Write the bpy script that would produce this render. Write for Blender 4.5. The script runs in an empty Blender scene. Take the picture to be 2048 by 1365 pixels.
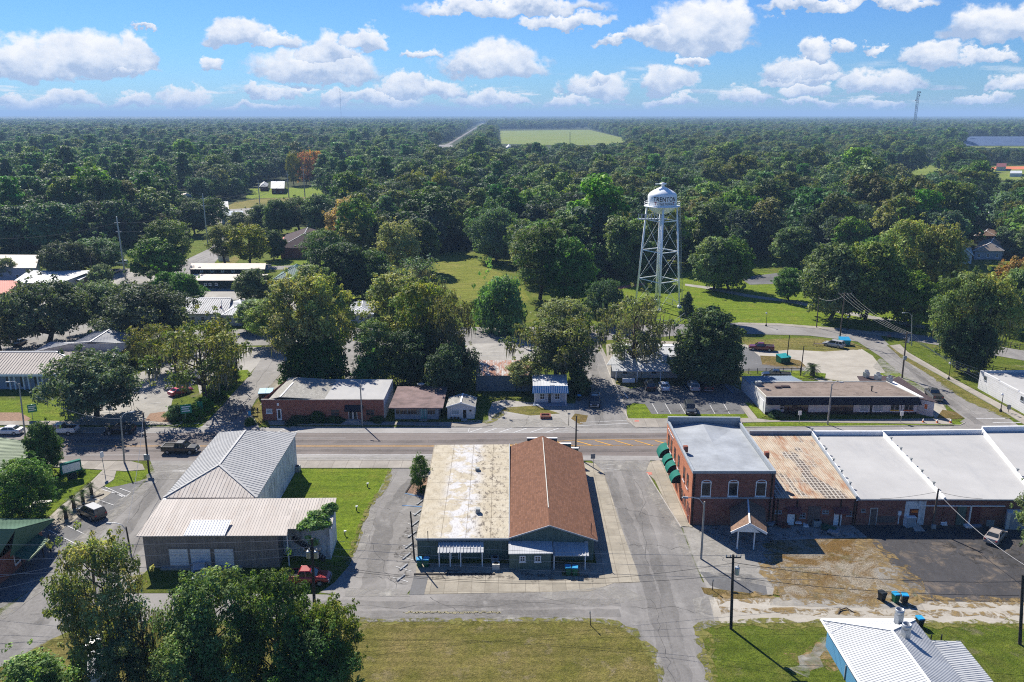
import bpy,math,random
import numpy as np
from mathutils import Vector as V
from mathutils import noise as mnoise
S=bpy.context.scene
COL=S.collection
rad=math.radians
FOC=1650.0
PITCH=math.atan(453.0/FOC)
CAMZ=54.0
cam_d=bpy.data.cameras.new('camera')
cam=bpy.data.objects.new('camera',cam_d)
COL.objects.link(cam)
cam.location=(0,0,CAMZ)
cam.rotation_euler=(math.pi/2-PITCH,0,0)
cam_d.sensor_width=36.0
cam_d.lens=36.0*FOC/2048.0
cam_d.clip_start=0.5
cam_d.clip_end=120000
S.camera=cam
S.render.resolution_x,S.render.resolution_y=1024,682
SUN_EL=rad(41.5)
SUN_DIR=V((-0.50,0.866,0)).normalized()
SUN_VEC=V((SUN_DIR.x*math.cos(SUN_EL),SUN_DIR.y*math.cos(SUN_EL),math.sin(SUN_EL)))
sd=bpy.data.lights.new('sun','SUN')
sd.energy=5.0
sd.angle=rad(0.5)
sd.color=(1.0,0.94,0.84)
sun=bpy.data.objects.new('sun',sd)
COL.objects.link(sun)
sun.rotation_euler=(-SUN_VEC).to_track_quat('-Z','Y').to_euler()
sun.location=(-100,150,200)
S.view_settings.view_transform='Standard'
S.view_settings.look='None'
S.view_settings.gamma=1.0
S.view_settings.exposure=0.83
S.render.engine='CYCLES'
S.cycles.use_denoising=False
S.cycles.filter_width=1.1
S.cycles.max_bounces=6
S.cycles.diffuse_bounces=2
S.cycles.glossy_bounces=2
S.cycles.transmission_bounces=3
S.cycles.volume_bounces=0
S.cycles.transparent_max_bounces=8
S.cycles.caustics_reflective=False
S.cycles.caustics_refractive=False
S.cycles.sample_clamp_indirect=4.0
SINP,COSP=math.sin(PITCH),math.cos(PITCH)
def ray(px,py):
 x=(px-1024.0)/FOC
 y=-(py-682.5)/FOC
 return V((x,COSP+y*SINP,-SINP+y*COSP))
def G(px,py,z=0.0):
 """point of the plane at height z that the photograph shows at this pixel"""
 d=ray(px,py)
 t=(z-CAMZ)/d.z
 return V((d.x*t,d.y*t,z))
def HT(px,py,top):
 """height of an upright thing standing at ground pixel (px, py) whose top shows at row top"""
 g=G(px,py)
 d=ray(px,top)
 return CAMZ+d.z*g.y/d.y
def PR(p):
 """ground truth helper: where a world point falls in the 2048 frame"""
 r=V(p)-V((0,0,CAMZ))
 zc=r.y*COSP-r.z*SINP
 up=r.y*SINP+r.z*COSP
 return 1024+FOC*r.x/zc,682.5-FOC*up/zc
W=bpy.data.worlds.new('World')
S.world=W
W.use_nodes=True
try:
 W.cycles.sampling_method='MANUAL'
 W.cycles.sample_map_resolution=512
except Exception:
 pass
nt=W.node_tree
nt.nodes.clear()
N,L=nt.nodes.new,nt.links.new
def mth(op,a,b=None,c=None,clamp=False,tree=None):
 t=tree or nt
 n=t.nodes.new('ShaderNodeMath')
 n.operation=op
 n.use_clamp=clamp
 for i,v in enumerate((a,b,c)):
  if v is None:
   continue
  if isinstance(v,(int,float)):
   n.inputs[i].default_value=v
  else:
   t.links.new(v,n.inputs[i])
 return n.outputs[0]
sky=N('ShaderNodeTexSky')
sky.sky_type='NISHITA'
sky.sun_disc=False
sky.sun_elevation=SUN_EL
sky.sun_rotation=math.atan2(SUN_DIR.x,SUN_DIR.y)
sky.altitude=50
sky.air_density=1.0
sky.dust_density=0.15
sky.ozone_density=3.0
tc=N('ShaderNodeTexCoord')
sep=N('ShaderNodeSeparateXYZ')
L(tc.outputs['Generated'],sep.inputs[0])
az=mth('ARCTAN2',sep.outputs[0],sep.outputs[1])
el=mth('ARCSINE',sep.outputs[2])
cmb=N('ShaderNodeCombineXYZ')
L(az,cmb.inputs[0]);L(el,cmb.inputs[1])
def wnoise(scale,detail,rough,vec,dist=0.0):
 n=N('ShaderNodeTexNoise')
 n.inputs['Scale'].default_value=scale
 n.inputs['Detail'].default_value=detail
 n.inputs['Roughness'].default_value=rough
 n.inputs['Distortion'].default_value=dist
 L(vec,n.inputs['Vector'])
 return n
def vm(op,a,b=None,c=None):
 n=N('ShaderNodeVectorMath')
 n.operation=op
 for i,v in enumerate((a,b,c)):
  if v is None:
   continue
  if isinstance(v,(tuple,list)):
   n.inputs[i].default_value=v
  else:
   L(v,n.inputs[i])
 return n.outputs[0]
st=vm('MULTIPLY',cmb.outputs[0],(1.0,1.25,1.0))
n1=wnoise(22,9,0.62,st)
n2=wnoise(70,6,0.6,st)
warp=vm('SUBTRACT',n1.outputs['Color'],(0.5,0.5,0.5))
warp2=vm('SUBTRACT',n2.outputs['Color'],(0.5,0.5,0.5))
co=vm('MULTIPLY_ADD',warp,(0.085,0.045,0.0),cmb.outputs[0])
co=vm('MULTIPLY_ADD',warp2,(0.018,0.016,0.0),co)
CLOUDS=[(45,145,105,80),(170,150,120,88),(278,145,58,78),(480,90,85,52),(545,92,75,30),(640,158,150,62),(655,125,62,64),(735,95,48,42),(985,152,115,68),(940,150,60,45),(1010,22,220,30),(1130,50,110,26),(1395,92,128,92),(1440,85,85,88),(1300,88,60,40),(1230,88,50,18),(1620,20,110,22),(1780,8,110,20),(1975,75,115,72),(2040,70,70,70),(1880,130,80,46),(1985,118,60,24),(1600,152,90,42),(1622,112,44,34),(1690,105,34,26),(1755,102,24,18),(1610,160,110,24),(1760,180,110,44),(1340,184,60,52),(1390,124,34,20),(1190,190,80,42),(1195,170,40,24),(1500,202,50,32),(1605,192,50,32),(1620,212,90,14),(805,186,55,40),(880,190,70,30),(760,206,110,28),(430,146,34,26),(100,215,130,32),(20,208,50,28),(270,212,50,30),(375,210,62,36),(540,194,80,20),(680,198,45,22),(520,220,90,14),(985,208,90,26),(1130,212,60,20),(1340,212,60,18),(2020,182,55,36),(1960,208,80,20),(850,118,44,20),(1760,215,70,16),(300,62,30,10),(250,150,90,30)]
dens=None
tt=None
for(cx,cy,hw,hh)in CLOUDS:
 r0=ray(cx,cy);r1=ray(cx+hw,cy);r2=ray(cx,cy-hh)
 a0=math.atan2(r0.x,r0.y);e0=math.asin(r0.normalized().z)
 wa=abs(math.atan2(r1.x,r1.y)-a0)*1.0
 he=abs(math.asin(r2.normalized().z)-e0)*1.0
 e0+=he*0.12
 q=vm('MULTIPLY_ADD',co,(1/wa,1/he,0),(-a0/wa,-e0/he,0))
 sq=N('ShaderNodeSeparateXYZ')
 L(q,sq.inputs[0])
 yb=mth('MAXIMUM',sq.outputs[1],mth('MULTIPLY',sq.outputs[1],-3.2))
 ln=mth('SQRT',mth('ADD',mth('MULTIPLY',sq.outputs[0],sq.outputs[0]),mth('MULTIPLY',yb,yb)))
 di=mth('SUBTRACT',1.0,ln)
 ti=mth('MULTIPLY_ADD',sq.outputs[1],0.95,0.16)
 if dens is None:
  dens,tt=di,ti
 else:
  gt=mth('GREATER_THAN',di,dens)
  mx=N('ShaderNodeMix')
  L(gt,mx.inputs[0]);L(tt,mx.inputs[2]);L(ti,mx.inputs[3])
  tt=mx.outputs[0]
  dens=mth('MAXIMUM',di,dens)
lowv=vm('MULTIPLY',cmb.outputs[0],(9.0,62.0,1.0))
nl=wnoise(1.0,6,0.6,lowv)
mr=N('ShaderNodeMapRange');mr.interpolation_type='SMOOTHSTEP'
L(el,mr.inputs[0])
mr.inputs[1].default_value=0.075;mr.inputs[2].default_value=0.01
lowd=mth('MULTIPLY',mth('SUBTRACT',nl.outputs['Fac'],0.53),mth('MULTIPLY',mr.outputs[0],2.4))
lowd=mth('MULTIPLY',lowd,mth('GREATER_THAN',el,-0.004))
dens=mth('MAXIMUM',dens,lowd)
ms=N('ShaderNodeMapRange');ms.interpolation_type='SMOOTHSTEP'
L(dens,ms.inputs[0])
ms.inputs[1].default_value=0.0;ms.inputs[2].default_value=0.28;ms.inputs[4].default_value=0.96
cov=ms.outputs[0]
puff=wnoise(46,5,0.55,st)
lit=mth('ADD',tt,mth('MULTIPLY',mth('SUBTRACT',puff.outputs['Fac'],0.5),1.5))
cr=N('ShaderNodeValToRGB')
L(lit,cr.inputs[0])
e=cr.color_ramp.elements
e[0].position=0.0;e[0].color=(0.42,0.53,0.73,1)
e[1].position=0.85;e[1].color=(0.97,0.97,0.98,1)
m_=e.new(0.38);m_.color=(0.72,0.78,0.89,1)
skm=N('ShaderNodeMix');skm.data_type='RGBA';skm.blend_type='MULTIPLY'
skm.inputs[0].default_value=1.0
L(sky.outputs[0],skm.inputs[6])
skm.inputs[7].default_value=(0.40,0.70,1.16,1)
b1=N('ShaderNodeBackground');b1.inputs[1].default_value=0.056
L(skm.outputs[2],b1.inputs[0])
b2=N('ShaderNodeBackground');b2.inputs[1].default_value=0.60
L(cr.outputs[0],b2.inputs[0])
mxs=N('ShaderNodeMixShader')
L(cov,mxs.inputs[0]);L(b1.outputs[0],mxs.inputs[1]);L(b2.outputs[0],mxs.inputs[2])
out=N('ShaderNodeOutputWorld')
L(mxs.outputs[0],out.inputs[0])
MATS={}
class NB:
 """small node builder"""
 def __init__(self,name,rough=0.8,spec=0.25,metal=0.0):
  m=bpy.data.materials.new(name)
  m.use_nodes=True
  self.m,self.t=m,m.node_tree
  self.b=self.t.nodes['Principled BSDF']
  self.b.inputs['Roughness'].default_value=rough
  self.b.inputs['Specular IOR Level'].default_value=spec
  self.b.inputs['Metallic'].default_value=metal
  self.pos=self.t.nodes.new('ShaderNodeNewGeometry').outputs['Position']
  self.uv=self.t.nodes.new('ShaderNodeUVMap').outputs[0]
  MATS[name]=m
 def n(self,typ,**kw):
  x=self.t.nodes.new(typ)
  for k,v in kw.items():
   setattr(x,k,v)
  return x
 def link(self,a,b):
  self.t.links.new(a,b)
 def scalev(self,vec,s):
  x=self.n('ShaderNodeVectorMath',operation='MULTIPLY')
  self.link(vec,x.inputs[0])
  x.inputs[1].default_value=s if isinstance(s,tuple)else(s,s,s)
  return x.outputs[0]
 def noise(self,scale=1.0,detail=5,rough=0.6,vec=None,stretch=None,dist=0.0,lo=0.35,hi=0.65):
  v=vec if vec is not None else self.pos
  if stretch:
   v=self.scalev(v,stretch)
  x=self.n('ShaderNodeTexNoise')
  x.inputs['Scale'].default_value=scale
  x.inputs['Detail'].default_value=detail
  x.inputs['Roughness'].default_value=rough
  x.inputs['Distortion'].default_value=dist
  self.link(v,x.inputs['Vector'])
  r=self.n('ShaderNodeMapRange')
  self.link(x.outputs['Fac'],r.inputs[0])
  r.inputs[1].default_value=lo
  r.inputs[2].default_value=hi
  return r.outputs[0]
 def mix(self,fac,a,b,blend='MIX'):
  x=self.n('ShaderNodeMix',data_type='RGBA',blend_type=blend)
  if isinstance(fac,(int,float)):
   x.inputs[0].default_value=fac
  else:
   self.link(fac,x.inputs[0])
  for i,c in((6,a),(7,b)):
   if isinstance(c,tuple):
    x.inputs[i].default_value=(c[0],c[1],c[2],1)
   else:
    self.link(c,x.inputs[i])
  return x.outputs[2]
 def mul(self,a,b):
  return mth('MULTIPLY',a,b,tree=self.t)
 def color(self,c):
  if isinstance(c,tuple):
   self.b.inputs['Base Color'].default_value=(c[0],c[1],c[2],1)
  else:
   self.link(c,self.b.inputs['Base Color'])
 def bump(self,h,strength=0.4,dist=0.05):
  x=self.n('ShaderNodeBump')
  x.inputs['Strength'].default_value=strength
  x.inputs['Distance'].default_value=dist
  self.link(h,x.inputs['Height'])
  self.link(x.outputs[0],self.b.inputs['Normal'])
 def seams(self,w,h,mortar=0.03,vec=None,off=0.5,smooth=0.1):
  x=self.n('ShaderNodeTexBrick')
  x.inputs['Scale'].default_value=1.0
  x.inputs['Brick Width'].default_value=w
  x.inputs['Row Height'].default_value=h
  x.inputs['Mortar Size'].default_value=mortar
  x.inputs['Mortar Smooth'].default_value=smooth
  x.offset=off
  x.inputs['Color1'].default_value=(0,0,0,1)
  x.inputs['Color2'].default_value=(1,1,1,1)
  x.inputs['Mortar'].default_value=(0.5,0.5,0.5,1)
  self.link(vec if vec is not None else self.uv,x.inputs['Vector'])
  return x.outputs['Fac'],x.outputs['Color']
def plain(name,c,var=0.2,scale=1.5,rough=0.7,spec=0.25,metal=0.0,fine=0.12):
 b=NB(name,rough,spec,metal)
 d=tuple(x*(1-var)for x in c)
 u=tuple(min(1,x*(1+var))for x in c)
 col=b.mix(b.noise(scale,6,0.65),d,u)
 if fine:
  col=b.mix(b.mul(b.noise(scale*9,4,0.7),fine),col,tuple(x*0.35 for x in c))
 b.color(col)
 return b.m
def asphalt(name,c,light=None,patch=0.5,streak=None,crack=0.5,cscale=0.25):
 b=NB(name,0.85,0.2)
 dk=tuple(x*0.62 for x in c)
 col=b.mix(b.noise(0.07,9,0.68,lo=0.34,hi=0.66,dist=0.7),dk,tuple(x*1.2 for x in c))
 col=b.mix(b.mul(b.noise(2.6,6,0.75),0.45),col,tuple(x*1.35 for x in c))
 if streak:
  col=b.mix(b.mul(b.noise(1.0,5,0.65,stretch=streak,lo=0.48,hi=0.75),0.5),col,tuple(min(0.6,x*1.6)for x in c))
  col=b.mix(b.mul(b.noise(1.7,5,0.65,stretch=streak,lo=0.5,hi=0.8),0.55),col,tuple(x*0.5 for x in c))
 if light:
  col=b.mix(b.mul(b.noise(0.33,8,0.72,lo=0.53,hi=0.68,dist=0.6),patch),col,light)
 vo=b.n('ShaderNodeTexVoronoi',feature='DISTANCE_TO_EDGE')
 vo.inputs['Scale'].default_value=cscale
 wv=b.n('ShaderNodeVectorMath',operation='ADD')
 nn=b.n('ShaderNodeTexNoise');nn.inputs['Scale'].default_value=0.7;nn.inputs['Detail'].default_value=6
 b.link(b.pos,nn.inputs['Vector'])
 b.link(b.pos,wv.inputs[0]);b.link(b.scalev(nn.outputs['Color'],2.5),wv.inputs[1])
 b.link(wv.outputs[0],vo.inputs['Vector'])
 r=b.n('ShaderNodeMapRange');b.link(vo.outputs['Distance'],r.inputs[0])
 r.inputs[1].default_value=0.02;r.inputs[2].default_value=0.0
 col=b.mix(b.mul(b.mul(r.outputs[0],crack*0.55),b.noise(0.09,3,0.5,lo=0.45,hi=0.6)),col,tuple(x*0.4 for x in c))
 b.color(col)
 b.bump(b.noise(7,4,0.7),0.25,0.02)
 return b.m
def grass(name,greens,dry,dirt=None,scale=0.14,mow=None,drylo=0.45,dryhi=0.7):
 b=NB(name,0.95,0.08)
 col=b.mix(b.noise(scale*3,8,0.75),greens[0],greens[1])
 col=b.mix(b.noise(scale,8,0.72,lo=drylo,hi=dryhi,dist=0.5),col,dry)
 if mow:
  col=b.mix(b.mul(b.noise(1.0,4,0.6,stretch=mow,lo=0.4,hi=0.62),0.38),col,tuple(x*0.5 for x in greens[0]))
 if dirt:
  col=b.mix(b.mul(b.noise(scale*2.2,8,0.7,lo=0.57,hi=0.68,dist=0.4),0.85),col,dirt)
 col=b.mix(b.mul(b.noise(2.2,8,0.88,lo=0.42,hi=0.6),0.62),col,tuple(x*0.3 for x in greens[0]))
 col=b.mix(b.mul(b.noise(0.8,8,0.8,lo=0.5,hi=0.66),0.4),col,tuple(min(1,x*1.35)for x in greens[1]))
 b.color(col)
 b.bump(b.noise(6,6,0.8),0.9,0.12)
 return b.m
def slabs(name,c,w,h,dirt=(0.16,0.13,0.10),vec='pos',amount=0.55):
 b=NB(name,0.9,0.15)
 v=b.pos if vec=='pos' else b.uv
 f,cc=b.seams(w,h,0.05,vec=v,off=0.0)
 col=b.mix(b.noise(0.3,7,0.7,lo=0.3,hi=0.7),tuple(x*0.72 for x in c),tuple(x*1.12 for x in c))
 col=b.mix(0.22,col,cc,'MULTIPLY')
 col=b.mix(b.mul(b.noise(0.9,8,0.75,lo=0.5,hi=0.72),amount),col,dirt)
 col=b.mix(b.mul(b.noise(6,5,0.75),0.25),col,tuple(x*0.5 for x in c))
 col=b.mix(b.mul(f,0.35),col,tuple(x*0.5 for x in dirt))
 b.color(col)
 return b.m
def brick(name,c1,c2,mortar=(0.2,0.16,0.14),stain=0.5):
 b=NB(name,0.9,0.12)
 f,cc=b.seams(0.42,0.17,0.014)
 col=b.mix(cc,c1,c2)
 col=b.mix(b.mul(b.noise(0.5,7,0.7,vec=b.uv,stretch=(0.35,1.6,1),lo=0.42,hi=0.66),stain),col,tuple(x*0.4 for x in c1))
 col=b.mix(b.mul(b.noise(1.3,7,0.75,vec=b.uv,lo=0.55,hi=0.75),0.35),col,tuple(min(1,x*1.9)for x in c2))
 col=b.mix(b.mul(f,0.5),col,mortar)
 b.color(col)
 b.bump(b.mul(f,-1.0),0.5,0.03)
 return b.m
def painted(name,c,stain=(0.1,0.09,0.08),amt=0.25,rough=0.75,lo=0.55,siding=0.0):
 b=NB(name,rough,0.25)
 col=b.mix(b.noise(0.4,6,0.7,vec=b.uv),tuple(x*0.86 for x in c),c)
 col=b.mix(b.mul(b.noise(0.9,8,0.75,vec=b.uv,stretch=(1.5,0.5,1),lo=lo,hi=lo+0.15),amt),col,stain)
 if siding:
  f,cc=b.seams(60,siding,0.02)
  col=b.mix(b.mul(f,0.55),col,tuple(x*0.35 for x in c))
 b.color(col)
 return b.m
def vertical_boards(name,c,w=0.3):
 b=NB(name,0.75,0.2)
 f,cc=b.seams(w,60,0.02)
 col=b.mix(b.noise(0.5,6,0.7,vec=b.uv),tuple(x*0.8 for x in c),tuple(x*1.15 for x in c))
 col=b.mix(0.2,col,cc,'MULTIPLY')
 col=b.mix(b.mul(f,0.6),col,tuple(x*0.3 for x in c))
 b.color(col)
 return b.m
def sheetmetal(name,c,rust=None,rustamt=0.0,metal=0.0,rough=0.62,panel=0.9,lo=0.52,hi=0.66,dirt=0.22):
 b=NB(name,rough,0.18,metal)
 f,cc=b.seams(panel,3.6,0.02,off=0.0)
 col=b.mix(cc,tuple(x*0.9 for x in c),tuple(min(1,x*1.06)for x in c))
 col=b.mix(b.mul(b.noise(0.35,7,0.7,vec=b.uv,lo=0.4,hi=0.7),dirt),col,tuple(x*0.45 for x in c))
 col=b.mix(b.mul(b.noise(1.6,6,0.7,vec=b.uv,stretch=(1.6,0.25,1),lo=0.5,hi=0.7),dirt),col,tuple(x*0.6 for x in c))
 if rust:
  col=b.mix(b.mul(b.noise(0.55,9,0.75,vec=b.uv,stretch=(1.5,0.5,1),lo=lo,hi=hi,dist=0.4),rustamt),col,rust)
 b.color(col)
 return b.m
def shingle(name,c,row=0.28):
 b=NB(name,0.92,0.12)
 f,cc=b.seams(0.6,row,0.03)
 col=b.mix(cc,tuple(x*0.72 for x in c),tuple(x*1.2 for x in c))
 col=b.mix(b.mul(b.noise(0.3,6,0.7,vec=b.uv),0.35),col,tuple(x*0.7 for x in c))
 col=b.mix(b.mul(b.noise(3.5,5,0.8,vec=b.uv),0.3),col,tuple(x*0.55 for x in c))
 col=b.mix(b.mul(f,0.3),col,tuple(x*0.4 for x in c))
 b.color(col)
 return b.m
def carpaint(name,c):
 b=NB(name,0.28,0.5)
 b.color(b.mix(b.mul(b.noise(2.5,4,0.6),0.25),c,tuple(x*0.7 for x in c)))
 try:
  b.b.inputs['Coat Weight'].default_value=0.5
  b.b.inputs['Coat Roughness'].default_value=0.08
 except Exception:
  pass
 return b.m
def make_leaf():
 b=NB('leaf',0.62,0.14)
 at=b.n('ShaderNodeAttribute',attribute_name='leafcol')
 oi=b.n('ShaderNodeObjectInfo')
 col=b.mix(1.0,at.outputs['Color'],oi.outputs['Color'],'MULTIPLY')
 h=b.n('ShaderNodeHueSaturation')
 b.link(col,h.inputs['Color'])
 r1=b.n('ShaderNodeMapRange');b.link(oi.outputs['Random'],r1.inputs[0]);r1.inputs[3].default_value=0.488;r1.inputs[4].default_value=0.512
 r2=b.n('ShaderNodeMapRange');b.link(mth('FRACT',mth('MULTIPLY',oi.outputs['Random'],7.31,tree=b.t),tree=b.t),r2.inputs[0]);r2.inputs[3].default_value=0.68;r2.inputs[4].default_value=1.3
 b.link(r1.outputs[0],h.inputs['Hue']);b.link(r2.outputs[0],h.inputs['Value'])
 r3=b.n('ShaderNodeMapRange');b.link(mth('FRACT',mth('MULTIPLY',oi.outputs['Random'],13.7,tree=b.t),tree=b.t),r3.inputs[0]);r3.inputs[3].default_value=0.7;r3.inputs[4].default_value=1.1
 b.link(r3.outputs[0],h.inputs['Saturation'])
 b.color(h.outputs[0])
 tr=b.n('ShaderNodeBsdfTranslucent')
 b.link(b.mix(1.0,h.outputs[0],(1.45,1.5,0.5),'MULTIPLY'),tr.inputs[0])
 mx=b.n('ShaderNodeMixShader');mx.inputs[0].default_value=0.28
 b.link(b.b.outputs[0],mx.inputs[1]);b.link(tr.outputs[0],mx.inputs[2])
 b.link(mx.outputs[0],b.t.nodes['Material Output'].inputs[0])
 return b.m
def make_flatroof():
 """old tan roll roofing with white coating patches and black cracks"""
 b=NB('worn_roll_roofing',1.0,0.04)
 f,cc=b.seams(3.1,5.2,0.045,off=0.0)
 col=b.mix(b.noise(0.5,8,0.75,vec=b.uv,lo=0.3,hi=0.68),(0.39,0.335,0.24),(0.52,0.475,0.38))
 sp=b.n('ShaderNodeSeparateXYZ');b.link(b.uv,sp.inputs[0])
 band=b.n('ShaderNodeMapRange');band.interpolation_type='SMOOTHSTEP'
 dx=mth('ABSOLUTE',mth('SUBTRACT',sp.outputs[0],5.2,tree=b.t),tree=b.t)
 b.link(dx,band.inputs[0]);band.inputs[1].default_value=3.4;band.inputs[2].default_value=1.2
 wn=b.noise(0.36,9,0.68,vec=b.uv,stretch=(0.9,1.0,1),lo=0.46,hi=0.53,dist=0.9)
 col=b.mix(b.mul(b.mul(band.outputs[0],wn),0.85),col,(0.56,0.56,0.57))
 ck=b.noise(0.75,10,0.85,vec=b.uv,stretch=(1.8,0.9,1),lo=0.515,hi=0.575)
 bd2=b.n('ShaderNodeMapRange');bd2.interpolation_type='SMOOTHSTEP'
 b.link(mth('ABSOLUTE',mth('SUBTRACT',sp.outputs[0],8.9,tree=b.t),tree=b.t),bd2.inputs[0]);bd2.inputs[1].default_value=4.0;bd2.inputs[2].default_value=0.8
 bd2.inputs[3].default_value=0.3
 col=b.mix(b.mul(b.mul(ck,bd2.outputs[0]),0.85),col,(0.07,0.055,0.05))
 fine=b.noise(4.5,6,0.8,vec=b.uv,stretch=(1.0,0.35,1),lo=0.55,hi=0.66)
 col=b.mix(b.mul(fine,0.6),col,(0.12,0.09,0.07))
 col=b.mix(b.mul(f,0.55),col,(0.10,0.08,0.06))
 b.color(col)
 return b.m
def make_rusty_roof():
 """silver coated flat seam metal, rusting, with bare black patches and white seam squares"""
 b=NB('rusty_seam_metal',0.7,0.3,0.1)
 f,cc=b.seams(0.62,40,0.05,off=0.0)
 col=b.mix(b.noise(0.6,8,0.7,vec=b.uv,lo=0.3,hi=0.7),(0.36,0.28,0.19),(0.55,0.48,0.38))
 rs=b.noise(0.36,9,0.75,vec=b.uv,stretch=(1.6,0.5,1),lo=0.5,hi=0.64,dist=0.5)
 col=b.mix(b.mul(rs,0.85),col,(0.30,0.11,0.035))
 bk=b.noise(0.16,6,0.6,vec=b.uv,stretch=(1.2,0.55,1),lo=0.53,hi=0.58)
 g2,c2=b.seams(0.55,0.8,0.09,off=0.0)
 dark=b.mix(b.mul(g2,0.9),(0.06,0.05,0.045),(0.5,0.47,0.42))
 col=b.mix(b.mul(bk,0.9),col,dark)
 col=b.mix(b.mul(f,0.5),col,(0.10,0.065,0.045))
 b.color(col)
 return b.m
def make_gravelroof():
 b=NB('brown_built_up_roof',0.95,0.1)
 col=b.mix(b.noise(0.25,8,0.75,lo=0.3,hi=0.7),(0.12,0.09,0.075),(0.27,0.215,0.18))
 col=b.mix(b.mul(b.noise(0.6,8,0.72,stretch=(0.7,1.4,1),lo=0.56,hi=0.66,dist=1.0),0.8),col,(0.045,0.035,0.03))
 col=b.mix(b.mul(b.noise(4,6,0.8),0.3),col,(0.30,0.27,0.24))
 b.color(col)
 return b.m
def make_whitemembrane():
 b=NB('white_roof_membrane',0.85,0.1)
 col=b.mix(b.noise(0.12,6,0.65,lo=0.3,hi=0.7),(0.35,0.347,0.342),(0.43,0.426,0.418))
 col=b.mix(b.mul(b.noise(0.35,8,0.7,stretch=(1.1,0.22,1),lo=0.52,hi=0.75),0.5),col,(0.27,0.28,0.30))
 col=b.mix(b.mul(b.noise(1.4,8,0.75,lo=0.62,hi=0.72),0.25),col,(0.25,0.25,0.26))
 b.color(col)
 return b.m
def make_mossy_block():
 b=NB('mildewed_white_block',0.85,0.2)
 col=b.mix(b.noise(0.5,7,0.7,vec=b.uv),(0.58,0.60,0.62),(0.76,0.77,0.78))
 col=b.mix(b.mul(b.noise(1.0,8,0.75,vec=b.uv,stretch=(1.4,0.4,1),lo=0.48,hi=0.64),0.7),col,(0.10,0.10,0.09))
 b.color(col)
 return b.m
make_leaf();make_flatroof();make_rusty_roof();make_gravelroof();make_whitemembrane();make_mossy_block()
plain('bark',(0.085,0.068,0.055),0.35,2.5,0.95,0.1)
plain('spanish_moss',(0.20,0.20,0.155),0.25,1.2,0.95,0.05)
asphalt('main_asphalt',(0.15,0.13,0.122),None,0,(0.02,0.9,1),0.25,0.12)
asphalt('worn_asphalt',(0.20,0.19,0.18),(0.31,0.30,0.285),0.6,None,0.6,0.16)
asphalt('street_asphalt',(0.188,0.18,0.172),(0.30,0.29,0.275),0.5,(0.5,0.05,1),0.5,0.12)
asphalt('shoulder_asphalt',(0.25,0.24,0.23),(0.36,0.35,0.34),0.4,(0.04,0.8,1),0.4,0.2)
asphalt('lot_asphalt',(0.12,0.12,0.122),(0.25,0.25,0.24),0.35,None,0.3,0.15)
asphalt('black_lot',(0.052,0.05,0.052),(0.30,0.225,0.15),0.45,(0.5,0.16,1),0.2,0.1)
asphalt('old_concrete_lot',(0.275,0.262,0.24),(0.40,0.39,0.36),0.55,None,0.6,0.2)
grass('lawn_grass',((0.095,0.15,0.013),(0.19,0.235,0.03)),(0.28,0.23,0.075),(0.27,0.23,0.15),0.10,(0.05,0.5,1),0.5,0.78)
grass('bright_grass',((0.14,0.225,0.014),(0.245,0.32,0.027)),(0.31,0.29,0.055),None,0.16,(0.08,0.7,1),0.5,0.8)
grass('dry_grass',((0.15,0.16,0.028),(0.26,0.235,0.055)),(0.36,0.28,0.115),(0.36,0.29,0.19),0.13,(0.06,0.9,1),0.4,0.68)
grass('straw_grass',((0.19,0.14,0.05),(0.27,0.19,0.07)),(0.12,0.115,0.025),(0.33,0.27,0.19),0.2,None,0.48,0.66)
grass('field_grass',((0.16,0.23,0.035),(0.25,0.29,0.055)),(0.30,0.29,0.10),None,0.012,(0.004,0.05,1),0.45,0.75)
grass('meadow_grass',((0.17,0.205,0.026),(0.27,0.29,0.045)),(0.33,0.29,0.08),None,0.1,(0.06,0.5,1),0.48,0.75)
grass('forest_floor',((0.028,0.045,0.012),(0.05,0.07,0.02)),(0.07,0.065,0.025),None,0.03)
b_=NB('white_sand',0.95,0.1)
c_=b_.mix(b_.noise(0.22,8,0.72,lo=0.3,hi=0.7),(0.29,0.27,0.235),(0.45,0.425,0.375))
c_=b_.mix(b_.mul(b_.noise(0.5,8,0.75,stretch=(0.35,1.4,1),lo=0.5,hi=0.7),0.5),c_,(0.25,0.22,0.18))
c_=b_.mix(b_.mul(b_.noise(3.5,6,0.8),0.3),c_,(0.30,0.26,0.2))
b_.color(c_)
b_=NB('sand_and_straw',0.95,0.1)
c_=b_.mix(b_.noise(0.17,10,0.75,lo=0.45,hi=0.57,dist=0.7),(0.45,0.40,0.32),(0.235,0.14,0.045))
c_=b_.mix(b_.mul(b_.noise(0.35,8,0.75,lo=0.52,hi=0.66),0.7),c_,(0.13,0.125,0.03))
c_=b_.mix(b_.mul(b_.noise(3.5,7,0.85),0.55),c_,(0.09,0.065,0.03))
b_.color(c_);b_.bump(b_.noise(6,6,0.8),0.9,0.12)
slabs('pavement_slabs',(0.36,0.33,0.29),2.2,40,amount=0.3)
slabs('worn_pavers',(0.38,0.345,0.28),1.6,1.9,amount=0.5)
plain('kerb_concrete',(0.36,0.34,0.31),0.2,0.8,0.9)
plain('red_tactile',(0.45,0.16,0.12),0.2,2)
plain('white_marking',(0.52,0.52,0.52),0.22,1.4,0.8,fine=0.35)
plain('yellow_marking',(0.55,0.30,0.055),0.2,1.4,0.8,fine=0.35)
plain('faded_yellow',(0.33,0.30,0.19),0.3,1.4,0.9,fine=0.6)
plain('blue_marking',(0.10,0.25,0.5),0.2,1.4,0.8)
plain('mulch',(0.24,0.15,0.10),0.35,3,0.95)
brick('red_brick',(0.25,0.08,0.053),(0.36,0.14,0.095),stain=0.35)
brick('dark_brick',(0.21,0.075,0.055),(0.31,0.13,0.10),stain=0.55)
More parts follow.
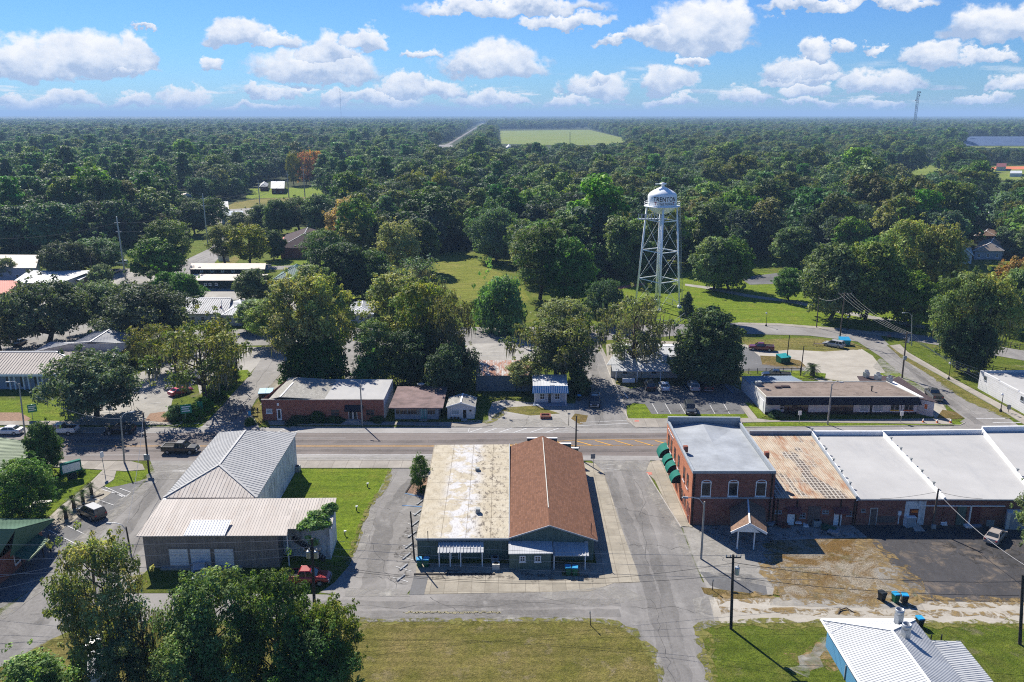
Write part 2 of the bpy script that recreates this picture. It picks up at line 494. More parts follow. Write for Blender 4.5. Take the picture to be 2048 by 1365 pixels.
brick('orange_brick',(0.46,0.165,0.085),(0.56,0.235,0.135),stain=0.25)
brick('brown_brick',(0.24,0.085,0.06),(0.33,0.13,0.095),stain=0.2)
painted('white_wall',(0.62,0.63,0.64),(0.25,0.25,0.25),0.3)
painted('white_block',(0.66,0.66,0.66),(0.3,0.3,0.3),0.2,siding=0.4)
painted('white_siding',(0.60,0.62,0.65),(0.3,0.3,0.3),0.15,siding=0.2)
painted('grey_siding',(0.36,0.40,0.45),(0.25,0.25,0.25),0.1,siding=0.2)
painted('blue_wall',(0.10,0.30,0.50),(0.06,0.15,0.25),0.3,siding=0.25)
painted('grey_blue_metal_wall',(0.16,0.20,0.23),(0.1,0.1,0.1),0.2)
painted('blue_grey_wall',(0.25,0.30,0.38),(0.15,0.16,0.18),0.2)
painted('plaster',(0.58,0.56,0.50),(0.3,0.28,0.24),0.2)
vertical_boards('green_boards',(0.12,0.175,0.15))
vertical_boards('dark_green_boards',(0.018,0.038,0.036),0.4)
vertical_boards('taupe_metal',(0.30,0.26,0.23),0.32)
vertical_boards('weathered_planks',(0.16,0.12,0.11),0.2)
vertical_boards('maroon_boards',(0.15,0.035,0.035),0.4)
sheetmetal('galvanised_roof',(0.40,0.402,0.40))
sheetmetal('taupe_roof',(0.50,0.45,0.405),(0.34,0.25,0.19),0.4)
sheetmetal('white_metal_roof',(0.50,0.515,0.53))
sheetmetal('pale_metal_roof',(0.46,0.405,0.355))
sheetmetal('grey_metal_roof',(0.35,0.36,0.38),(0.28,0.23,0.2),0.3)
sheetmetal('blue_grey_roof',(0.22,0.27,0.33))
sheetmetal('green_roof',(0.155,0.21,0.12))
sheetmetal('dark_green_roof',(0.06,0.14,0.085))
sheetmetal('teal_roof',(0.06,0.16,0.155))
sheetmetal('teal_canvas',(0.005,0.145,0.11),rough=0.8,panel=0.4)
sheetmetal('rusted_roof',(0.46,0.45,0.44),(0.30,0.12,0.06),0.95,lo=0.44,hi=0.56)
sheetmetal('red_roof',(0.52,0.13,0.08))
plain('white_patch',(0.80,0.80,0.80),0.05,1)
shingle('brown_shingle',(0.19,0.095,0.06))
shingle('tan_shingle',(0.24,0.155,0.11))
shingle('dark_shingle',(0.05,0.042,0.045))
shingle('grey_shingle',(0.34,0.33,0.30))
shingle('tan_grey_shingle',(0.36,0.30,0.25))
shingle('plum_roof',(0.085,0.062,0.065))
plain('grey_membrane',(0.31,0.33,0.35),0.2,0.25,0.55,0.35)
plain('wine_roof',(0.17,0.12,0.115),0.35,0.5,0.9)
plain('black_metal',(0.012,0.012,0.014),0.3,2,0.5)
plain('dark_fabric',(0.012,0.018,0.016),0.3,2,0.9)
plain('navy_awning',(0.008,0.010,0.022),0.3,2,0.7)
plain('white_trim',(0.80,0.81,0.82),0.08,2,0.6)
plain('grey_trim',(0.30,0.33,0.36),0.12,2,0.6)
plain('maroon_trim',(0.17,0.05,0.045),0.2,2,0.7)
plain('wood_pole',(0.115,0.09,0.07),0.3,1.5,0.95)
plain('dark_pole',(0.04,0.036,0.034),0.3,1.5,0.9)
plain('concrete_pole',(0.33,0.32,0.29),0.15,1.5,0.85)
def film(name,c1,c2,scale,lo,hi,amt=1.0,stretch=None):
 b=NB(name,0.95,0.1)
 b.color(b.mix(b.noise(1.3,7,0.75),c1,c2))
 tb=b.n('ShaderNodeBsdfTransparent');mx=b.n('ShaderNodeMixShader')
 b.link(b.mul(b.noise(scale,9,0.75,lo=lo,hi=hi,dist=0.8,stretch=stretch),amt),mx.inputs[0])
 b.link(tb.outputs[0],mx.inputs[1]);b.link(b.b.outputs[0],mx.inputs[2])
 b.link(mx.outputs[0],b.t.nodes['Material Output'].inputs[0])
film('sand_film',(0.27,0.26,0.24),(0.37,0.355,0.325),0.4,0.40,0.68)
film('grass_film',(0.085,0.10,0.02),(0.21,0.185,0.06),1.1,0.44,0.54)
film('straw_film',(0.16,0.11,0.045),(0.28,0.205,0.10),0.8,0.46,0.58)
film('tyre_film',(0.06,0.06,0.06),(0.085,0.083,0.08),0.2,0.3,0.75,0.3)
film('stain_film',(0.03,0.028,0.026),(0.06,0.055,0.05),0.9,0.5,0.66,0.75)
plain('steel',(0.40,0.43,0.46),0.12,2,0.4,0.4,0.5)
plain('tower_paint',(0.90,0.92,0.94),0.07,0.5,0.45,0.35,fine=0.05)
plain('black_letter',(0.015,0.015,0.02),0.1,2,0.6)
plain('red_letter',(0.35,0.02,0.03),0.1,2,0.6)
plain('rubber',(0.015,0.015,0.015),0.2,4,0.85)
plain('rim',(0.42,0.43,0.45),0.1,6,0.35,0.5,0.6)
plain('headlight_glass',(0.62,0.65,0.68),0.05,6,0.15,0.6)
plain('taillight_red',(0.42,0.02,0.02),0.1,6,0.25,0.5)
plain('bin_blue',(0.02,0.28,0.52),0.1,3,0.5)
plain('bin_green',(0.015,0.11,0.05),0.15,3,0.55)
plain('bin_black',(0.02,0.024,0.026),0.15,3,0.55)
plain('dumpster_teal',(0.02,0.30,0.31),0.15,3,0.55)
plain('sign_green',(0.01,0.22,0.12),0.1,3,0.5)
plain('sign_red',(0.5,0.03,0.04),0.1,3,0.5)
plain('orange_paint',(0.62,0.16,0.03),0.1,3,0.5)
plain('yellow_paint',(0.62,0.42,0.05),0.1,3,0.5)
plain('curtain',(0.36,0.42,0.46),0.1,3,0.8)
plain('tar',(0.085,0.083,0.082),0.2,3,0.9)
plain('wire',(0.30,0.30,0.31),0.1,3,0.6)
plain('dark_wire',(0.05,0.05,0.05),0.1,3,0.6)
plain('ac_grey',(0.28,0.30,0.30),0.2,3,0.6)
plain('debris_grey',(0.26,0.27,0.29),0.3,3,0.8)
plain('tarp_green',(0.02,0.10,0.06),0.3,3,0.8)
plain('red_flag',(0.5,0.04,0.05),0.1,3,0.8)
plain('solar_blue',(0.11,0.15,0.24),0.15,0.05,0.4)
plain('clay',(0.55,0.16,0.07),0.15,0.05,0.9)
b_=NB('window_glass',0.2,0.3)
b_.color(b_.mix(b_.noise(0.7,3,0.5),(0.012,0.015,0.018),(0.05,0.06,0.07)))
b_=NB('car_glass',0.06,0.8)
b_.color(b_.mix(b_.noise(1.2,3,0.5),(0.010,0.012,0.014),(0.035,0.042,0.048)))
b_=NB('shop_glass',0.1,0.6)
b_.color(b_.mix(b_.noise(0.8,4,0.6,vec=b_.uv),(0.04,0.028,0.025),(0.17,0.12,0.10)))
for nm,c in(('white',(0.66,0.68,0.70)),('black',(0.010,0.010,0.012)),('silver',(0.42,0.43,0.44)),('maroon',(0.13,0.012,0.016)),('red',(0.27,0.008,0.015)),('tan',(0.36,0.315,0.28)),('charcoal',(0.04,0.045,0.05)),('navy',(0.012,0.022,0.045)),('teal',(0.02,0.12,0.13)),('crimson',(0.50,0.015,0.07))):
 carpaint('paint_'+nm,c)
LOC={}
class MB:
 def __init__(self):
  self.v,self.f,self.m,self.u=[],[],[],[]
 def face(self,pts,mat=0,uv=None):
  i=len(self.v)
  pts=[V(p)for p in pts]
  self.v+=pts
  self.f.append(tuple(range(i,i+len(pts))))
  self.m.append(mat)
  if uv is None:
   ex=(pts[1]-pts[0])
   nrm=V((0,0,0))
   for k in range(1,len(pts)-1):
    nrm+=(pts[k]-pts[0]).cross(pts[k+1]-pts[0])
   if ex.length<1e-6 or nrm.length<1e-9:
    uv=[(0,0)]*len(pts)
   else:
    ex.normalize();ey=nrm.normalized().cross(ex)
    uv=[((p-pts[0]).dot(ex),(p-pts[0]).dot(ey))for p in pts]
  self.u.append(uv)
 def hexa(self,b4,t4,mat=0):
  """solid from four bottom and four top points, both counterclockwise seen from above"""
  self.face(t4,mat)
  self.face(b4[::-1],mat)
  for k in range(4):
   j=(k+1)%4
   self.face([b4[k],b4[j],t4[j],t4[k]],mat)
 def box(self,c,s,rz=0.0,mat=0):
  c=V(c)
  ca,sa=math.cos(rz),math.sin(rz)
  def P(x,y,z):
   return c+V((x*ca-y*sa,x*sa+y*ca,z))
  x,y,z=s[0]/2,s[1]/2,s[2]/2
  self.hexa([P(-x,-y,-z),P(x,-y,-z),P(x,y,-z),P(-x,y,-z)],[P(-x,-y,z),P(x,-y,z),P(x,y,z),P(-x,y,z)],mat)
 def bar(self,p,q,w,h,mat=0):
  """square section bar from p to q (w sideways, h in height)"""
  p,q=V(p),V(q)
  d=(q-p).normalized()
  side=d.cross(V((0,0,1)))
  side=side.normalized()if side.length>1e-4 else V((1,0,0))
  up=side.cross(d).normalized()
  s,t=side*w/2,up*h/2
  a=[p-s-t,p+s-t,p+s+t,p-s+t]
  b=[q-s-t,q+s-t,q+s+t,q-s+t]
  self.face(a,mat);self.face(b[::-1],mat)
  for k in range(4):
   j=(k+1)%4
   self.face([a[j],a[k],b[k],b[j]],mat)
 def tube(self,pts,radii,n=6,mat=0,cap=True):
  pts=[V(p)for p in pts]
  if isinstance(radii,(int,float)):
   radii=[radii]*len(pts)
  i0=len(self.v)
  for k,p in enumerate(pts):
   d=(pts[min(k+1,len(pts)-1)]-pts[max(k-1,0)])
   d=d.normalized()if d.length>1e-9 else V((0,0,1))
   a=d.cross(V((0,0,1)))
   a=a.normalized()if a.length>1e-3 else V((1,0,0))
   b=d.cross(a)
   for j in range(n):
    t=2*math.pi*j/n
    self.v.append(p+(a*math.cos(t)+b*math.sin(t))*radii[k])
  for k in range(len(pts)-1):
   for j in range(n):
    a0=i0+k*n+j;a1=i0+k*n+(j+1)%n
    self.f.append((a0,a1,a1+n,a0+n));self.m.append(mat);self.u.append([(0,0),(1,0),(1,1),(0,1)])
  if cap:
   self.f.append(tuple(i0+j for j in range(n))[::-1]);self.m.append(mat);self.u.append([(0,0)]*n)
   e0=i0+(len(pts)-1)*n
   self.f.append(tuple(e0+j for j in range(n)));self.m.append(mat);self.u.append([(0,0)]*n)
 def lathe(self,prof,c=(0,0,0),n=24,mat=0):
  """profile of (radius, z) turned about the vertical through c"""
  self.tube([V(c)+V((0,0,z))for r,z in prof],[1]*len(prof),n,mat)if False else None
  i0=len(self.v)
  for r,z in prof:
   for j in range(n):
    t=2*math.pi*j/n
    self.v.append(V(c)+V((r*math.cos(t),r*math.sin(t),z)))
  for k in range(len(prof)-1):
   for j in range(n):
    a0=i0+k*n+j;a1=i0+k*n+(j+1)%n
    self.f.append((a0,a1,a1+n,a0+n));self.m.append(mat);self.u.append([(0,0),(1,0),(1,1),(0,1)])
 def prism(self,poly,z0,z1,mat=0,bottom=False):
  b=[V((p[0],p[1],z0))for p in poly]
  t=[V((p[0],p[1],z1))for p in poly]
  self.face(t,mat,[(p.x,p.y)for p in t])
  if bottom:
   self.face(b[::-1],mat)
  for k in range(len(b)):
   j=(k+1)%len(b)
   self.face([b[k],b[j],t[j],t[k]],mat)
 def build(self,name,mats,parent=None,smooth=False):
  off=LOC.get(parent.name,V((0,0,0)))if parent else V((0,0,0))
  me=bpy.data.meshes.new(name)
  me.from_pydata([tuple(p-off)for p in self.v],[],self.f)
  if isinstance(mats,str):
   mats=[mats]
  for m in mats:
   me.materials.append(MATS[m])
  me.polygons.foreach_set('material_index',self.m)
  ul=me.uv_layers.new(name='UVMap')
  flat=[c for uv in self.u for p in uv for c in p]
  ul.data.foreach_set('uv',flat)
  if smooth:
   me.polygons.foreach_set('use_smooth',[True]*len(self.f))
  me.update()
  o=bpy.data.objects.new(name,me)
  COL.objects.link(o)
  if parent:
   o.parent=parent
   LOC[o.name]=off
  return o
def thing(name,label,cat,loc=(0,0,0),group=None):
 o=bpy.data.objects.new(name,None)
 o.empty_display_size=0.5
 COL.objects.link(o)
 o.location=loc
 o['label']=label
 o['category']=cat
 if group:
  o['group']=group
 LOC[o.name]=V(loc)
 return o
def tag(o,label,cat,group=None):
 o['label']=label
 o['category']=cat
 if group:
  o['group']=group
 return o
def structure(o):
 o['kind']='structure'
 return o
def stuff(o,label=None):
 o['kind']='stuff'
 if label:
  o['label']=label
 return o
def copy_thing(root,loc,rz=0.0,label=None,scale=None,color=None,group=None):
 """a copy of a thing with copies of its parts and sub-parts"""
 r=root.copy()
 COL.objects.link(r)
 r.location=loc
 r.rotation_euler=(0,0,rz)
 if scale is not None:
  r.scale=scale if isinstance(scale,(tuple,list,V))else(scale,)*3
 if label:
  r['label']=label
 if group:
  r['group']=group
 for ch in root.children:
  c=ch.copy()
  COL.objects.link(c)
  c.parent=r
  if color and ch.name.split('.')[0]in('crown','frond_crown'):
   c.color=(*color,1)
  for g in ch.children:
   d=g.copy()
   COL.objects.link(d)
   d.parent=c
 return r
def lerp(a,b,t):
 return V(a)*(1-t)+V(b)*t
ZL=0.006
USED={}
def sheet(name,px,lvl,mat,world=False):
 k=USED[lvl]=USED.get(lvl,-1)+1
 zz=ZL*lvl+0.0004*k
 pts=[V((p[0],p[1],zz))for p in px]if world else[G(x,y)+V((0,0,zz))for x,y in px]
 a=sum(pts[i].x*pts[(i+1)%len(pts)].y-pts[(i+1)%len(pts)].x*pts[i].y for i in range(len(pts)))
 if a<0:
  pts=pts[::-1]
 m=MB()
 m.face(pts,0,[(p.x,p.y)for p in pts])
 return structure(m.build(name,mat))
def slab(name,px,h,mat):
 pts=[G(x,y)for x,y in px]
 a=sum(pts[i].x*pts[(i+1)%len(pts)].y-pts[(i+1)%len(pts)].x*pts[i].y for i in range(len(pts)))
 if a<0:
  pts=pts[::-1]
 m=MB()
 m.prism(pts,0.0,h,0)
 return structure(m.build(name,mat))
def stripe(m,a,b,w,lvl,mat=0):
 """painted line on the ground between two pixels"""
 p,q=G(*a),G(*b)
 d=(q-p).normalized()
 s=V((-d.y,d.x,0))*w/2
 z=V((0,0,ZL*lvl+0.003))
 m.face([p-s+z,q-s+z,q+s+z,p+s+z],mat)
def kerb(name,px,w=0.16,h=0.13,mat='kerb_concrete'):
 m=MB()
 pts=[G(x,y)for x,y in px]
 n=len(pts)
 L_,R_=[],[]
 for i in range(n):
  d=(pts[min(i+1,n-1)]-pts[max(i-1,0)]).normalized()
  s=V((-d.y,d.x,0))*w/2
  L_.append(pts[i]+s);R_.append(pts[i]-s)
 up=V((0,0,h))
 for i in range(n-1):
  m.face([R_[i]+up,R_[i+1]+up,L_[i+1]+up,L_[i]+up])
  m.face([R_[i],R_[i+1],R_[i+1]+up,R_[i]+up])
  m.face([L_[i+1],L_[i],L_[i]+up,L_[i+1]+up])
 m.face([R_[0],R_[0]+up,L_[0]+up,L_[0]])
 m.face([R_[-1],L_[-1],L_[-1]+up,R_[-1]+up])
 return structure(m.build(name,mat))
sheet('ground',[(-24000,-200),(24000,-200),(24000,38000),(-24000,38000)],0,'forest_floor',True)
sheet('town_lawn',[(-700,1700),(2800,1700),(2700,560),(1500,492),(1350,500),(1150,500),(890,505),(850,540),(640,455),(400,455),(200,495),(-500,500)],1,'lawn_grass')
sheet('mown_field',[(862,508),(935,508),(985,540),(1035,560),(1060,600),(980,615),(915,600),(880,555)],2,'meadow_grass')
sheet('park_lawn',[(1130,560),(1380,545),(1600,548),(1900,560),(2200,620),(2200,690),(1990,668),(1850,668),(1700,655),(1450,645),(1180,650)],2,'bright_grass')
sheet('farm_field',[(1002,288),(1000,262),(1178,260),(1262,280),(1250,290),(1130,291)],4,'field_grass')
sheet('sports_field',[(1780,333),(1900,330),(2300,336),(2300,362),(1960,362),(1830,352)],4,'field_grass')
sheet('clay_infield',[(1960,334),(2075,333),(2075,339),(1960,340)],6,'clay')
sheet('solar_meadow',[(1915,296),(1930,281),(2300,281),(2300,297)],4,'field_grass')
sheet('highway',[(876,295),(897,287),(982.5,236.5),(984,236.5),(902,288),(886,296)],6,'main_asphalt')
sheet('crossing_road',[(862,290),(905,290),(905,294),(862,294)],7,'worn_asphalt')
sheet('meadow',[(430,424),(470,405),(520,398),(640,394),(660,404),(650,414),(520,414)],4,'dry_grass')
sheet('house_yard',[(490,398),(500,378),(640,374),(680,382),(640,394),(520,397)],3,'bright_grass')
sheet('far_road',[(380,442),(440,420),(530,415),(680,415),(690,422),(600,426),(500,440),(420,450)],5,'worn_asphalt')
sheet('diagonal_street',[(350,556),(372,520),(420,497),(448,470),(462,470),(455,497),(430,525),(425,556)],5,'street_asphalt')
sheet('cross_street',[(-300,566),(200,548),(350,530),(760,527),(830,520),(830,532),(700,538),(430,541),(350,556),(160,590),(-300,640)],4,'street_asphalt')
sheet('office_lawn',[(540,533),(560,511),(640,508),(690,510),(680,527),(545,533)],6,'bright_grass')
sheet('verge',[(425,556),(440,528),(470,512),(480,518),(452,545)],6,'dry_grass')
sheet('depot_yard',[(-100,600),(60,560),(180,540),(350,535),(350,560),(200,600),(60,640),(-100,660)],5,'old_concrete_lot')
sheet('back_lot',[(370,600),(372,585),(420,578),(640,575),(640,600),(560,640),(470,640),(480,600)],5,'old_concrete_lot')
sheet('back_street',[(-400,648),(60,655),(300,662),(700,656),(950,655),(1100,654),(1230,652),(1480,646),(1560,650),(1700,664),(1760,672),(1780,692),(1690,672),(1560,664),(1480,664),(1230,680),(1100,686),(960,692),(640,690),(470,692),(300,690),(60,700),(-400,760)],5,'street_asphalt')
sheet('church_street',[(-420,770),(-60,735),(20,705),(85,668),(115,650),(190,600),(240,560),(300,545),(300,556),(250,600),(205,650),(130,700),(40,745),(-60,800),(-420,900)],6,'worn_asphalt')
sheet('main_road',[(-500,858),(500,857),(1000,857),(1500,856),(2500,853),(2500,922),(1500,922),(1000,921),(500,921.5),(-500,923)],8,'main_asphalt')
sheet('road_shoulder',[(-500,857),(1200,855.5),(2500,852),(2500,865),(1700,866),(1060,867),(500,866),(-500,868)],9,'shoulder_asphalt')
sheet('road_shoulder',[(560,910.5),(870,910.5),(1180,912),(1340,913),(1340,922),(870,922),(560,922)],9,'shoulder_asphalt')
sheet('side_street',[(300,921),(620,921),(590,940),(470,990),(330,1110),(240,1190),(240,1250),(160,1254),(100,1282),(44,1316),(-200,1430),(-600,1480),(-420,1330),(0,1232),(62,1180),(150,1100),(215,1036),(262,993),(310,945)],7,'street_asphalt')
sheet('back_alley',[(200,1252),(240,1188),(470,1188),(640,1190),(700,1192),(820,1190.5),(1180,1184),(1232,1166),(1420,1166),(1432,1244),(1405,1252),(1290,1262),(1230,1248),(1180,1241.5),(715,1244),(360,1247)],8,'worn_asphalt')
sheet('cross_lane',[(1182,921),(1300,921),(1296,946),(1304,960),(1326,1000),(1362,1056),(1390,1130),(1412,1180),(1432,1243),(1404,1262),(1427,1366),(1450,1470),(1345,1470),(1318,1366),(1302,1302),(1262,1262),(1232,1250),(1240,1170),(1280,1168),(1273,1143),(1246,1066),(1205,945)],9,'street_asphalt')
sheet('north_street',[(1150,857),(1148,820),(1160,760),(1166,715),(1170,690),(1204,690),(1206,716),(1223,757),(1245,818),(1262,846),(1300,858)],9,'street_asphalt')
sheet('northwest_street',[(400,858),(445,812),(462,792),(502,749),(520,722),(545,690),(585,690),(566,744),(540,772),(512,800),(500,822),(520,858)],9,'worn_asphalt')
sheet('parking_lot',[(395,770),(430,725),(440,696),(550,694),(545,712),(520,724),(500,748),(470,744),(440,735),(400,790)],8,'old_concrete_lot')
sheet('parking_lot',[(-60,830),(150,812),(250,760),(380,700),(440,700),(430,735),(385,770),(345,800),(335,846),(210,852),(150,840)],6,'old_concrete_lot')
sheet('parking_lot',[(905,720),(940,688),(1168,686),(1163,730),(1000,724)],7,'old_concrete_lot')
sheet('parking_lot',[(690,760),(683,690),(735,690),(728,745),(720,775),(650,790),(690,775)],7,'worn_asphalt')
sheet('parking_lot',[(1226,767),(1262,778),(1290,772),(1450,766),(1476,778),(1497,792),(1512,806),(1489,814),(1489,830),(1304,830),(1290,809),(1268,807),(1248,818),(1238,796)],8,'lot_asphalt')
sheet('corner_lot',[(905,858),(935,850),(978,845),(976,826),(985,805),(1010,800),(1060,806),(1150,808),(1160,860),(1000,860)],7,'old_concrete_lot')
sheet('grass_strip',[(1002,822),(1010,816),(1070,812),(1120,828),(1060,832)],9,'dry_grass')
sheet('grass_patch',[(1142,838),(1150,828),(1176,832),(1172,845),(1160,850)],10,'straw_grass')
sheet('lot_island',[(1250,814),(1268,807),(1290,810),(1302,828),(1306,829),(1492,829),(1497,837),(1300,838),(1262,838),(1252,826)],9,'bright_grass')
sheet('lawn_strip',[(1489,806),(1500,806),(1532,833),(1519,838)],9,'bright_grass')
slab('pavement',[(1272,857),(1256,845),(1250,838),(1300,838.5),(1495,837.5),(1520,839),(1540,842),(1560,842),(1900,838),(1905,850),(1560,845),(1484,846.5),(1484,853),(1290,856)],0.12,'pavement_slabs')
slab('pavement',[(1478,809),(1491,808),(1515,838),(1498,838)],0.1,'pavement_slabs')
sheet('grass_verge',[(1486,846.5),(1560,845.5),(1905,843),(1925,846),(1925,851),(1700,853.5),(1488,855)],10,'bright_grass')
slab('pavement',[(1206,716),(1170,655),(1184,655),(1214,716),(1232,770),(1252,814),(1255,838),(1243,822),(1222,757)],0.12,'pavement_slabs')
sheet('shop_yard',[(1215,735),(1212,690),(1260,680),(1500,690),(1480,735),(1450,745),(1270,742)],7,'worn_pavers')
sheet('grass_bank',[(1224,748),(1270,744),(1450,748),(1480,740),(1482,766),(1450,769),(1290,774),(1258,774),(1236,770)],8,'dry_grass')
sheet('drive',[(1478,690),(1500,698),(1540,730),(1610,738),(1604,743),(1480,742),(1440,735),(1462,715)],9,'lot_asphalt')
sheet('sand_lot',[(1490,690),(1600,694),(1660,700),(1722,698),(1745,712),(1770,745),(1835,778),(1880,800),(1900,832),(1870,838),(1845,800),(1770,770),(1700,768),(1640,764),(1605,745),(1560,735),(1520,715)],7,'white_sand')
sheet('lot_grass',[(1478,682),(1600,676),(1700,684),(1735,698),(1650,704),(1580,700),(1540,704),(1500,694)],8,'dry_grass')
sheet('lot_grass',[(1524,728),(1520,712),(1560,714),(1600,722),(1612,734),(1560,734)],10,'straw_grass')
sheet('lot_grass',[(1560,742),(1600,742),(1652,748),(1650,757),(1580,757)],9,'bright_grass')
sheet('lot_grass',[(1752,748),(1790,744),(1822,756),(1835,770),(1800,762)],9,'bright_grass')
sheet('corner_grass',[(1872,838),(1885,820),(1915,826),(1929,834),(1926,838),(1880,840)],9,'straw_grass')
sheet('east_street',[(1470,650),(1560,652),(1700,664),(1745,672),(1772,690),(1800,715),(1868,755),(1930,800),(2018,838),(2045,858),(1900,858),(1930,838),(1905,820),(1870,790),(1800,748),(1762,715),(1715,684),(1620,672),(1470,668)],9,'worn_asphalt')
sheet('park_road',[(1735,668),(1790,676),(1870,690),(2048,722),(2300,760),(2300,735),(2048,702),(1900,678),(1800,666),(1745,662)],8,'street_asphalt')
slab('pavement',[(1476,646),(1560,648),(1700,659),(1780,670),(1778,674),(1700,664),(1560,652),(1476,650)],0.1,'pavement_slabs')
slab('pavement',[(1779,692),(1800,690),(1815,705),(1910,760),(2048,834),(2120,870),(2060,858),(2020,832),(1880,752),(1800,708)],0.12,'pavement_slabs')
sheet('verge',[(1775,690),(1780,692),(1802,709),(1880,754),(2020,834),(2018,838),(1930,800),(1868,756),(1800,716)],11,'dry_grass')
sheet('verge',[(1802,690),(1860,698),(1960,742),(1956,780),(2048,828),(2048,833),(1910,758),(1818,705)],10,'lawn_grass')
sheet('park_path',[(1370,568),(1420,574),(1500,590),(1600,604),(1720,628),(1850,652),(1900,664),(1900,669),(1840,657),(1700,631),(1590,608),(1490,594),(1410,578),(1370,572)],6,'old_concrete_lot')
sheet('park_path',[(1230,574),(1262,570),(1290,566),(1290,570),(1262,575),(1235,579)],7,'red_tactile')
sheet('court',[(1478,556),(1560,546),(1600,556),(1560,568),(1500,570)],7,'lot_asphalt')
slab('pavement',[(580,922.5),(872,922.5),(872,937.5),(580,937.5)],0.12,'pavement_slabs')
slab('pavement',[(-300,925),(120,923),(262,924),(285,930),(290,941),(250,944),(120,936),(-300,942)],0.12,'pavement_slabs')
slab('pavement',[(205,942),(235,936),(228,960),(150,1012),(112,1042),(92,1042),(120,1015),(172,975)],0.1,'pavement_slabs')
sheet('corner_lawn',[(112,937),(212,936),(165,974),(112,1020),(92,1034),(60,1036),(-60,1036),(-60,945),(80,938)],5,'bright_grass')
sheet('corner_lawn',[(236,937),(296,939),(300,944),(282,962),(240,972),(218,976),(195,970)],8,'bright_grass')
sheet('bay_parking',[(195,972),(215,977),(250,962),(290,960),(262,993),(215,1036),(150,1100),(62,1180),(-20,1230),(-60,1180),(20,1110),(95,1045),(150,1012)],6,'lot_asphalt')
sheet('sandy_edge',[(100,1042),(150,1012),(195,975),(225,985),(190,1010),(150,1040),(125,1060),(108,1060)],9,'worn_pavers')
sheet('side_lawn',[(586,938),(785,938),(768,975),(738,1015),(722,1050),(705,1105),(690,1122),(560,1140),(500,1100),(470,1050)],5,'bright_grass')
sheet('drive_lane',[(784,938),(872,938),(872,960),(840,1160),(812,1190),(690,1192),(640,1186),(670,1165),(700,1130),(708,1105),(725,1050),(742,1012),(770,975)],6,'worn_asphalt')
sheet('service_yard',[(500,1145),(600,1135),(680,1130),(672,1160),(620,1186),(470,1187),(240,1187),(250,1150),(280,1140)],6,'lawn_grass')
sheet('planting_bed',[(812,985),(830,960),(860,955),(858,990),(845,992)],8,'mulch')
sheet('rear_pavers',[(832,1128),(1190,1128),(1205,1140),(1232,1150),(1232,1166),(1180,1184),(820,1190),(832,1150)],10,'worn_pavers')
sheet('rear_pavers',[(1166,925),(1190,928),(1208,946),(1246,1066),(1274,1143),(1280,1166),(1232,1168),(1195,1140),(1170,1000)],10,'worn_pavers')
sheet('asphalt_patch',[(828,1153),(857,1153),(848,1191),(818,1191)],12,'lot_asphalt')
slab('corner_pavement',[(1293,940),(1300,925),(1318,922),(1340,935),(1352,975),(1385,1056),(1362,1054),(1328,1000),(1310,962),(1297,950)],0.12,'worn_pavers')
sheet('asphalt_yard',[(1386,1052),(1560,1052),(1730,1050),(1735,1078),(1600,1080),(1420,1100),(1395,1100)],8,'old_concrete_lot')
sheet('concrete_apron',[(1365,1056),(1400,1054),(1480,1078),(1560,1100),(1560,1160),(1545,1192),(1415,1180),(1392,1130)],9,'old_concrete_lot')
sheet('asphalt_patch',[(1400,1145),(1500,1150),(1530,1165),(1535,1192),(1470,1190),(1420,1172)],11,'lot_asphalt')
sheet('waste_ground',[(1540,1082),(1735,1076),(1775,1120),(1810,1170),(1835,1202),(1700,1206),(1560,1196),(1545,1150)],10,'sand_and_straw')
sheet('black_car_park',[(1700,1048),(2200,1046),(2350,1220),(2048,1205),(1850,1204),(1812,1170),(1770,1118),(1735,1076)],9,'black_lot')
sheet('sand_alley',[(1418,1196),(1560,1196),(1840,1204),(2048,1206),(2350,1215),(2350,1252),(1640,1248),(1430,1248)],9,'white_sand')
sheet('verge',[(1402,1176),(1440,1180),(1545,1194),(1480,1200),(1430,1196),(1408,1188)],12,'straw_grass')
sheet('corner_lawn',[(1402,1266),(1410,1253),(1438,1248),(1640,1247),(2350,1250),(2600,1500),(1480,1500),(1450,1450),(1427,1366)],10,'lawn_grass')
sheet('dry_lawn',[(190,1252),(360,1248),(715,1245),(1180,1242.5),(1232,1251),(1264,1264),(1302,1303),(1317,1366),(1340,1480),(-300,1560),(-200,1432),(44,1317),(100,1283),(148,1261)],10,'dry_grass')
slab('pavement',[(-400,846),(150,843),(340,846),(345,851),(150,851),(-400,853)],0.12,'pavement_slabs')
slab('pavement',[(535,843),(790,845),(960,846),(985,852),(960,855),(790,851),(540,851)],0.12,'pavement_slabs')
sheet('front_lawn',[(-400,808),(150,800),(160,838),(130,843),(-400,845)],7,'bright_grass')
sheet('mulch_bed',[(-80,838),(0,826),(40,826),(62,838),(55,843),(-80,843)],9,'mulch')
sheet('mulch_bed',[(290,842),(300,828),(330,824),(345,840),(335,846)],9,'mulch')
sheet('hedge_lawn',[(345,850),(388,810),(430,772),(455,744),(495,740),(502,748),(462,792),(445,812),(400,858)],8,'bright_grass')
sheet('house_lawn',[(955,838),(958,790),(1065,795),(1062,815),(990,845)],5,'lawn_grass')
sheet('side_verge',[(498,824),(518,800),(528,842),(520,852)],10,'dry_grass')
sheet('dirt_drive',[(540,772),(566,746),(600,752),(560,790),(520,812)],10,'worn_pavers')
kerb('kerb',[(1298,857),(1270,853),(1256,840),(1247,816),(1222,757),(1207,716)])
kerb('kerb',[(-300,857),(335,855.5),(360,850),(392,812)])
kerb('kerb',[(540,855),(780,856),(985,855)])
kerb('kerb',[(1130,856),(1090,855),(1010,857)])
kerb('kerb',[(1300,856.5),(1484,855.5),(1920,851.5),(1930,846)])
kerb('kerb',[(580,921.5),(872,921.5)])
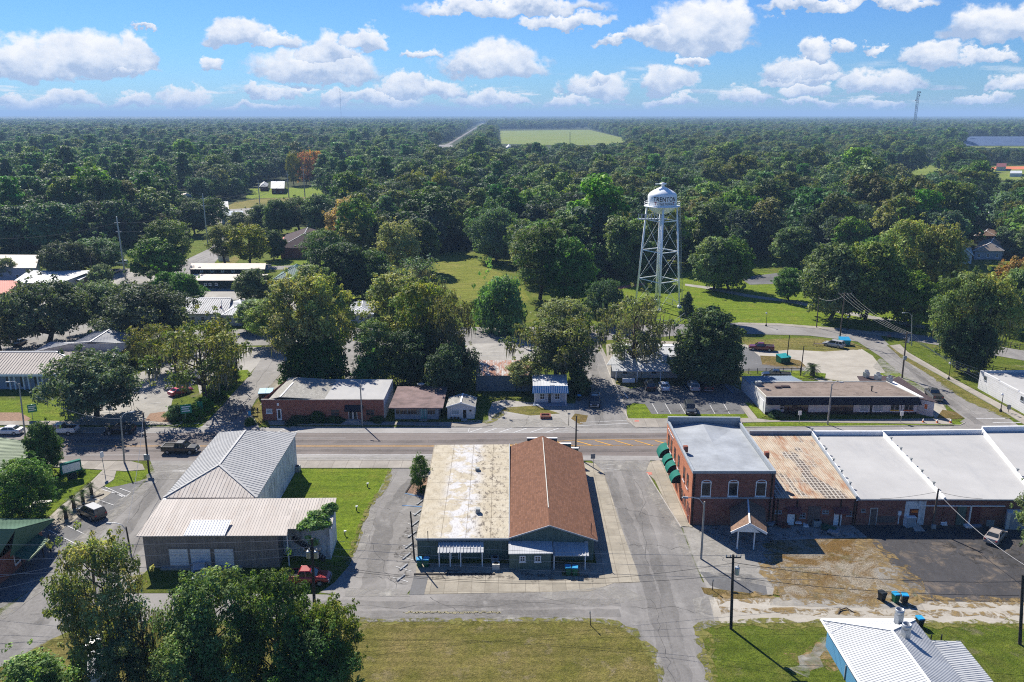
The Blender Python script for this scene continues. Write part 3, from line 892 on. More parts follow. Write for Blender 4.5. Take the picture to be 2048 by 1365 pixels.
kerb('kerb',[(1294,948),(1300,958),(1327,1001),(1362,1056)])
kerb('kerb',[(1180,1242.5),(1232,1251),(1264,1264),(1302,1303),(1317,1366)],0.2,0.05,'worn_pavers')
kerb('kerb',[(828,1150),(990,1150)],0.3,0.15,'dark_pole')
kerb('kerb',[(812,986),(822,970),(838,957),(862,953)],0.2,0.16,'dark_pole')
for px_ in([(300,958),(262,993),(215,1036),(150,1100),(62,1180),(-20,1245),(20,1228),(90,1180),(160,1112),(225,1045),(275,998),(318,962)],[(715,1246),(1180,1244),(1240,1254),(1240,1243),(1180,1232),(720,1234)],[(1240,1256),(1290,1290),(1330,1366),(1345,1366),(1306,1286),(1256,1248)],[(1300,956),(1370,1060),(1400,1150),(1380,1150),(1345,1060),(1290,980)],[(1425,1190),(1440,1250),(1400,1262),(1385,1200)],[(690,1194),(820,1194),(812,1180),(690,1176)],[(780,938),(745,1008),(712,1105),(690,1130),(705,1132),(730,1100),(760,1008),(796,940)],[(1050,1190),(1240,1172),(1300,1200),(1180,1215)],[(1186,924),(1300,924),(1290,945),(1210,940)],[(1540,1196),(1840,1204),(1850,1222),(1540,1212)],[(1395,1058),(1545,1090),(1560,1180),(1420,1150)],[(1740,1140),(1790,1130),(1860,1190),(1800,1200)],[(1760,716),(1860,778),(1895,800),(1890,820),(1830,790),(1745,735)],[(905,856),(1140,856),(1120,836),(930,842)],[(560,916),(872,916),(872,922),(560,922)],[(300,930),(420,930),(380,960),(300,960)]):
 sheet('sandy_film',px_,13,'sand_film')
R3=random.Random(3)
def film_strip(name,px,w,mat,lvl=13,wob=.35):
 """ragged strip along a line of pixels, for worn edges, tyre wear and stains"""
 pts=[G(x,y)for x,y in px]
 fine=[]
 for k in range(len(pts)-1):
  n=max(2,int((pts[k+1]-pts[k]).length/1.2))
  fine+=[lerp(pts[k],pts[k+1],t/n)for t in range(n)]
 fine.append(pts[-1])
 A,B=[],[]
 for k,p in enumerate(fine):
  d=(fine[min(k+1,len(fine)-1)]-fine[max(k-1,0)]).normalized()
  s=V((-d.y,d.x,0))
  A.append(p+s*w*R3.uniform(.5-wob,.5+wob));B.append(p-s*w*R3.uniform(.5-wob,.5+wob))
 k=USED[lvl]=USED.get(lvl,-1)+1
 z=V((0,0,ZL*lvl+.00025*k))
 m=MB()
 for k in range(len(fine)-1):
  m.face([B[k]+z,B[k+1]+z,A[k+1]+z,A[k]+z])
 return structure(m.build(name,mat))
for px_,w_,mt_ in(([(312,945),(262,993),(215,1036),(150,1100),(62,1180),(-10,1238)],1.7,'sand_film'),([(262,997),(150,1104),(10,1232)],.7,'sand_film'),([(718,1245),(1180,1243),(1232,1251),(1264,1265),(1302,1304),(1318,1366)],1.1,'grass_film'),([(1427,1366),(1402,1268),(1410,1254),(1440,1249),(1640,1249),(2048,1250)],1.4,'grass_film'),([(44,1317),(148,1262),(360,1249),(700,1246)],1.2,'grass_film'),([(784,940),(768,976),(738,1016),(722,1050),(705,1104),(692,1122)],.8,'grass_film'),([(1545,1084),(1545,1150),(1560,1194)],2.2,'straw_film'),([(1735,1078),(1775,1122),(1812,1170),(1838,1202)],3.2,'straw_film'),([(1430,1198),(1560,1196),(1700,1205),(1840,1204),(2048,1207)],1.8,'straw_film'),([(1545,1140),(1640,1180),(1760,1195)],5.0,'straw_film'),([(1600,1330),(1640,1310),(1680,1340)],3.2,'straw_film'),([(1700,1280),(1640,1300),(1600,1350)],2.0,'sand_film'),([(1440,1222),(1640,1226),(2048,1230)],1.1,'straw_film'),([(1500,692),(1600,697),(1722,700)],1.4,'grass_film'),([(1640,757),(1700,768),(1770,770)],1.6,'grass_film'),([(1612,735),(1560,735),(1524,728)],1.6,'straw_film'),([(1780,692),(1868,756),(1930,800),(2018,838)],1.0,'grass_film'),([(910,850),(980,845),(1010,822)],1.2,'grass_film'),([(1250,940),(1290,1050),(1330,1180),(1370,1365)],1.6,'tyre_film'),([(1215,945),(1260,1060),(1300,1180),(1345,1365)],1.6,'tyre_film'),([(480,1205),(820,1212),(1240,1206)],1.6,'tyre_film'),([(480,1226),(820,1232),(1240,1226)],1.5,'tyre_film'),([(330,950),(230,1090),(80,1250)],1.8,'tyre_film'),([(370,950),(280,1090),(140,1240)],1.6,'tyre_film'),([(830,960),(770,1040),(745,1180)],2.6,'tyre_film'),([(835,1040),(815,1100),(800,1170)],2.6,'stain_film'),([(-300,885),(900,884),(1340,872),(2100,872)],1.3,'tyre_film'),([(-300,901),(900,902),(1340,902)],1.3,'tyre_film'),([(1310,822),(1480,822)],1.5,'stain_film'),([(1290,776),(1450,776)],1.5,'stain_film'),([(1400,1060),(1480,1075),(1560,1072),(1720,1066)],3.0,'stain_film'),([(1890,1100),(2048,1110)],5.0,'stain_film'),([(1780,700),(1880,790),(1960,850)],1.6,'tyre_film'),([(860,1148),(1190,1158)],1.6,'stain_film'),([(560,760),(500,810),(450,850)],1.4,'tyre_film'),([(1185,715),(1200,850)],1.6,'tyre_film'),([(100,1030),(150,1045),(215,1000)],1.6,'stain_film'),([(1320,940),(1335,985),(1372,1050)],.9,'stain_film')):
 film_strip(mt_.split('_')[0]+'_wear',px_,w_,mt_,wob=.12 if mt_[0]=='t' else .35)
m=MB()
for a_,b_ in(((742,1010),(830,1035)),((730,1060),(790,1180)),((690,1150),(820,1165)),((700,1215),(1150,1205)),((860,1195),(980,1240)),((300,1230),(690,1215)),((1215,1010),(1340,1035)),((1240,1090),(1370,1100)),((1268,960),(1310,1150)),((1300,1200),(1345,1365)),((1250,1215),(1425,1225)),((300,985),(150,1190)),((240,1050),(120,1250)),((60,1230),(160,1250)),((-50,880),(860,884)),((600,902),(1320,905)),((1000,835),(1140,850)),((1080,815),(1040,858)),((470,840),(540,720)),((1410,1080),(1540,1110)),((1430,1110),(1500,1170)),((1250,780),(1480,800)),((1760,700),(1960,835)),((640,660),(640,690)),((1195,720),(1200,850))):
 p_=G(*a_);q_=G(*b_)
 n_=14
 sd_=V((-(q_-p_).y,(q_-p_).x,0)).normalized()
 last,off=p_,0
 for k in range(1,n_+1):
  off=off*.7+R3.uniform(-.5,.5)
  nxt=lerp(p_,q_,k/n_)+sd_*off
  d_=(nxt-last).normalized();s_=V((-d_.y,d_.x,0))*R3.uniform(.006,.022)
  z_=V((0,0,.083+.00002*k))
  m.face([last-s_+z_,nxt-s_+z_,nxt+s_+z_,last+s_+z_])
  last=nxt
structure(m.build('tar_seam','tar'))
m=MB()
for y in(892.2,894.4):
 stripe(m,(-400,y+1),(985,y),0.11,11,1)
stripe(m,(960,893.4),(1060,888),0.12,11,1)
stripe(m,(1060,888),(1160,880.5),0.12,12,1)
stripe(m,(1160,880.5),(1345,879.5),0.12,12,1)
stripe(m,(985,893.6),(1345,891),0.12,12,1)
for k in range(9):
 x=990+k*40
 t=min(1.0,(x-960)/190)
 stripe(m,(x,893.2-11*t),(x+36,892.6),0.3,12,1)
stripe(m,(588,877.3),(692,877.3),0.11,11)
stripe(m,(-400,877.5),(300,877.3),0.11,11)
stripe(m,(1055,877.8),(1115,877.6),0.11,11)
stripe(m,(-400,866.2),(340,866.2),0.11,11)
stripe(m,(550,866),(1100,866.5),0.11,11)
stripe(m,(1100,866.5),(1136,862),0.11,12)
stripe(m,(1560,865.2),(1820,864.6),0.11,11)
stripe(m,(560,910.2),(872,910.4),0.13,11)
stripe(m,(-400,913),(300,911),0.13,11)
for x in(938,968,998,1028,1060,1092):
 stripe(m,(x,866),(x+26,857.5),0.22,11)
for x in(555,590):
 stripe(m,(x,865.5),(x+18,858),0.22,11)
stripe(m,(936,866),(939,857),0.12,12)
stripe(m,(1615,857),(1625,864),0.12,11);stripe(m,(1803,856),(1818,864),0.12,11)
stripe(m,(330,945),(372,936),0.14,11);stripe(m,(345,943),(380,943),0.7,11)
stripe(m,(1150,853),(1258,848),0.16,12);stripe(m,(1160,846),(1258,842),0.16,12)
stripe(m,(388,848),(470,846),0.16,12);stripe(m,(400,854),(490,853),0.16,12)
stripe(m,(1952,838),(2010,838),0.3,12);stripe(m,(1985,846),(2050,846),0.3,12)
stripe(m,(1200,929),(1230,931),0.16,12);stripe(m,(1205,938),(1240,941),0.16,12)
o=structure(m.build('road_markings',['white_marking','yellow_marking']))
m=MB()
for x in(1304,1330,1359,1387,1418,1447):
 stripe(m,(x,808),(x+12,829),0.12,13)
for x in(1288,1311,1337,1366,1395,1424):
 stripe(m,(x,768),(x+12,784),0.12,13)
for a,b in(((1452,770),(1470,786)),((1463,772),(1480,786)),((1470,770),(1478,776)),((1455,776),(1472,774)),((1462,782),(1478,780))):
 stripe(m,a,b,0.12,13)
stripe(m,(1248,786),(1256,798),0.3,13)
for k in range(7):
 y=1035+k*21.5
 stripe(m,(822-k*6.0,y-8),(852-k*6,y+1),0.11,12)
for a,b in(((135,1053),(178,1074)),((98,1062),(157,1092)),((190,998),(228,1012)),((205,980),(255,996)),((240,978),(262,986)),((262,986),(250,996)),((225,985),(245,995)),((210,975),(252,994))):
 stripe(m,a,b,0.14,13)
for a,b in(((195,814),(230,812)),((205,826),(240,825)),((290,764),(315,766)),((288,752),(320,752)),((300,745),(312,768)),((300,808),(322,806)),((470,715),(500,713)),((455,723),(470,722))):
 stripe(m,a,b,0.16,13)
for a,b in(((955,705),(1040,705)),((955,712),(1040,712)),((953,698),(957,718))):
 stripe(m,a,b,0.12,13)
structure(m.build('parking_bay_markings','white_marking'))
m=MB()
stripe(m,(804,1012),(845,1015),0.14,13);stripe(m,(810,988),(850,997),0.14,13);stripe(m,(1450,772),(1466,787),0.16,14)
structure(m.build('accessible_bay_marking','blue_marking'))
m=MB()
for k in range(40):
 x=806+k*4.9
 stripe(m,(x,1226+1.6*math.sin(k*1.7)),(x+3+3*(k%3),1226.5+1.6*math.sin(k*2.3)),.1+.12*(k%3),13)
structure(m.build('faded_line','faded_yellow'))
m=MB()
m.face([G(1292,946)+V((0,0,.125)),G(1303,946)+V((0,0,.125)),G(1305,951)+V((0,0,.125)),G(1296,952)+V((0,0,.125))])
m.face([G(1269,842)+V((0,0,.125)),G(1278,842)+V((0,0,.125)),G(1278,845)+V((0,0,.125)),G(1269,845)+V((0,0,.125))])
m.face([G(1774,672)+V((0,0,.105)),G(1782,671)+V((0,0,.105)),G(1782,675)+V((0,0,.105)),G(1774,676)+V((0,0,.105))])
structure(m.build('tactile_paving','red_tactile'))
def ccw(p):
 a=sum(p[i].x*p[(i+1)%len(p)].y-p[(i+1)%len(p)].x*p[i].y for i in range(len(p)))
 return p if a>0 else p[::-1]
def foot_of(px,z):
 """footprint (near left, near right, far right, far left) under roof corners at height z"""
 return[G(x,y,z)*1.0 for x,y in px]
def flat(p,z=0.0):
 return V((p.x,p.y,z))
def walls(m,ft,z0,z1,mats=None):
 n=len(ft)
 for k in range(n):
  a,b=ft[k],ft[(k+1)%n]
  zz0=z1[k]if isinstance(z1,(list,tuple))else z1
  zz1=z1[(k+1)%n]if isinstance(z1,(list,tuple))else z1
  m.face([flat(a,z0),flat(b,z0),flat(b,zz1),flat(a,zz0)],mats[k]if mats else 0)
def slabroof(m,poly,th=0.14,mat=0,ribs=None,rmat=0,rw=0.05,rh=0.05,uvflip=False):
 """roof plane as a slab; ribs = spacing of raised seams running down the slope"""
 p=[V(q)for q in poly]
 nrm=V((0,0,0))
 for k in range(1,len(p)-1):
  nrm+=(p[k]-p[0]).cross(p[k+1]-p[0])
 if nrm.z<0:
  p=p[::-1]
  nrm=-nrm
 nrm.normalize()
 down=V((nrm.x,nrm.y,0))
 if down.length<0.01:
  down=(p[-1]-p[0])
 down=(down-nrm*down.dot(nrm)).normalized()
 side=nrm.cross(down).normalized()
 o=p[0]
 uv=[((q-o).dot(side),(q-o).dot(down))for q in p]
 m.face(p,mat,uv)
 lo=[q-V((0,0,th))for q in p]
 m.face(lo[::-1],mat)
 for k in range(len(p)):
  j=(k+1)%len(p)
  m.face([lo[k],lo[j],p[j],p[k]],mat)
 if ribs:
  s=[u[0]for u in uv]
  x=min(s)+ribs*0.5
  while x<max(s):
   hit=[]
   for k in range(len(p)):
    j=(k+1)%len(p)
    a,b=uv[k],uv[j]
    if(a[0]-x)*(b[0]-x)<0:
     t=(x-a[0])/(b[0]-a[0])
     hit.append(a[1]+(b[1]-a[1])*t)
   if len(hit)>=2:
    y0,y1=min(hit),max(hit)
    if y1-y0>0.1:
     A=o+side*x+down*y0
     B=o+side*x+down*y1
     w,h=side*rw/2,nrm*rh
     m.face([A-w,B-w,B-w*0.5+h,A-w*0.5+h][::-1],rmat)
     m.face([A-w*0.5+h,B-w*0.5+h,B+w*0.5+h,A+w*0.5+h][::-1],rmat)
     m.face([A+w*0.5+h,B+w*0.5+h,B+w,A+w][::-1],rmat)
   x+=ribs
def part(parent,name,mats,fn,smooth=False):
 m=MB()
 fn(m)
 return m.build(name,mats,parent,smooth)
def onwall(a,b,px,py,out=0.0):
 """distance along and height on the upright wall a-b that the photograph shows at a pixel"""
 d=ray(px,py)
 n=V((b.y-a.y,-(b.x-a.x),0)).normalized()
 o=V((0,0,CAMZ))
 t=(flat(a)+n*out-o).dot(n)/d.dot(n)
 p=o+d*t
 u=flat(b-a).normalized()
 return(flat(p)-flat(a)).dot(u),p.z
def wallbox(m,a,b,s0,s1,z0,z1,out,mat=0,back=-0.02):
 u=flat(b-a).normalized()
 n=V((u.y,-u.x,0))
 P=lambda s,o_,z:flat(a)+u*s+n*o_+V((0,0,z))
 m.hexa([P(s0,out,z0),P(s1,out,z0),P(s1,back,z0),P(s0,back,z0)],[P(s0,out,z1),P(s1,out,z1),P(s1,back,z1),P(s0,back,z1)],mat)
def window(root,a,b,s0,s1,z0,z1,frame='white_trim',glass='window_glass',bars=(1,1),fw=0.09,sill=True,name='window'):
 """glazed pane in a frame standing proud of the wall"""
 m=MB()
 wallbox(m,a,b,s0,s0+fw,z0,z1,0.06);wallbox(m,a,b,s1-fw,s1,z0,z1,0.06)
 wallbox(m,a,b,s0+fw,s1-fw,z0,z0+fw,0.06);wallbox(m,a,b,s0+fw,s1-fw,z1-fw,z1,0.06)
 for k in range(1,bars[0]):
  s=s0+(s1-s0)*k/bars[0]
  wallbox(m,a,b,s-0.03,s+0.03,z0+fw,z1-fw,0.05)
 for k in range(1,bars[1]):
  z=z0+(z1-z0)*k/bars[1]
  wallbox(m,a,b,s0+fw,s1-fw,z-0.03,z+0.03,0.047)
 if sill:
  wallbox(m,a,b,s0-0.06,s1+0.06,z0-0.09,z0-0.005,0.13)
 w=m.build(name,frame,root)
 m=MB()
 wallbox(m,a,b,s0+fw*0.6,s1-fw*0.6,z0+fw*0.6,z1-fw*0.6,0.025)
 m.build('pane',glass,w)
 return w
def winpx(root,a,b,x0,y0,x1,y1,**kw):
 s0,z1=onwall(a,b,x0,y0)
 s1,z0=onwall(a,b,x1,y1)
 return window(root,a,b,min(s0,s1),max(s0,s1),max(z0,0.15),z1,**kw)
def door(root,a,b,s0,s1,z0,z1,mat='white_trim',frame='white_trim',glass=None):
 m=MB()
 wallbox(m,a,b,s0,s0+0.08,z0,z1,0.07);wallbox(m,a,b,s1-0.08,s1,z0,z1,0.07);wallbox(m,a,b,s0+0.08,s1-0.08,z1-0.08,z1,0.07)
 d=m.build('door',frame,root)
 m=MB()
 wallbox(m,a,b,s0+0.085,s1-0.085,z0+0.02,z1-0.085,0.04)
 if glass:
  wallbox(m,a,b,s0+0.2,s1-0.2,z0+0.35,z1-0.22,0.048,1)
 m.build('door_leaf',[mat,glass]if glass else mat,d)
 m=MB()
 wallbox(m,a,b,s1-0.22,s1-0.15,z0+0.95,z0+1.05,0.1)
 m.build('handle','steel',d)
 return d
def doorpx(root,a,b,x0,y0,x1,y1,z0=0.05,**kw):
 s0,z1=onwall(a,b,x0,y0)
 s1,_=onwall(a,b,x1,y1)
 return door(root,a,b,min(s0,s1),max(s0,s1),z0,z1,**kw)
def ring(m,ft,z0,z1,w,mat=0):
 """parapet or coping running round a footprint, w wide, inward"""
 c=sum((flat(p)for p in ft),V((0,0,0)))/len(ft)
 n=len(ft)
 inn=[]
 for k in range(n):
  a,b,d=flat(ft[k-1]),flat(ft[k]),flat(ft[(k+1)%n])
  e1,e2=(b-a).normalized(),(d-b).normalized()
  n1,n2=V((-e1.y,e1.x,0)),V((-e2.y,e2.x,0))
  q=n1+n2
  q=q/max(0.3,q.dot(n1))
  inn.append(b+q*w)
 for k in range(n):
  j=(k+1)%n
  a,b,c2,d=flat(ft[k]),flat(ft[j]),inn[j],inn[k]
  up0,up1=V((0,0,z0)),V((0,0,z1))
  m.face([a+up1,b+up1,c2+up1,d+up1],mat)
  m.face([a+up0,b+up0,b+up1,a+up1],mat)
  m.face([c2+up0,d+up0,d+up1,c2+up1],mat)
 return inn
def grow(ft,d):
 n=len(ft)
 o=[]
 for k in range(n):
  a,b,c=flat(ft[k-1]),flat(ft[k]),flat(ft[(k+1)%n])
  e1,e2=(b-a).normalized(),(c-b).normalized()
  q=V((e1.y,-e1.x,0))+V((e2.y,-e2.x,0))
  q=q/max(0.3,q.dot(V((e1.y,-e1.x,0))))
  o.append(b+q*d)
 return o
def house_base(name,label,cat,ft,group=None):
 c=sum((flat(p)for p in ft),V((0,0,0)))/len(ft)
 return thing(name,label,cat,c,group)
def gable(root,ft,z,rise,along,mat,over=0.4,ribs=None,wallmat='white_siding',trim='white_trim',th=0.14):
 """gable roof; along = 0: ridge runs from side 3-0 to side 1-2 (left-right), 1: ridge runs near-far"""
 g=grow(ft,over)
 if along==0:
  e1,e2=(g[0],g[3]),(g[1],g[2])
  f1,f2=(ft[0],ft[3]),(ft[1],ft[2])
 else:
  e1,e2=(g[0],g[1]),(g[3],g[2])
  f1,f2=(ft[0],ft[1]),(ft[3],ft[2])
 half=(f1[0]-f1[1]).length/2
 drop=rise*over/max(half,0.1)
 r1,r2=flat((e1[0]+e1[1])/2,z+rise),flat((e2[0]+e2[1])/2,z+rise)
 zl=z-drop
 m=MB()
 slabroof(m,[flat(e1[0],zl),flat(e2[0],zl),r2,r1],th,0,ribs)
 slabroof(m,[flat(e2[1],zl),flat(e1[1],zl),r1,r2],th,0,ribs)
 rf=m.build('roof',mat,root)
 m=MB()
 for f in(f1,f2):
  mid=flat((f[0]+f[1])/2,z+rise-0.16)
  m.face([flat(f[0],z-0.01),flat(f[1],z-0.01),mid])
 m.build('gable_wall',wallmat,root)
 m=MB()
 for(ea,eb),r in((e1,r1),(e2,r2)):
  d=(r2-r1).normalized()*(0.03 if r is r2 else-0.03)
  m.bar(flat(ea,zl-0.09)+d,r+V((0,0,-0.07))+d,0.06,0.2)
  m.bar(flat(eb,zl-0.09)+d,r+V((0,0,-0.07))+d,0.06,0.2)
 m.bar(r1+V((0,0,0.04)),r2+V((0,0,0.04)),0.3,0.06)
 m.build('roof_trim',trim,rf)
 return rf
def hip(root,ft,z,rise,mat,over=0.5,ribs=None,trim='white_trim',ridge=None,th=0.14):
 g=grow(ft,over)
 la,lb=(g[1]-g[0]).length,(g[3]-g[0]).length
 if ridge:
  r1,r2=ridge
 elif la>=lb:
  h=lb/2/la
  r1=flat(lerp((g[0]+g[3])/2,(g[1]+g[2])/2,h),z+rise);r2=flat(lerp((g[0]+g[3])/2,(g[1]+g[2])/2,1-h),z+rise)
 else:
  h=la/2/lb
  r1=flat(lerp((g[0]+g[1])/2,(g[3]+g[2])/2,h),z+rise);r2=flat(lerp((g[0]+g[1])/2,(g[3]+g[2])/2,1-h),z+rise)
 G_=[flat(p,z)for p in g]
 m=MB()
 if la>=lb:
  slabroof(m,[G_[0],G_[1],r2,r1],th,0,ribs);slabroof(m,[G_[2],G_[3],r1,r2],th,0,ribs)
  slabroof(m,[G_[1],G_[2],r2],th,0,ribs);slabroof(m,[G_[3],G_[0],r1],th,0,ribs)
  hips=[(G_[0],r1),(G_[3],r1),(G_[1],r2),(G_[2],r2),(r1,r2)]
 else:
  slabroof(m,[G_[1],G_[2],r2,r1],th,0,ribs);slabroof(m,[G_[3],G_[0],r1,r2],th,0,ribs)
  slabroof(m,[G_[0],G_[1],r1],th,0,ribs);slabroof(m,[G_[2],G_[3],r2],th,0,ribs)
  hips=[(G_[0],r1),(G_[1],r1),(G_[3],r2),(G_[2],r2),(r1,r2)]
 rf=m.build('roof',mat,root)
 m=MB()
 for p,q in hips:
  m.bar(p+V((0,0,0.04)),q+V((0,0,0.04)),0.22,0.05)
 m.build('ridge_cap',trim,rf)
 return rf
def simple_house(name,label,cat,px,z,rise,kind,roofmat,wallmat,over=0.4,ribs=None,wins=3,along=0,group=None,trim='white_trim',winmat='window_glass',rows=1):
 ft=foot_of(px,z)
 root=house_base(name,label,cat,ft,group)
 part(root,'wall',wallmat,lambda m:walls(m,ft,-0.1,z))
 if kind=='gable':
  gable(root,ft,z,rise,along,roofmat,over,ribs,wallmat,trim)
 elif kind=='hip':
  hip(root,ft,z,rise,roofmat,over,ribs,trim)
 else:
  g=grow(ft,over)
  part(root,'roof',roofmat,lambda m:slabroof(m,[flat(g[0],z+0.02),flat(g[1],z+0.02),flat(g[2],z+rise),flat(g[3],z+rise)],0.16,0,ribs))
 W_=(ft[1]-ft[0]).length
 for k in range(wins):
  c=W_*(k+0.5)/wins
  window(root,ft[0],ft[1],c-0.55,c+0.55,min(0.9,z-1.5),min(2.2,z-0.3),bars=(1,2),glass=winmat)
 D_=(ft[2]-ft[1]).length
 for a,b,n in((ft[1],ft[2],2),(ft[3],ft[0],2)):
  for k in range(n):
   c=D_*(k+0.5)/n
   if D_>4:
    window(root,a,b,c-0.5,c+0.5,min(0.9,z-1.5),min(2.1,z-0.3),bars=(1,2))
 return root,ft
Zb=HT(1380,1051,944)
ft=[G(1386,944,Zb),G(1552,944,Zb),G(1479,843,Zb),G(1335,842,Zb)]
BRK=ft
root=house_base('brick_building','two storey red brick corner building with a grey roof and four round teal awnings','building',ft)
part(root,'wall',['dark_brick','red_brick','orange_brick'],lambda m:walls(m,ft,-0.1,Zb,[0,1,1,2]))
a,b,c,d=ft
zr=Zb-0.55
def f_(m):
 mid=lerp(lerp(a,b,.5),lerp(d,c,.5),.36)
 apex=flat(lerp(lerp(a,b,.47),lerp(d,c,.47),.97),zr+0.5)
 top=flat(lerp(lerp(a,b,.47),lerp(d,c,.47),.60),zr+0.12)
 low=flat(lerp(lerp(a,b,.45),lerp(d,c,.45),.45),zr+0.05)
 A,B,C,D=(flat(p,zr+k)for p,k in zip(grow(ft,-0.3),(0.06,0.0,-0.05,-0.05)))
 n1,n2=flat(lerp(a,b,.36),zr+.12),flat(lerp(a,b,.62),zr+.12)
 n1=lerp(n1,d,0.02);n2=lerp(n2,c,0.02);n1.z=n2.z=zr+.18
 m.face([A,n1,low]);m.face([n1,n2,low]);m.face([n2,B,low])
 m.face([B,C,top,low]);m.face([D,A,low,top]);m.face([C,apex,top]);m.face([apex,D,top]);m.face([C,D,apex])
part(root,'roof','grey_membrane',f_)
def f_(m):
 ring(m,grow(ft,.04),Zb-0.25,Zb+0.12,0.3)
 ring(m,grow(ft,-.05),zr-0.2,Zb-.255,0.2)
 u=(c-d).normalized()
 m.hexa([flat(p,Zb+.12)for p in(d+(a-d)*.02,c+(b-c)*.02,c,d)],[flat(p,Zb+.75)for p in(d+(a-d)*.02,c+(b-c)*.02,c,d)])
part(root,'parapet','grey_trim',f_)
for x0,x1 in((1403,1421),(1457,1475),(1512,1531)):
 s0,z1=onwall(a,b,x0,965);s1,z0=onwall(a,b,x1,993)
 w=window(root,a,b,s0,s1,z0,z1,bars=(1,1),fw=0.11)
 m=MB()
 u=(b-a).normalized();n=V((u.y,-u.x,0))
 for k in range(6):
  t0,t1=math.pi*k/6,math.pi*(k+1)/6
  R,cx=(s1-s0)/2+.04,(s0+s1)/2
  P=lambda r,t,o_:flat(a)+u*(cx-r*math.cos(t))+n*o_+V((0,0,z1-0.02+0.55*r*math.sin(t)))
  m.hexa([P(R-.14,t1,.09),P(R-.14,t0,.09),P(R-.14,t0,-.02),P(R-.14,t1,-.02)],[P(R,t1,.09),P(R,t0,.09),P(R,t0,-.02),P(R,t1,-.02)])
 m.build('arched_head','white_trim',w)
zb=onwall(a,b,1450,996)[1]
part(root,'ledge','grey_trim',lambda m:wallbox(m,a,b,0.1,(b-a).length-.1,zb-.08,zb+.08,.12))
for s_ in(.18,(b-a).length-.5):
 part(root,'drainpipe','black_metal',lambda m:wallbox(m,a,b,s_,s_+.16,0,Zb-.3,.15))
Ls=(a-d).length
for x0,y0,x1,y1 in((1399-62.5,868,1402-63,892),(1341,880,1345,906),(1348,896,1352,922),(1355,912,1360,938),(1366,936,1371,962),(1373,950,1378,976)):
 s,zz=onwall(d,a,(x0+x1)/2,(y0+y1)/2)
 window(root,d,a,s-.5,s+.5,Zb-3.5,Zb-1.5,frame='dark_brick',bars=(1,2),name='window')
 part(root,'window_sill','white_trim',lambda m:wallbox(m,d,a,s-.6,s+.6,Zb-3.72,Zb-3.52,.14))
for fr in(0.70,0.80,0.91):
 s=Ls*fr
 window(root,d,a,s-.6,s+.6,0.9,2.7,bars=(2,3),frame='dark_brick')
door(root,d,a,Ls-1.6,Ls-.5,.05,2.4,mat='maroon_trim',frame='dark_brick')
for px_,py_ in((1334,900),(1341,925),(1347,942),(1356,960)):
 s,zz=onwall(d,a,px_-5,py_,.5)
 u=(a-d).normalized();n=V((u.y,-u.x,0))
 W_=0.95 if py_>910 else 1.25
 R=1.25 if py_>910 else 1.5
 m=MB()
 z0=2.75
 P=lambda sx,t:flat(d)+u*(s+sx)+n*(R*math.cos(t)+.02)+V((0,0,z0+R*1.05*math.sin(t)))
 for k in range(8):
  t0,t1=math.pi/2*k/8,math.pi/2*(k+1)/8
  m.face([P(-W_,t0),P(W_,t0),P(W_,t1),P(-W_,t1)])
 aw=m.build('awning','teal_canvas',root)
 for sg in(-1,1):
  m=MB()
  m.face([P(sg*W_*.99,0),*[P(sg*W_*.99,math.pi/2*k/8)for k in range(1,9)],flat(d)+u*(s+sg*W_*.99)+n*.02+V((0,0,z0))])
  m.build('awning_end','dark_fabric',aw)
m=MB()
for k in range(7):
 s=1.2+k*.62
 wallbox(m,d,a,s,s+.07,Zb-1.3,Zb-.75,.06);wallbox(m,d,a,s+.07,s+.4,Zb-.84,Zb-.75,.05)
m.build('wall_lettering','white_trim',root)
for(x,y,lab)in((1371,900,0),(1533,912,1)):
 p=G(x,y,Zb)
 part(root,'chimney','red_brick',lambda m:m.box((p.x,p.y,Zb+.15),(.6,.6,.9)))
za=2.6
cf=[G(1462,1064,za),G(1534,1066,za),G(1534,1030,za),G(1462,1030,za)]
cf=[cf[0],cf[1],flat(lerp(a,b,0.905))+V((0,-.1,za)),flat(lerp(a,b,0.47))+V((0,-.1,za))]
cr_=MB()
rs=[flat((cf[0]+cf[1])/2,za+1.25),flat((cf[2]+cf[3])/2,za+1.25)]
slabroof(cr_,[flat(cf[0],za),rs[0],rs[1],flat(cf[3],za)],.14,0)
slabroof(cr_,[rs[0],flat(cf[1],za),flat(cf[2],za),rs[1]],.14,0)
cp=cr_.build('carport_roof','tan_shingle',root)
def f_(m):
 n=V((0,-.03,0))
 m.bar(flat(cf[0],za-.12)+n,rs[0]+V((0,0,-.1))+n,.08,.3);m.bar(flat(cf[1],za-.12)+n,rs[0]+V((0,0,-.1))+n,.08,.3)
 m.bar(rs[0]+V((0,0,.04)),rs[1]+V((0,0,.04)),.2,.06)
 m.face([flat(cf[0],za-.1)+V((.8,.2,0)),flat(cf[1],za-.1)+V((-.8,.2,0)),rs[0]+V((0,.2,-.25))])
part(root,'carport_gable','white_trim',f_)
for t in(.22,.68):
 p=lerp(cf[0],cf[1],t)
 part(root,'carport_post','white_trim',lambda m:m.box((p.x,p.y+.25,za/2),(.14,.14,za)))
Zr=4.0
rr=[G(1551,997,Zr),G(1714,998,Zr),G(1622,873,Zr),G(1498,873,Zr)]
root=house_base('brick_shop','low brick shop with a rust streaked metal roof next to the two storey corner block','shop',rr)
RUST=rr
part(root,'wall','dark_brick',lambda m:walls(m,rr,-.1,Zr-.02))
part(root,'roof','rusty_seam_metal',lambda m:slabroof(m,[flat(rr[0],Zr),flat(rr[1],Zr),flat(rr[2],Zr+.35),flat(rr[3],Zr+.35)],.12,0,.62,0,.04,.04))
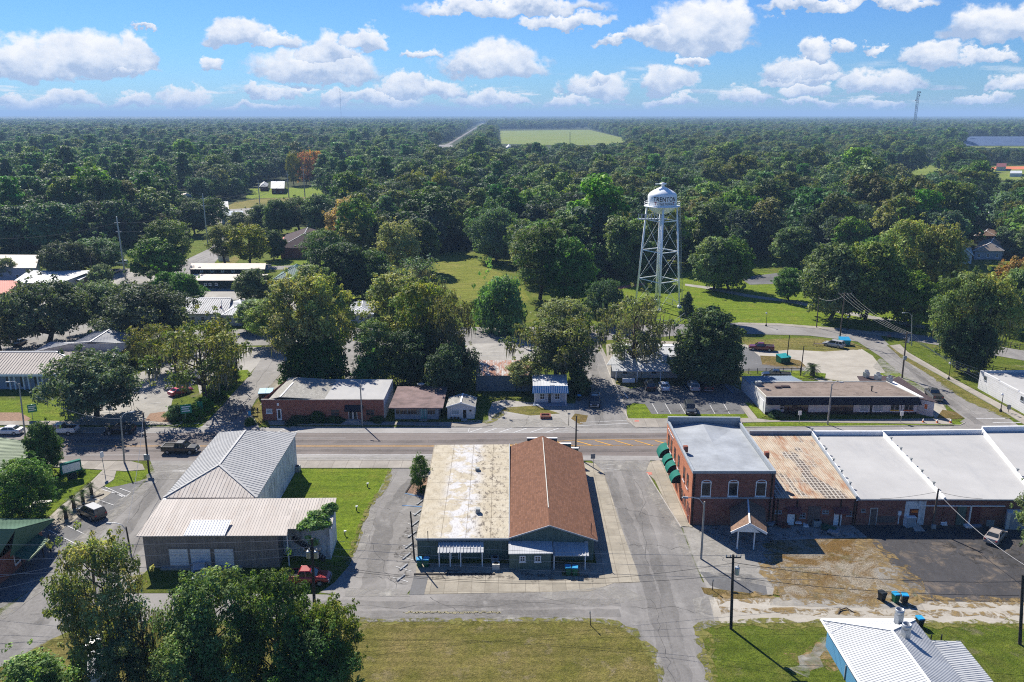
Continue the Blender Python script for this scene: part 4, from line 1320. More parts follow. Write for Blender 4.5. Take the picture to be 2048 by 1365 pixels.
part(root,'parapet','grey_trim',lambda m:[m.bar(flat(rr[3],Zr+.5),flat(rr[2],Zr+.5),.3,.9),m.bar(flat(rr[1],Zr+.12),flat(rr[2],Zr+.42),.3,.5)])
a,b=rr[0],rr[1]
for x0,y0,x1,y1 in((1550,1021,1563,1027),(1600,1026,1610,1036),(1645,1020,1657,1027),(1693,1022,1703,1032)):
 winpx(root,a,b,x0,y0,x1,y1,frame='grey_trim',bars=(2,2),fw=.06)
for x0,x1 in((1574,1584),(1667,1678)):
 s0,_=onwall(a,b,x0,1040);s1,_=onwall(a,b,x1,1040)
 door(root,a,b,s0,s1+.3,.05,2.1)
 u=(b-a).normalized();n=V((u.y,-u.x,0));P=lambda s,o_,z:flat(a)+u*s+n*o_+V((0,0,z))
 m=MB()
 slabroof(m,[P(s0-.3,1.0,2.25),P(s1+1.0,1.0,2.25),P(s1+1.0,.03,2.8),P(s0-.3,.03,2.8)],.1)
 m.build('door_canopy','maroon_trim',root)
s0,z1=onwall(a,b,1617,1013);s1,_=onwall(a,b,1642,1013)
part(root,'boarded_door','weathered_planks',lambda m:wallbox(m,a,b,s0,s1,.1,z1,.07))
for s_ in(.3,2.9,8.8,(b-a).length-.3):
 part(root,'drainpipe','black_metal',lambda m:wallbox(m,a,b,s_,s_+.14,0,Zr-.2,.14))
Zw=4.0
def white_shop(px,label,zf,cap):
 w=[G(x,y,Zw)for x,y in px]
 root=house_base('brick_shop',label,'shop',w)
 part(root,'wall','dark_brick',lambda m:walls(m,w,-.1,Zw-.02))
 part(root,'roof','white_roof_membrane',lambda m:slabroof(m,[flat(w[0],Zw-.12),flat(w[1],Zw-.12),flat(w[2],Zw+.1),flat(w[3],Zw+.1)],.12))
 u=(w[1]-w[0]).normalized()
 def f_(m):
  m.bar(flat(w[3],Zw+zf/2),flat(w[2],Zw+zf/2),.35,zf+.5)
  m.hexa([flat(w[0]-u*.3,Zw-.3),flat(w[0]+u*.3,Zw-.3),flat(w[3]+u*.3,Zw-.3),flat(w[3]-u*.3,Zw-.3)],[flat(w[0]-u*.1,Zw+.22),flat(w[0]+u*.1,Zw+.22),flat(w[3]+u*.12,Zw+.62),flat(w[3]-u*.12,Zw+.62)])
 part(root,'parapet','white_trim',f_)
 part(root,'roof_edge','grey_trim',lambda m:m.bar(flat(w[0],Zw-.12)+V((0,-.06,0)),flat(w[1],Zw-.12)+V((0,-.06,0)),.1,.16))
 for k in range(cap):
  p=flat(lerp(w[0],w[3],.16+k*.17),Zw+.38+.08*k)
  part(root,'vent','ac_grey',lambda m:[m.tube([p,p+V((0,0,.3))],.13,8),m.box(p+V((0,0,.35)),(.34,.34,.1))])
 return root,w
root,w1=white_shop([(1717,998),(1889,998),(1763,871),(1624,871)],'brick shop under white roof with an old fridge and a ramp at its back door',.5,6)
a,b=w1[0],w1[1]
s0,z1=onwall(a,b,1812,1003);s1,_=onwall(a,b,1853,1003)
part(root,'whitewash_patch','mildewed_white_block',lambda m:wallbox(m,a,b,s0,s1,.1,z1,.03))
s0,z1=onwall(a,b,1820,1018);s1,_=onwall(a,b,1834,1040)
door(root,a,b,s0,s1,.1,z1,mat='maroon_boards',frame='maroon_trim')
part(root,'notice_board','orange_paint',lambda m:wallbox(m,a,b,s0+.2,s1-.1,z1-.55,z1-.2,.1))
s0,z1=onwall(a,b,1741,1016);s1,_=onwall(a,b,1753,1040)
door(root,a,b,s0,s1,.1,z1,mat='weathered_planks',frame='plaster')
s0,z1=onwall(a,b,1755,1033);s1,_=onwall(a,b,1792,1033)
part(root,'window_shutter','weathered_planks',lambda m:wallbox(m,a,b,s0,s1,.5,z1,.05))
winpx(root,a,b,1723,1018,1730,1024,frame='grey_trim',fw=.06)
s0,z1=onwall(a,b,1796,1022);s1,_=onwall(a,b,1801,1030)
part(root,'meter_box','white_trim',lambda m:[wallbox(m,a,b,s0,s1,z1-.6,z1,.2),wallbox(m,a,b,s0+.15,s0+.25,.3,z1-.6,.1)])
root,w2=white_shop([(1890,998),(2075,999),(1962,868),(1764,870)],'brick shop under white roof with a white downpipe and green back door',.5,5)
a,b=w2[0],w2[1]
s0,z1=onwall(a,b,1915,1012);s1,_=onwall(a,b,1929,1050)
door(root,a,b,s0,s1,.1,z1,mat='green_boards',frame='black_metal')
s0,z1=onwall(a,b,1941,1011)
part(root,'downpipe','white_trim',lambda m:[wallbox(m,a,b,s0,s0+.16,.3,z1,.2),wallbox(m,a,b,s0-7,s0+4.6,z1-.12,z1,.16),wallbox(m,a,b,s0-.6,s0+.3,.0,.35,.8)])
s0,z1=onwall(a,b,1944,1014);s1,_=onwall(a,b,1958,1045)
part(root,'boarded_door','maroon_boards',lambda m:wallbox(m,a,b,s0,s1,.1,z1,.05))
root,w3=white_shop([(2076,999),(2330,1000),(2170,862),(1963,864)],'brick shop under white roof at the right end of the row, half outside the frame',.7,2)
Zg=HT(835,1119,1076)
gf=[G(834,1076,Zg),G(1017,1076,Zg),G(1018,895,Zg),G(870,896,Zg)]
GRN=gf
root=house_base('green_hall','green boarded hall with a patched tan flat roof beside a brown shingled gable','building',gf)
fl=gf
gg=[gf[1]+V((.02,0,0)),G(1194,1078,Zg),G(1163,905,Zg),gf[2]+V((.02,0,0))]
gw=[gg[0],lerp(gg[0],gg[1],.965),lerp(gg[3],gg[2],.965),gg[3]]
part(root,'wall','green_boards',lambda m:[walls(m,fl,-.1,Zg-.02),walls(m,gw,-.1,Zg-.02)])
fr_=grow(fl,.12)
part(root,'flat_roof','worn_roll_roofing',lambda m:slabroof(m,[flat(fr_[0],Zg),flat(fr_[1],Zg),flat(fr_[2],Zg+.45),flat(fr_[3],Zg+.45)],.2))
part(root,'fascia','grey_trim',lambda m:[m.bar(flat(fr_[0],Zg-.1)+V((0,-.08,0)),flat(fr_[1],Zg-.1)+V((0,-.08,0)),.1,.28),m.bar(flat(fr_[1],Zg+.06)+V((-.05,0,0)),flat(fr_[2],Zg+.5)+V((-.05,0,0)),.12,.16)])
zt=CAMZ+ray(1099,1049).z*(gg[0].y)/ray(1099,1049).y
rN=V((G(1099,1049,zt).x,gg[0].y-.25,zt))
d_=ray(1085,889)
rF=V((d_.x*gg[3].y/d_.y,gg[3].y,zt+.1))
g0,g1,g2,g3=flat(gg[0],Zg+.12)+V((0,-.25,0)),flat(gg[1],Zg-.1)+V((.1,-.25,0)),flat(gg[2],Zg-.1)+V((.1,0,0)),flat(gg[3],Zg+.12)
def f_(m):
 slabroof(m,[g0,rN,rF,g3],.14)
 slabroof(m,[rN,g1,g2,rF],.14)
gr=part(root,'gable_roof','brown_shingle',f_)
part(root,'ridge_cap','plaster',lambda m:m.bar(lerp(rN,rF,.16)+V((.02,0,.04)),lerp(rN,rF,.97)+V((0,0,.04)),.11,.05))
part(root,'gable_wall','green_boards',lambda m:m.face([flat(gg[0],Zg-.05),flat(gw[1],Zg-.05),rN+V((0,.27,-.18))]))
part(root,'gable_trim','grey_trim',lambda m:[m.bar(g0+V((0,-.04,-.08)),rN+V((0,-.04,-.08)),.08,.18),m.bar(g1+V((0,-.04,-.08)),rN+V((0,-.04,-.08)),.08,.18)])
def f_(m):
 W_=gg[3]
 y=gg[3].y+.15
 X=lambda px:ray(px,890).x*y/ray(px,890).y
 Zt=lambda py:CAMZ+ray(1085,py).z*y/ray(1085,py).y
 for x0,x1,yt in((1012,1028,899),(1028,1054,892),(1054,1114,877),(1114,1142,888),(1142,1157,897)):
  m.box(((X(x0)+X(x1))/2,y,Zt(yt)/2),(X(x1)-X(x0)-.01,.3,Zt(yt)),0,0)
  m.box(((X(x0)+X(x1))/2,y,Zt(yt)+.05),(X(x1)-X(x0)+.06,.42,.1),0,1)
part(root,'stepped_parapet',['green_boards','white_patch'],f_)
a,b=gf[0],gf[1]
dn=V((0,-1,0))
def awning(rt,pts,mat,ribs,posts,name,zlow,postmat='white_trim'):
 m=MB()
 slabroof(m,pts,.08,0,ribs,0,.09,.09)
 o=m.build(name,mat,rt)
 for p in posts:
  m=MB()
  m.box((p.x,p.y,zlow/2-.05),(.13,.13,zlow-.1))
  m.build('post',postmat,rt)
 return o
zh,zl=2.5,2.06
pt=[G(875,1106,zl),G(967,1105,zl),V((G(967,1083,zh).x,a.y-.05,zh)),V((G(877,1083,zh).x,a.y-.05,zh))]
awning(root,pt,'white_metal_roof',.42,[flat(lerp(pt[0],pt[1],t))+V((0,.12,0))for t in(.03,.27,.5,.97)],'porch_roof',zl)
z2=2.34
q=[G(1017,1108,z2),G(1106,1107,z2),V((G(1104,1083,2.62).x,a.y-.06,2.62)),V((G(1017,1083,2.62).x,a.y-.06,2.62))]
sh=[flat(q[0])+V((.1,.15,0)),flat(q[1])+V((-.25,.15,0)),flat(q[2])+V((-.2,0,0)),flat(q[3])+V((.1,0,0))]
part(root,'lean_to_wall','green_boards',lambda m:walls(m,sh,-.05,[z2-.1,z2-.1,2.5,2.5]))
part(root,'lean_to_roof','white_metal_roof',lambda m:slabroof(m,q,.1,0,.3,0,.03,.025))
for x0,x1 in((1039,1051),(1069,1082)):
 s0,z1=onwall(sh[0],sh[1],x0,1112);s1,zz=onwall(sh[0],sh[1],x1,1124)
 window(root,sh[0],sh[1],s0,s1,zz,z1,bars=(2,2),fw=.12)
z3=1.97
q=[G(1107,1112,z3),G(1178,1112,z3),V((G(1175,1083,2.5).x,a.y-.06,2.5)),V((G(1105,1083,2.5).x,a.y-.06,2.5))]
awning(root,q,'white_metal_roof',.42,[flat(lerp(q[0],q[1],t))+V((0,.12,0))for t in(.02,.9)],'porch_roof',z3)
s0,_=onwall(a,b,900,1120)
door(root,a,b,4.2,5.2,.05,2.1,mat='green_boards')
part(root,'electric_meter','grey_trim',lambda m:[wallbox(m,gw[0],gw[1],(gw[1]-gw[0]).length-1.2,(gw[1]-gw[0]).length-.7,2.1,2.7,.15)])
for x,y in((955,938),(956,1020)):
 p=G(x,y+3,Zg+.3)
 part(root,'roof_vent','ac_grey',lambda m:m.box((p.x,p.y,Zg+.45),(.6,.6,.55)))
for x,y,h in((856,1080,1.2),(1182,1070,1.6)):
 p=G(x,y,Zg)
 part(root,'vent_pipe','dark_pole',lambda m:m.tube([p+V((0,0,-.4)),p+V((0,0,h))],.05,6))
Zm=HT(589,938,868)
mf=[G(332,994,Zm),G(511,994,Zm),G(590,867,Zm),G(440,866,Zm)]
root=house_base('warehouse','white block warehouse with a ribbed grey hip roof and three white garage doors','building',mf)
part(root,'wall','mildewed_white_block',lambda m:walls(m,mf,-.1,Zm-.05))
zp=Zm+2.0
pn,pf=G(438,930,zp),G(491,861,zp)
g=[flat(p,Zm)for p in grow(mf,.25)]
def f_(m):
 slabroof(m,[g[3],g[0],pn,pf],.12,0,.62);slabroof(m,[g[1],g[2],pf,pn],.12,0,.62);slabroof(m,[g[2],g[3],pf],.12,0,.62)
rf=part(root,'roof','galvanised_roof',f_)
part(root,'hip_roof','taupe_roof',lambda m:slabroof(m,[g[0],g[1],pn],.12,0,.5,0,.06,.04))
part(root,'ridge_cap','galvanised_roof',lambda m:[m.bar(p_+V((0,0,.05)),q_+V((0,0,.05)),.3,.06)for p_,q_ in((pn,pf),(g[0],pn),(g[1],pn))])
Zl=HT(290,1140,1073)
zh=Zl+1.5
lo=[G(272,1073,Zl),G(574,1071.5,Zl)]
hi=[G(325,999,zh),G(673,996,zh)]
nt_=lerp(lo[1],V((0,0,0)),0)
n2=G(581,1058,Zl+.28)
n3=G(662,1040,Zl+.55)
part(root,'lean_to_roof','taupe_roof',lambda m:[slabroof(m,[lo[0],lo[1],lerp(hi[0],hi[1],.735),hi[0]],.1,0,.36,0,.06,.035),slabroof(m,[lerp(lo[1],lerp(hi[0],hi[1],.735),.17),lerp(lo[1],lerp(hi[0],hi[1],.735),.17)+V((5.4,.1,0)),hi[1],lerp(hi[0],hi[1],.735)],.1,0,.36,0,.06,.035)])
part(root,'roof_patch','white_patch',lambda m:slabroof(m,[G(366,1071.5,Zl+.12),G(449,1071.5,Zl+.12),G(463,1040,Zl+.9),G(384,1040,Zl+.9)],.05,0,.36,0,.05,.04))
lw=[flat(lo[0])+V((.6,.35,0)),flat(lo[1])+V((-1.3,.35,0)),flat(lerp(hi[0],hi[1],.7)),flat(hi[0])+V((.6,0,0))]
part(root,'lean_to_wall','taupe_metal',lambda m:walls(m,lw,-.1,[Zl-.06,Zl-.06,zh-.2,zh-.2]))
for x0,x1 in((337,381),(379.5,425.5),(428,471.5)):
 s0,z1=onwall(lw[0],lw[1],x0,1098);s1,z0=onwall(lw[0],lw[1],x1-1.5,1134)
 m=MB()
 wallbox(m,lw[0],lw[1],s0-.12,s0,.3,z1+.12,.1);wallbox(m,lw[0],lw[1],s1,s1+.12,.3,z1+.12,.1);wallbox(m,lw[0],lw[1],s0,s1,z1,z1+.12,.1)
 gd=m.build('garage_door','taupe_metal',root)
 m=MB()
 for k in range(5):
  wallbox(m,lw[0],lw[1],s0,s1,.35+(z1-.35)*k/5+.015,.35+(z1-.35)*(k+1)/5-.015,.05)
 m.build('door_panel','white_trim',gd)
part(root,'loading_sill','kerb_concrete',lambda m:wallbox(m,lw[0],lw[1],2.0,(lw[1]-lw[0]).length*.72,0,.32,.6))
bw=[flat(G(600,1128))+V((0,0,0)),flat(G(658,1130)),flat(hi[1])+V((-.25,0,0)),flat(lerp(hi[0],hi[1],.72))]
part(root,'block_wall','mildewed_white_block',lambda m:walls(m,[lerp(lw[1],lw[2],.45)+V((.05,0,0)),bw[1]+V((0,1.2,0)),bw[2],bw[3]],-.1,[Zl-.2,Zl-.2,zh-.25,zh-.25]))
p0=lerp(lw[1],lw[2],.2)
part(root,'outside_stair','dark_pole',lambda m:[m.box((lw[1].x+1.6+k*.28,lw[1].y+1.2,3.4-k*.22),(.3,.9,.05))for k in range(14)]+[m.bar(V((lw[1].x+1.5,lw[1].y+.8,3.5)),V((lw[1].x+5.4,lw[1].y+.8,.3)),.06,.22),m.bar(V((lw[1].x+1.5,lw[1].y+.8,4.3)),V((lw[1].x+5.4,lw[1].y+.8,1.2)),.05,.06)])
part(root,'post','white_trim',lambda m:m.box((lw[1].x+1.1,lw[1].y+.3,Zl/2-.1),(.12,.12,Zl-.25)))
WAREV=(lo,hi,Zl,zh,bw)
Ze=2.9
e0,e1=G(1642,1240,Ze),G(1829,1240,Ze)
apx=G(1783,1261,Ze+2.0)
rdir=(G(1864,1372,Ze+2.0)-apx)
rend=apx+rdir*1.4
n0=e0+(G(1722,1372,Ze)-e0)*1.4
n1_=e1+(G(1934,1372,Ze)-e1)*1.4
bf=[flat(n0),flat(n1_),flat(e1),flat(e0)]
bi=grow(bf,-.55)
root=house_base('blue_building','light blue building with a white ribbed metal roof and two roof fans','building',bf)
part(root,'wall','blue_wall',lambda m:walls(m,bi,-.1,Ze-.05))
part(root,'roof','white_metal_roof',lambda m:[slabroof(m,[e0,n0,rend,apx],.12,0,.3,0,.06,.03),slabroof(m,[n1_,e1,apx,rend],.12,0,.3,0,.06,.03),slabroof(m,[e1,e0,apx],.12,0,.3,0,.06,.03)])
part(root,'ridge_cap','white_trim',lambda m:[m.bar(p_+V((0,0,.05)),q_+V((0,0,.05)),.24,.06)for p_,q_ in((apx,rend),(e0,apx),(e1,apx),(e0,n0),(e0,e1))])
l0,l1=G(1862,1281,2.5),G(1921,1283,2.2)
l2,l3=l1+(G(1990,1368,2.2)-l1)*1.4,l0+(G(1948,1390,2.5)-l0)*1.2
part(root,'lean_to_roof','white_metal_roof',lambda m:slabroof(m,[l0,l3,l2,l1],.1,0,.3,0,.07,.05))
part(root,'lean_to_post','dark_pole',lambda m:[m.tube([flat(p_),flat(p_,2.9)],.07,6)for p_ in(lerp(l0,l1,.05)+V((0,.3,0)),lerp(l0,l1,.4)+V((0,.3,0)))])
part(root,'lean_to_wall','blue_wall',lambda m:walls(m,[flat(lerp(l0,l3,.25)),flat(lerp(l1,l2,.25))+V((-.3,0,0)),flat(l1)+V((-.3,-.6,0)),flat(l0)+V((0,-.6,0))],-.1,2.1))
for(x,y),zz in(((1797,1238),Ze+1.15),((1811,1268),Ze+1.6)):
 p=G(x,y+4,zz)
 m=MB()
 m.box(p+V((0,0,.25)),(.62,.62,1.1),.3)
 fan=m.build('roof_fan','steel',root)
 m=MB()
 m.lathe([(.3,.8),(.42,.85),(.44,1.35),(.36,1.35),(.34,1.0),(.05,.95)],p,16)
 m.build('fan_cowl','steel',fan,True)
winpx(root,bi[3],bi[0],1702,1340,1712,1356,frame='grey_trim',fw=.07)
part(root,'wall_conduit','grey_trim',lambda m:wallbox(m,bi[3],bi[0],5.2,5.3,.1,1.7,.1))
Zq=3.4
gfr=[G(-60,966,Zq),G(45,950,Zq),G(98,892,Zq),G(-10,884,Zq)]
cfn=[G(-120,990,Zq),G(36,934,Zq)+V((-.4,0,0)),G(94,893,Zq)+V((-.6,-.3,0)),G(-60,884,Zq)]
root=house_base('restaurant','white walled restaurant with a faded green metal roof behind two trees on the corner','restaurant',cfn)
part(root,'wall','white_wall',lambda m:walls(m,cfn,-.1,Zq))
e=[G(-130,1030,Zq),G(26,940,Zq),G(98,890,Zq),G(-60,878,Zq)]
rp=[G(-140,900,Zq+2.2),G(10,889,Zq+1.6)]
part(root,'roof','green_roof',lambda m:slabroof(m,[e[0]+V((0,0,.9)),e[1],e[2],e[3]+V((0,0,.9))],.14,0,.6))
part(root,'roof_trim','dark_green_roof',lambda m:[m.bar(e[1]+V((0,0,-.08)),e[2]+V((0,0,-.08)),.1,.25),m.bar(e[2]+V((0,.04,-.03)),e[3]+V((0,.04,.85)),.1,.2)])
for t in(.25,.6):
 s=(cfn[2]-cfn[1]).length*t
 window(root,cfn[1],cfn[2],s-.7,s+.7,.8,2.4,frame='dark_brick')
part(root,'brick_pier','dark_brick',lambda m:[wallbox(m,cfn[1],cfn[2],s,s+.7,0,Zq-.1,.06)for s in(.05,3.4,(cfn[2]-cfn[1]).length-.8)])
Zq=3.2
e=[G(-80,1168,Zq),G(18,1114,Zq),G(110,1038,Zq),G(-60,1036,Zq)]
ap=G(31,1058,Zq+3.0)
ap0=G(-120,1058,Zq+3.0)
rr2=[flat(lerp(e[1],e[0],.0))+V((-.9,0,0)),flat(e[2])+V((-1.6,-.4,0)),flat(e[3])]
wl=[flat(G(-80,1190)),flat(G(20,1150))+V((0,0,0)),flat(e[2])+V((-1.8,-.6,0)),flat(e[3])]
root=house_base('restaurant','restaurant with a dark green metal roof and striped porch beside the side street','restaurant',wl)
wl=[flat(e[0])+V((0,.5,0)),flat(e[1])+V((-.9,.5,0)),flat(e[2])+V((-1.5,-.8,0)),flat(e[3])+V((0,-.5,0))]
part(root,'wall','dark_brick',lambda m:walls(m,wl,-.1,Zq-.1))
def f_(m):
 lowr=G(-40,1180,Zq)
 slabroof(m,[ap0,ap,e[2],e[3]],.12,0,.5)
 slabroof(m,[ap,lerp(e[1],e[0],-.02),e[2]],.12,0,.5)
part(root,'roof','dark_green_roof',f_)
part(root,'side_roof','green_roof',lambda m:slabroof(m,[ap0,G(-60,1190,Zq+.2),G(-2,1110,Zq+.2),ap],.12,0,.5,0,.08,.07))
pr=[G(56,1121,2.55),G(98,1080,2.55),G(72,1066,3.0),G(22,1108,3.0)]
part(root,'porch_roof','dark_green_roof',lambda m:slabroof(m,pr,.1,0,.4))
part(root,'porch_trim','green_roof',lambda m:m.bar(pr[0]+V((.05,-.05,-.02)),pr[1]+V((.05,-.05,-.02)),.12,.22))
for x,y in((88,1116),(102,1104),(48,1143)):
 p=G(x,y)
 part(root,'porch_post','dark_pole',lambda m:m.box((p.x,p.y,1.2),(.14,.14,2.4)))
for t in(.3,.62):
 s=(wl[2]-wl[1]).length*t
 window(root,wl[1],wl[2],s-.8,s+.8,.8,2.2)
Zn=HT(525,841,800)
nf=[G(522,800.5,Zn),G(767,800.5,Zn),G(786,759,Zn),G(575,759,Zn)]
root=house_base('brick_office','long low red brick office with half its roof pale gable and half white and flat','office',nf)
part(root,'wall',['brown_brick','mildewed_white_block'],lambda m:walls(m,nf,-.1,Zn,[0,1,1,0]))
a,b,c,d=nf
part(root,'parapet','kerb_concrete',lambda m:m.bar(flat(a,Zn+.06)+V((0,.1,0)),flat(b,Zn+.06)+V((0,.1,0)),.3,.14))
fx=[G(648,799,Zn)+V((0,.25,0)),b+V((0,.25,0)),c,G(674,759,Zn)]
part(root,'flat_roof','white_roof_membrane',lambda m:slabroof(m,[flat(p,Zn-.05)for p in fx],.12))
zr_=Zn+.9
r0,r1=flat(G(559,799,Zn+.6),zr_)+V((0,.4,0)),G(597,755,zr_)
el0,el1=flat(G(536,799,Zn-.2),Zn-.3)+V((0,.3,0)),G(577,756,Zn-.3)
def f_(m):
 slabroof(m,[el0,r0,r1,el1],.12)
 slabroof(m,[r0,flat(fx[0],Zn-.1)+V((0,.05,0)),flat(fx[3],Zn-.1),r1],.12)
part(root,'gable_roof','grey_shingle',f_)
part(root,'ridge_cap','white_patch',lambda m:m.bar(r0+V((0,0,.05)),lerp(r0,r1,.7)+V((0,0,.05)),.25,.05))
winpx(root,a,b,532,818,545,827,glass='curtain',fw=.1)
doorpx(root,a,b,553,818,564,838,glass='window_glass')
for x0,x1 in((661,680),(731,750)):
 winpx(root,a,b,x0,819,x1,832,bars=(2,2),frame='brown_brick')
m=MB()
s0,z1=onwall(a,b,690,811);s1,z0=onwall(a,b,727,824)
u=(b-a).normalized();n=V((u.y,-u.x,0));P=lambda s,o_,z:flat(a)+u*s+n*o_+V((0,0,z))
slabroof(m,[P(s0,.9,2.3),P(s1,.9,2.3),P(s1,.02,3.05),P(s0,.02,3.05)],.1)
wallbox(m,a,b,s0,s1,2.0,2.28,.92,0,.86)
m.build('entrance_awning','navy_awning',root)
doorpx(root,a,b,697,823,706,838,z0=.3,glass='window_glass',mat='black_metal')
doorpx(root,a,b,706,823,715,838,z0=.3,glass='window_glass',mat='black_metal')
s0,_=onwall(a,b,692,836);s1,_=onwall(a,b,720,836)
part(root,'entrance_step','kerb_concrete',lambda m:[wallbox(m,a,b,s0,s1,0,.28,1.2),wallbox(m,a,b,s0-.2,s1+.2,0,.14,1.7)])
part(root,'wall_vent','white_trim',lambda m:wallbox(m,a,b,*sorted((onwall(a,b,554,810)[0],onwall(a,b,558,810)[0])),2.9,3.4,.06))
Zs=2.9
sf=[G(777,816,Zs),G(886,816,Zs),G(895,775,Zs),G(795,775,Zs)]
root=house_base('flat_shop','small shop with a weathered wine brown flat roof and teal double door','shop',sf)
sw=[flat(G(790,839)),flat(G(877,839)),flat(sf[2])+V((-.7,-.4,0)),flat(sf[3])+V((.6,-.4,0))]
part(root,'wall','blue_grey_wall',lambda m:walls(m,sw,-.1,Zs-.1))
part(root,'roof','wine_roof',lambda m:slabroof(m,[flat(sf[0],Zs),flat(sf[1],Zs),flat(sf[2],Zs+.2),flat(sf[3],Zs+.2)],.22))
a,b=sw[0],sw[1]
Lw=(b-a).length
for s0,s1 in((.2,2.3),(2.35,4.1),(4.15,Lw*.575),(Lw*.75,Lw*.93)):
 window(root,a,b,s0,s1,.95,2.5,glass='shop_glass',bars=(3,1),frame='grey_trim',fw=.06)
door(root,a,b,Lw*.585,Lw*.66,.1,2.6,mat='dumpster_teal',frame='grey_trim',glass='curtain')
door(root,a,b,Lw*.665,Lw*.74,.1,2.6,mat='dumpster_teal',frame='grey_trim',glass='curtain')
part(root,'step','kerb_concrete',lambda m:wallbox(m,a,b,Lw*.57,Lw*.75,0,.15,.9))
p=G(842,776,Zs+.2)
m=MB()
m.lathe([(.05,.2),(.45,.3),(.75,.55),(.7,.55),(.1,.3)],p+V((0,.3,.15)),14)
m.tube([p+V((0,.3,-.2)),p+V((0,.3,.4))],.06,6)
dsh=m.build('satellite_dish','grey_trim',root,True)
Zc=2.5
hf=[G(894.5,812.5,Zc),G(949,812.5,Zc),G(949,801,Zc),G(898,801,Zc)]
hf=[flat(G(895,838)),flat(G(949,838)),flat(G(949,838))+V((.1,4.6,0)),flat(G(895,838))+V((.15,4.6,0))]
root=house_base('white_cottage','tiny white gabled office with an open dark door and flower pots','cottage',hf)
part(root,'wall','white_wall',lambda m:walls(m,hf,-.1,Zc))
gable(root,hf,Zc,.75,1,'grey_shingle',.22,None,'white_wall','white_trim')
a,b=hf[0],hf[1]
winpx(root,a,b,902,820,920,830,glass='curtain')
doorpx(root,a,b,925,819,934,837,mat='black_metal')
part(root,'sign_plate','black_metal',lambda m:wallbox(m,a,b,*(onwall(a,b,939,824)[0],onwall(a,b,943,826)[0]),1.45,1.75,.05))
part(root,'step','kerb_concrete',lambda m:wallbox(m,a,b,onwall(a,b,923,838)[0],onwall(a,b,935,838)[0],0,.12,1.3))
for x in(903,910,917):
 s,_=onwall(a,b,x,836)
 part(root,'flower_pot','dark_pole',lambda m:m.lathe([(.14,0),(.2,.4),(.17,.4),(.1,.36)],flat(a)+(b-a).normalized()*s+V((0,-.35,.02)),8))
Zk=HT(1000,783,751)
kf=[G(952,751,Zk),G(1061,751,Zk),G(1062,722,Zk+.6),G(957,722,Zk+.6)]
kf=[flat(p)for p in kf]
root=house_base('metal_shed','blue grey metal shed with a rusted leaf strewn roof behind the blue awning cottage','shed',kf)
part(root,'wall','grey_blue_metal_wall',lambda m:walls(m,kf,-.1,[Zk,Zk,Zk+.6,Zk+.6]))
g=grow(kf,.2)
part(root,'roof','rusted_roof',lambda m:slabroof(m,[flat(g[0],Zk),flat(g[1],Zk),flat(g[2],Zk+.65),flat(g[3],Zk+.65)],.1,0,.5))
part(root,'downpipe','black_metal',lambda m:wallbox(m,kf[0],kf[1],(kf[1]-kf[0]).length*.74,(kf[1]-kf[0]).length*.75,0,Zk-.1,.1))
Zh_=HT(1075,807,772)
a,b=flat(G(1069,807)),flat(G(1131,807))
cf2=[a,b,b+V((.2,6.2,0)),a+V((.05,6.2,0))]
root=house_base('awning_cottage','small white cottage with a blue and white ribbed metal awning and blue door','cottage',cf2)
part(root,'wall','white_siding',lambda m:walls(m,cf2,-.1,Zh_))
part(root,'roof','white_metal_roof',lambda m:slabroof(m,[flat(p,Zh_+.1+.1*(k>1))for k,p in enumerate(grow(cf2,.35))],.16,0,.6))
aw=[V((a.x-.5,a.y-1.3,Zh_-1.05)),V((b.x+.5,b.y-1.3,Zh_-1.05)),V((b.x+.4,b.y-.36,Zh_+.05)),V((a.x-.4,a.y-.36,Zh_+.05))]
m=MB()
slabroof(m,aw,.06,0)
aw_=m.build('awning','bin_blue',root)
m=MB()
for k in range(20):
 t0,t1=(k+.18)/20,(k+.66)/20
 o_=V((0,-.04,.05))
 m.face([lerp(aw[0],aw[1],t0)+o_,lerp(aw[0],aw[1],t1)+o_,lerp(aw[3],aw[2],t1)+o_,lerp(aw[3],aw[2],t0)+o_])
m.build('awning_stripe','white_trim',aw_)
for s0,s1 in((1.0,2.0),(3.9,4.9)):
 window(root,a,b,s0,s1,.8,2.0,bars=(2,2),fw=.1)
door(root,a,b,2.55,3.3,.1,2.3,mat='paint_navy')
for p in(aw[0]+V((.5,.1,0)),aw[1]+V((-.5,.1,0))):
 part(root,'post','white_trim',lambda m:m.box((p.x,p.y,(Zh_-1.05)/2),(.16,.16,Zh_-1.1)))
part(root,'porch_floor','blue_grey_wall',lambda m:m.box(((a.x+b.x)/2,a.y-.9,.1),((b-a).length+.6,1.8,.2)))
Zt=HT(1530,829,795)
tf=[G(1532,795,Zt),G(1837,795,Zt),G(1772,764,Zt),G(1502,765,Zt)]
TL=G(1484,755,3.0)
root=house_base('white_store','long low white store with a brown flat roof and a continuous dark awning','store',tf)
part(root,'wall','white_wall',lambda m:walls(m,tf,-.1,Zt))
part(root,'roof','brown_built_up_roof',lambda m:slabroof(m,[flat(p,Zt+.02)for p in tf],.1))
part(root,'roof_edge','plaster',lambda m:ring(m,grow(tf,.05),Zt-.2,Zt+.16,.2))
lx=[flat(tf[0]),flat(tf[3])+V((.02,.02,0))]
wing0=[flat(tf[3])+V((0,.02,0)),flat(tf[3])+V((11.5,.02,0)),flat(G(1582,752,2.9)),flat(G(1484,753,2.9))]
part(root,'rear_wing_wall','white_wall',lambda m:walls(m,wing0,-.1,2.8))
part(root,'rear_wing_roof','blue_grey_roof',lambda m:slabroof(m,[flat(p,2.9)for p in grow(wing0,.1)],.1,0,.6))
a,b=tf[0],tf[1]
u=(b-a).normalized();n=V((u.y,-u.x,0));P=lambda s,o_,z:flat(a)+u*s+n*o_+V((0,0,z))
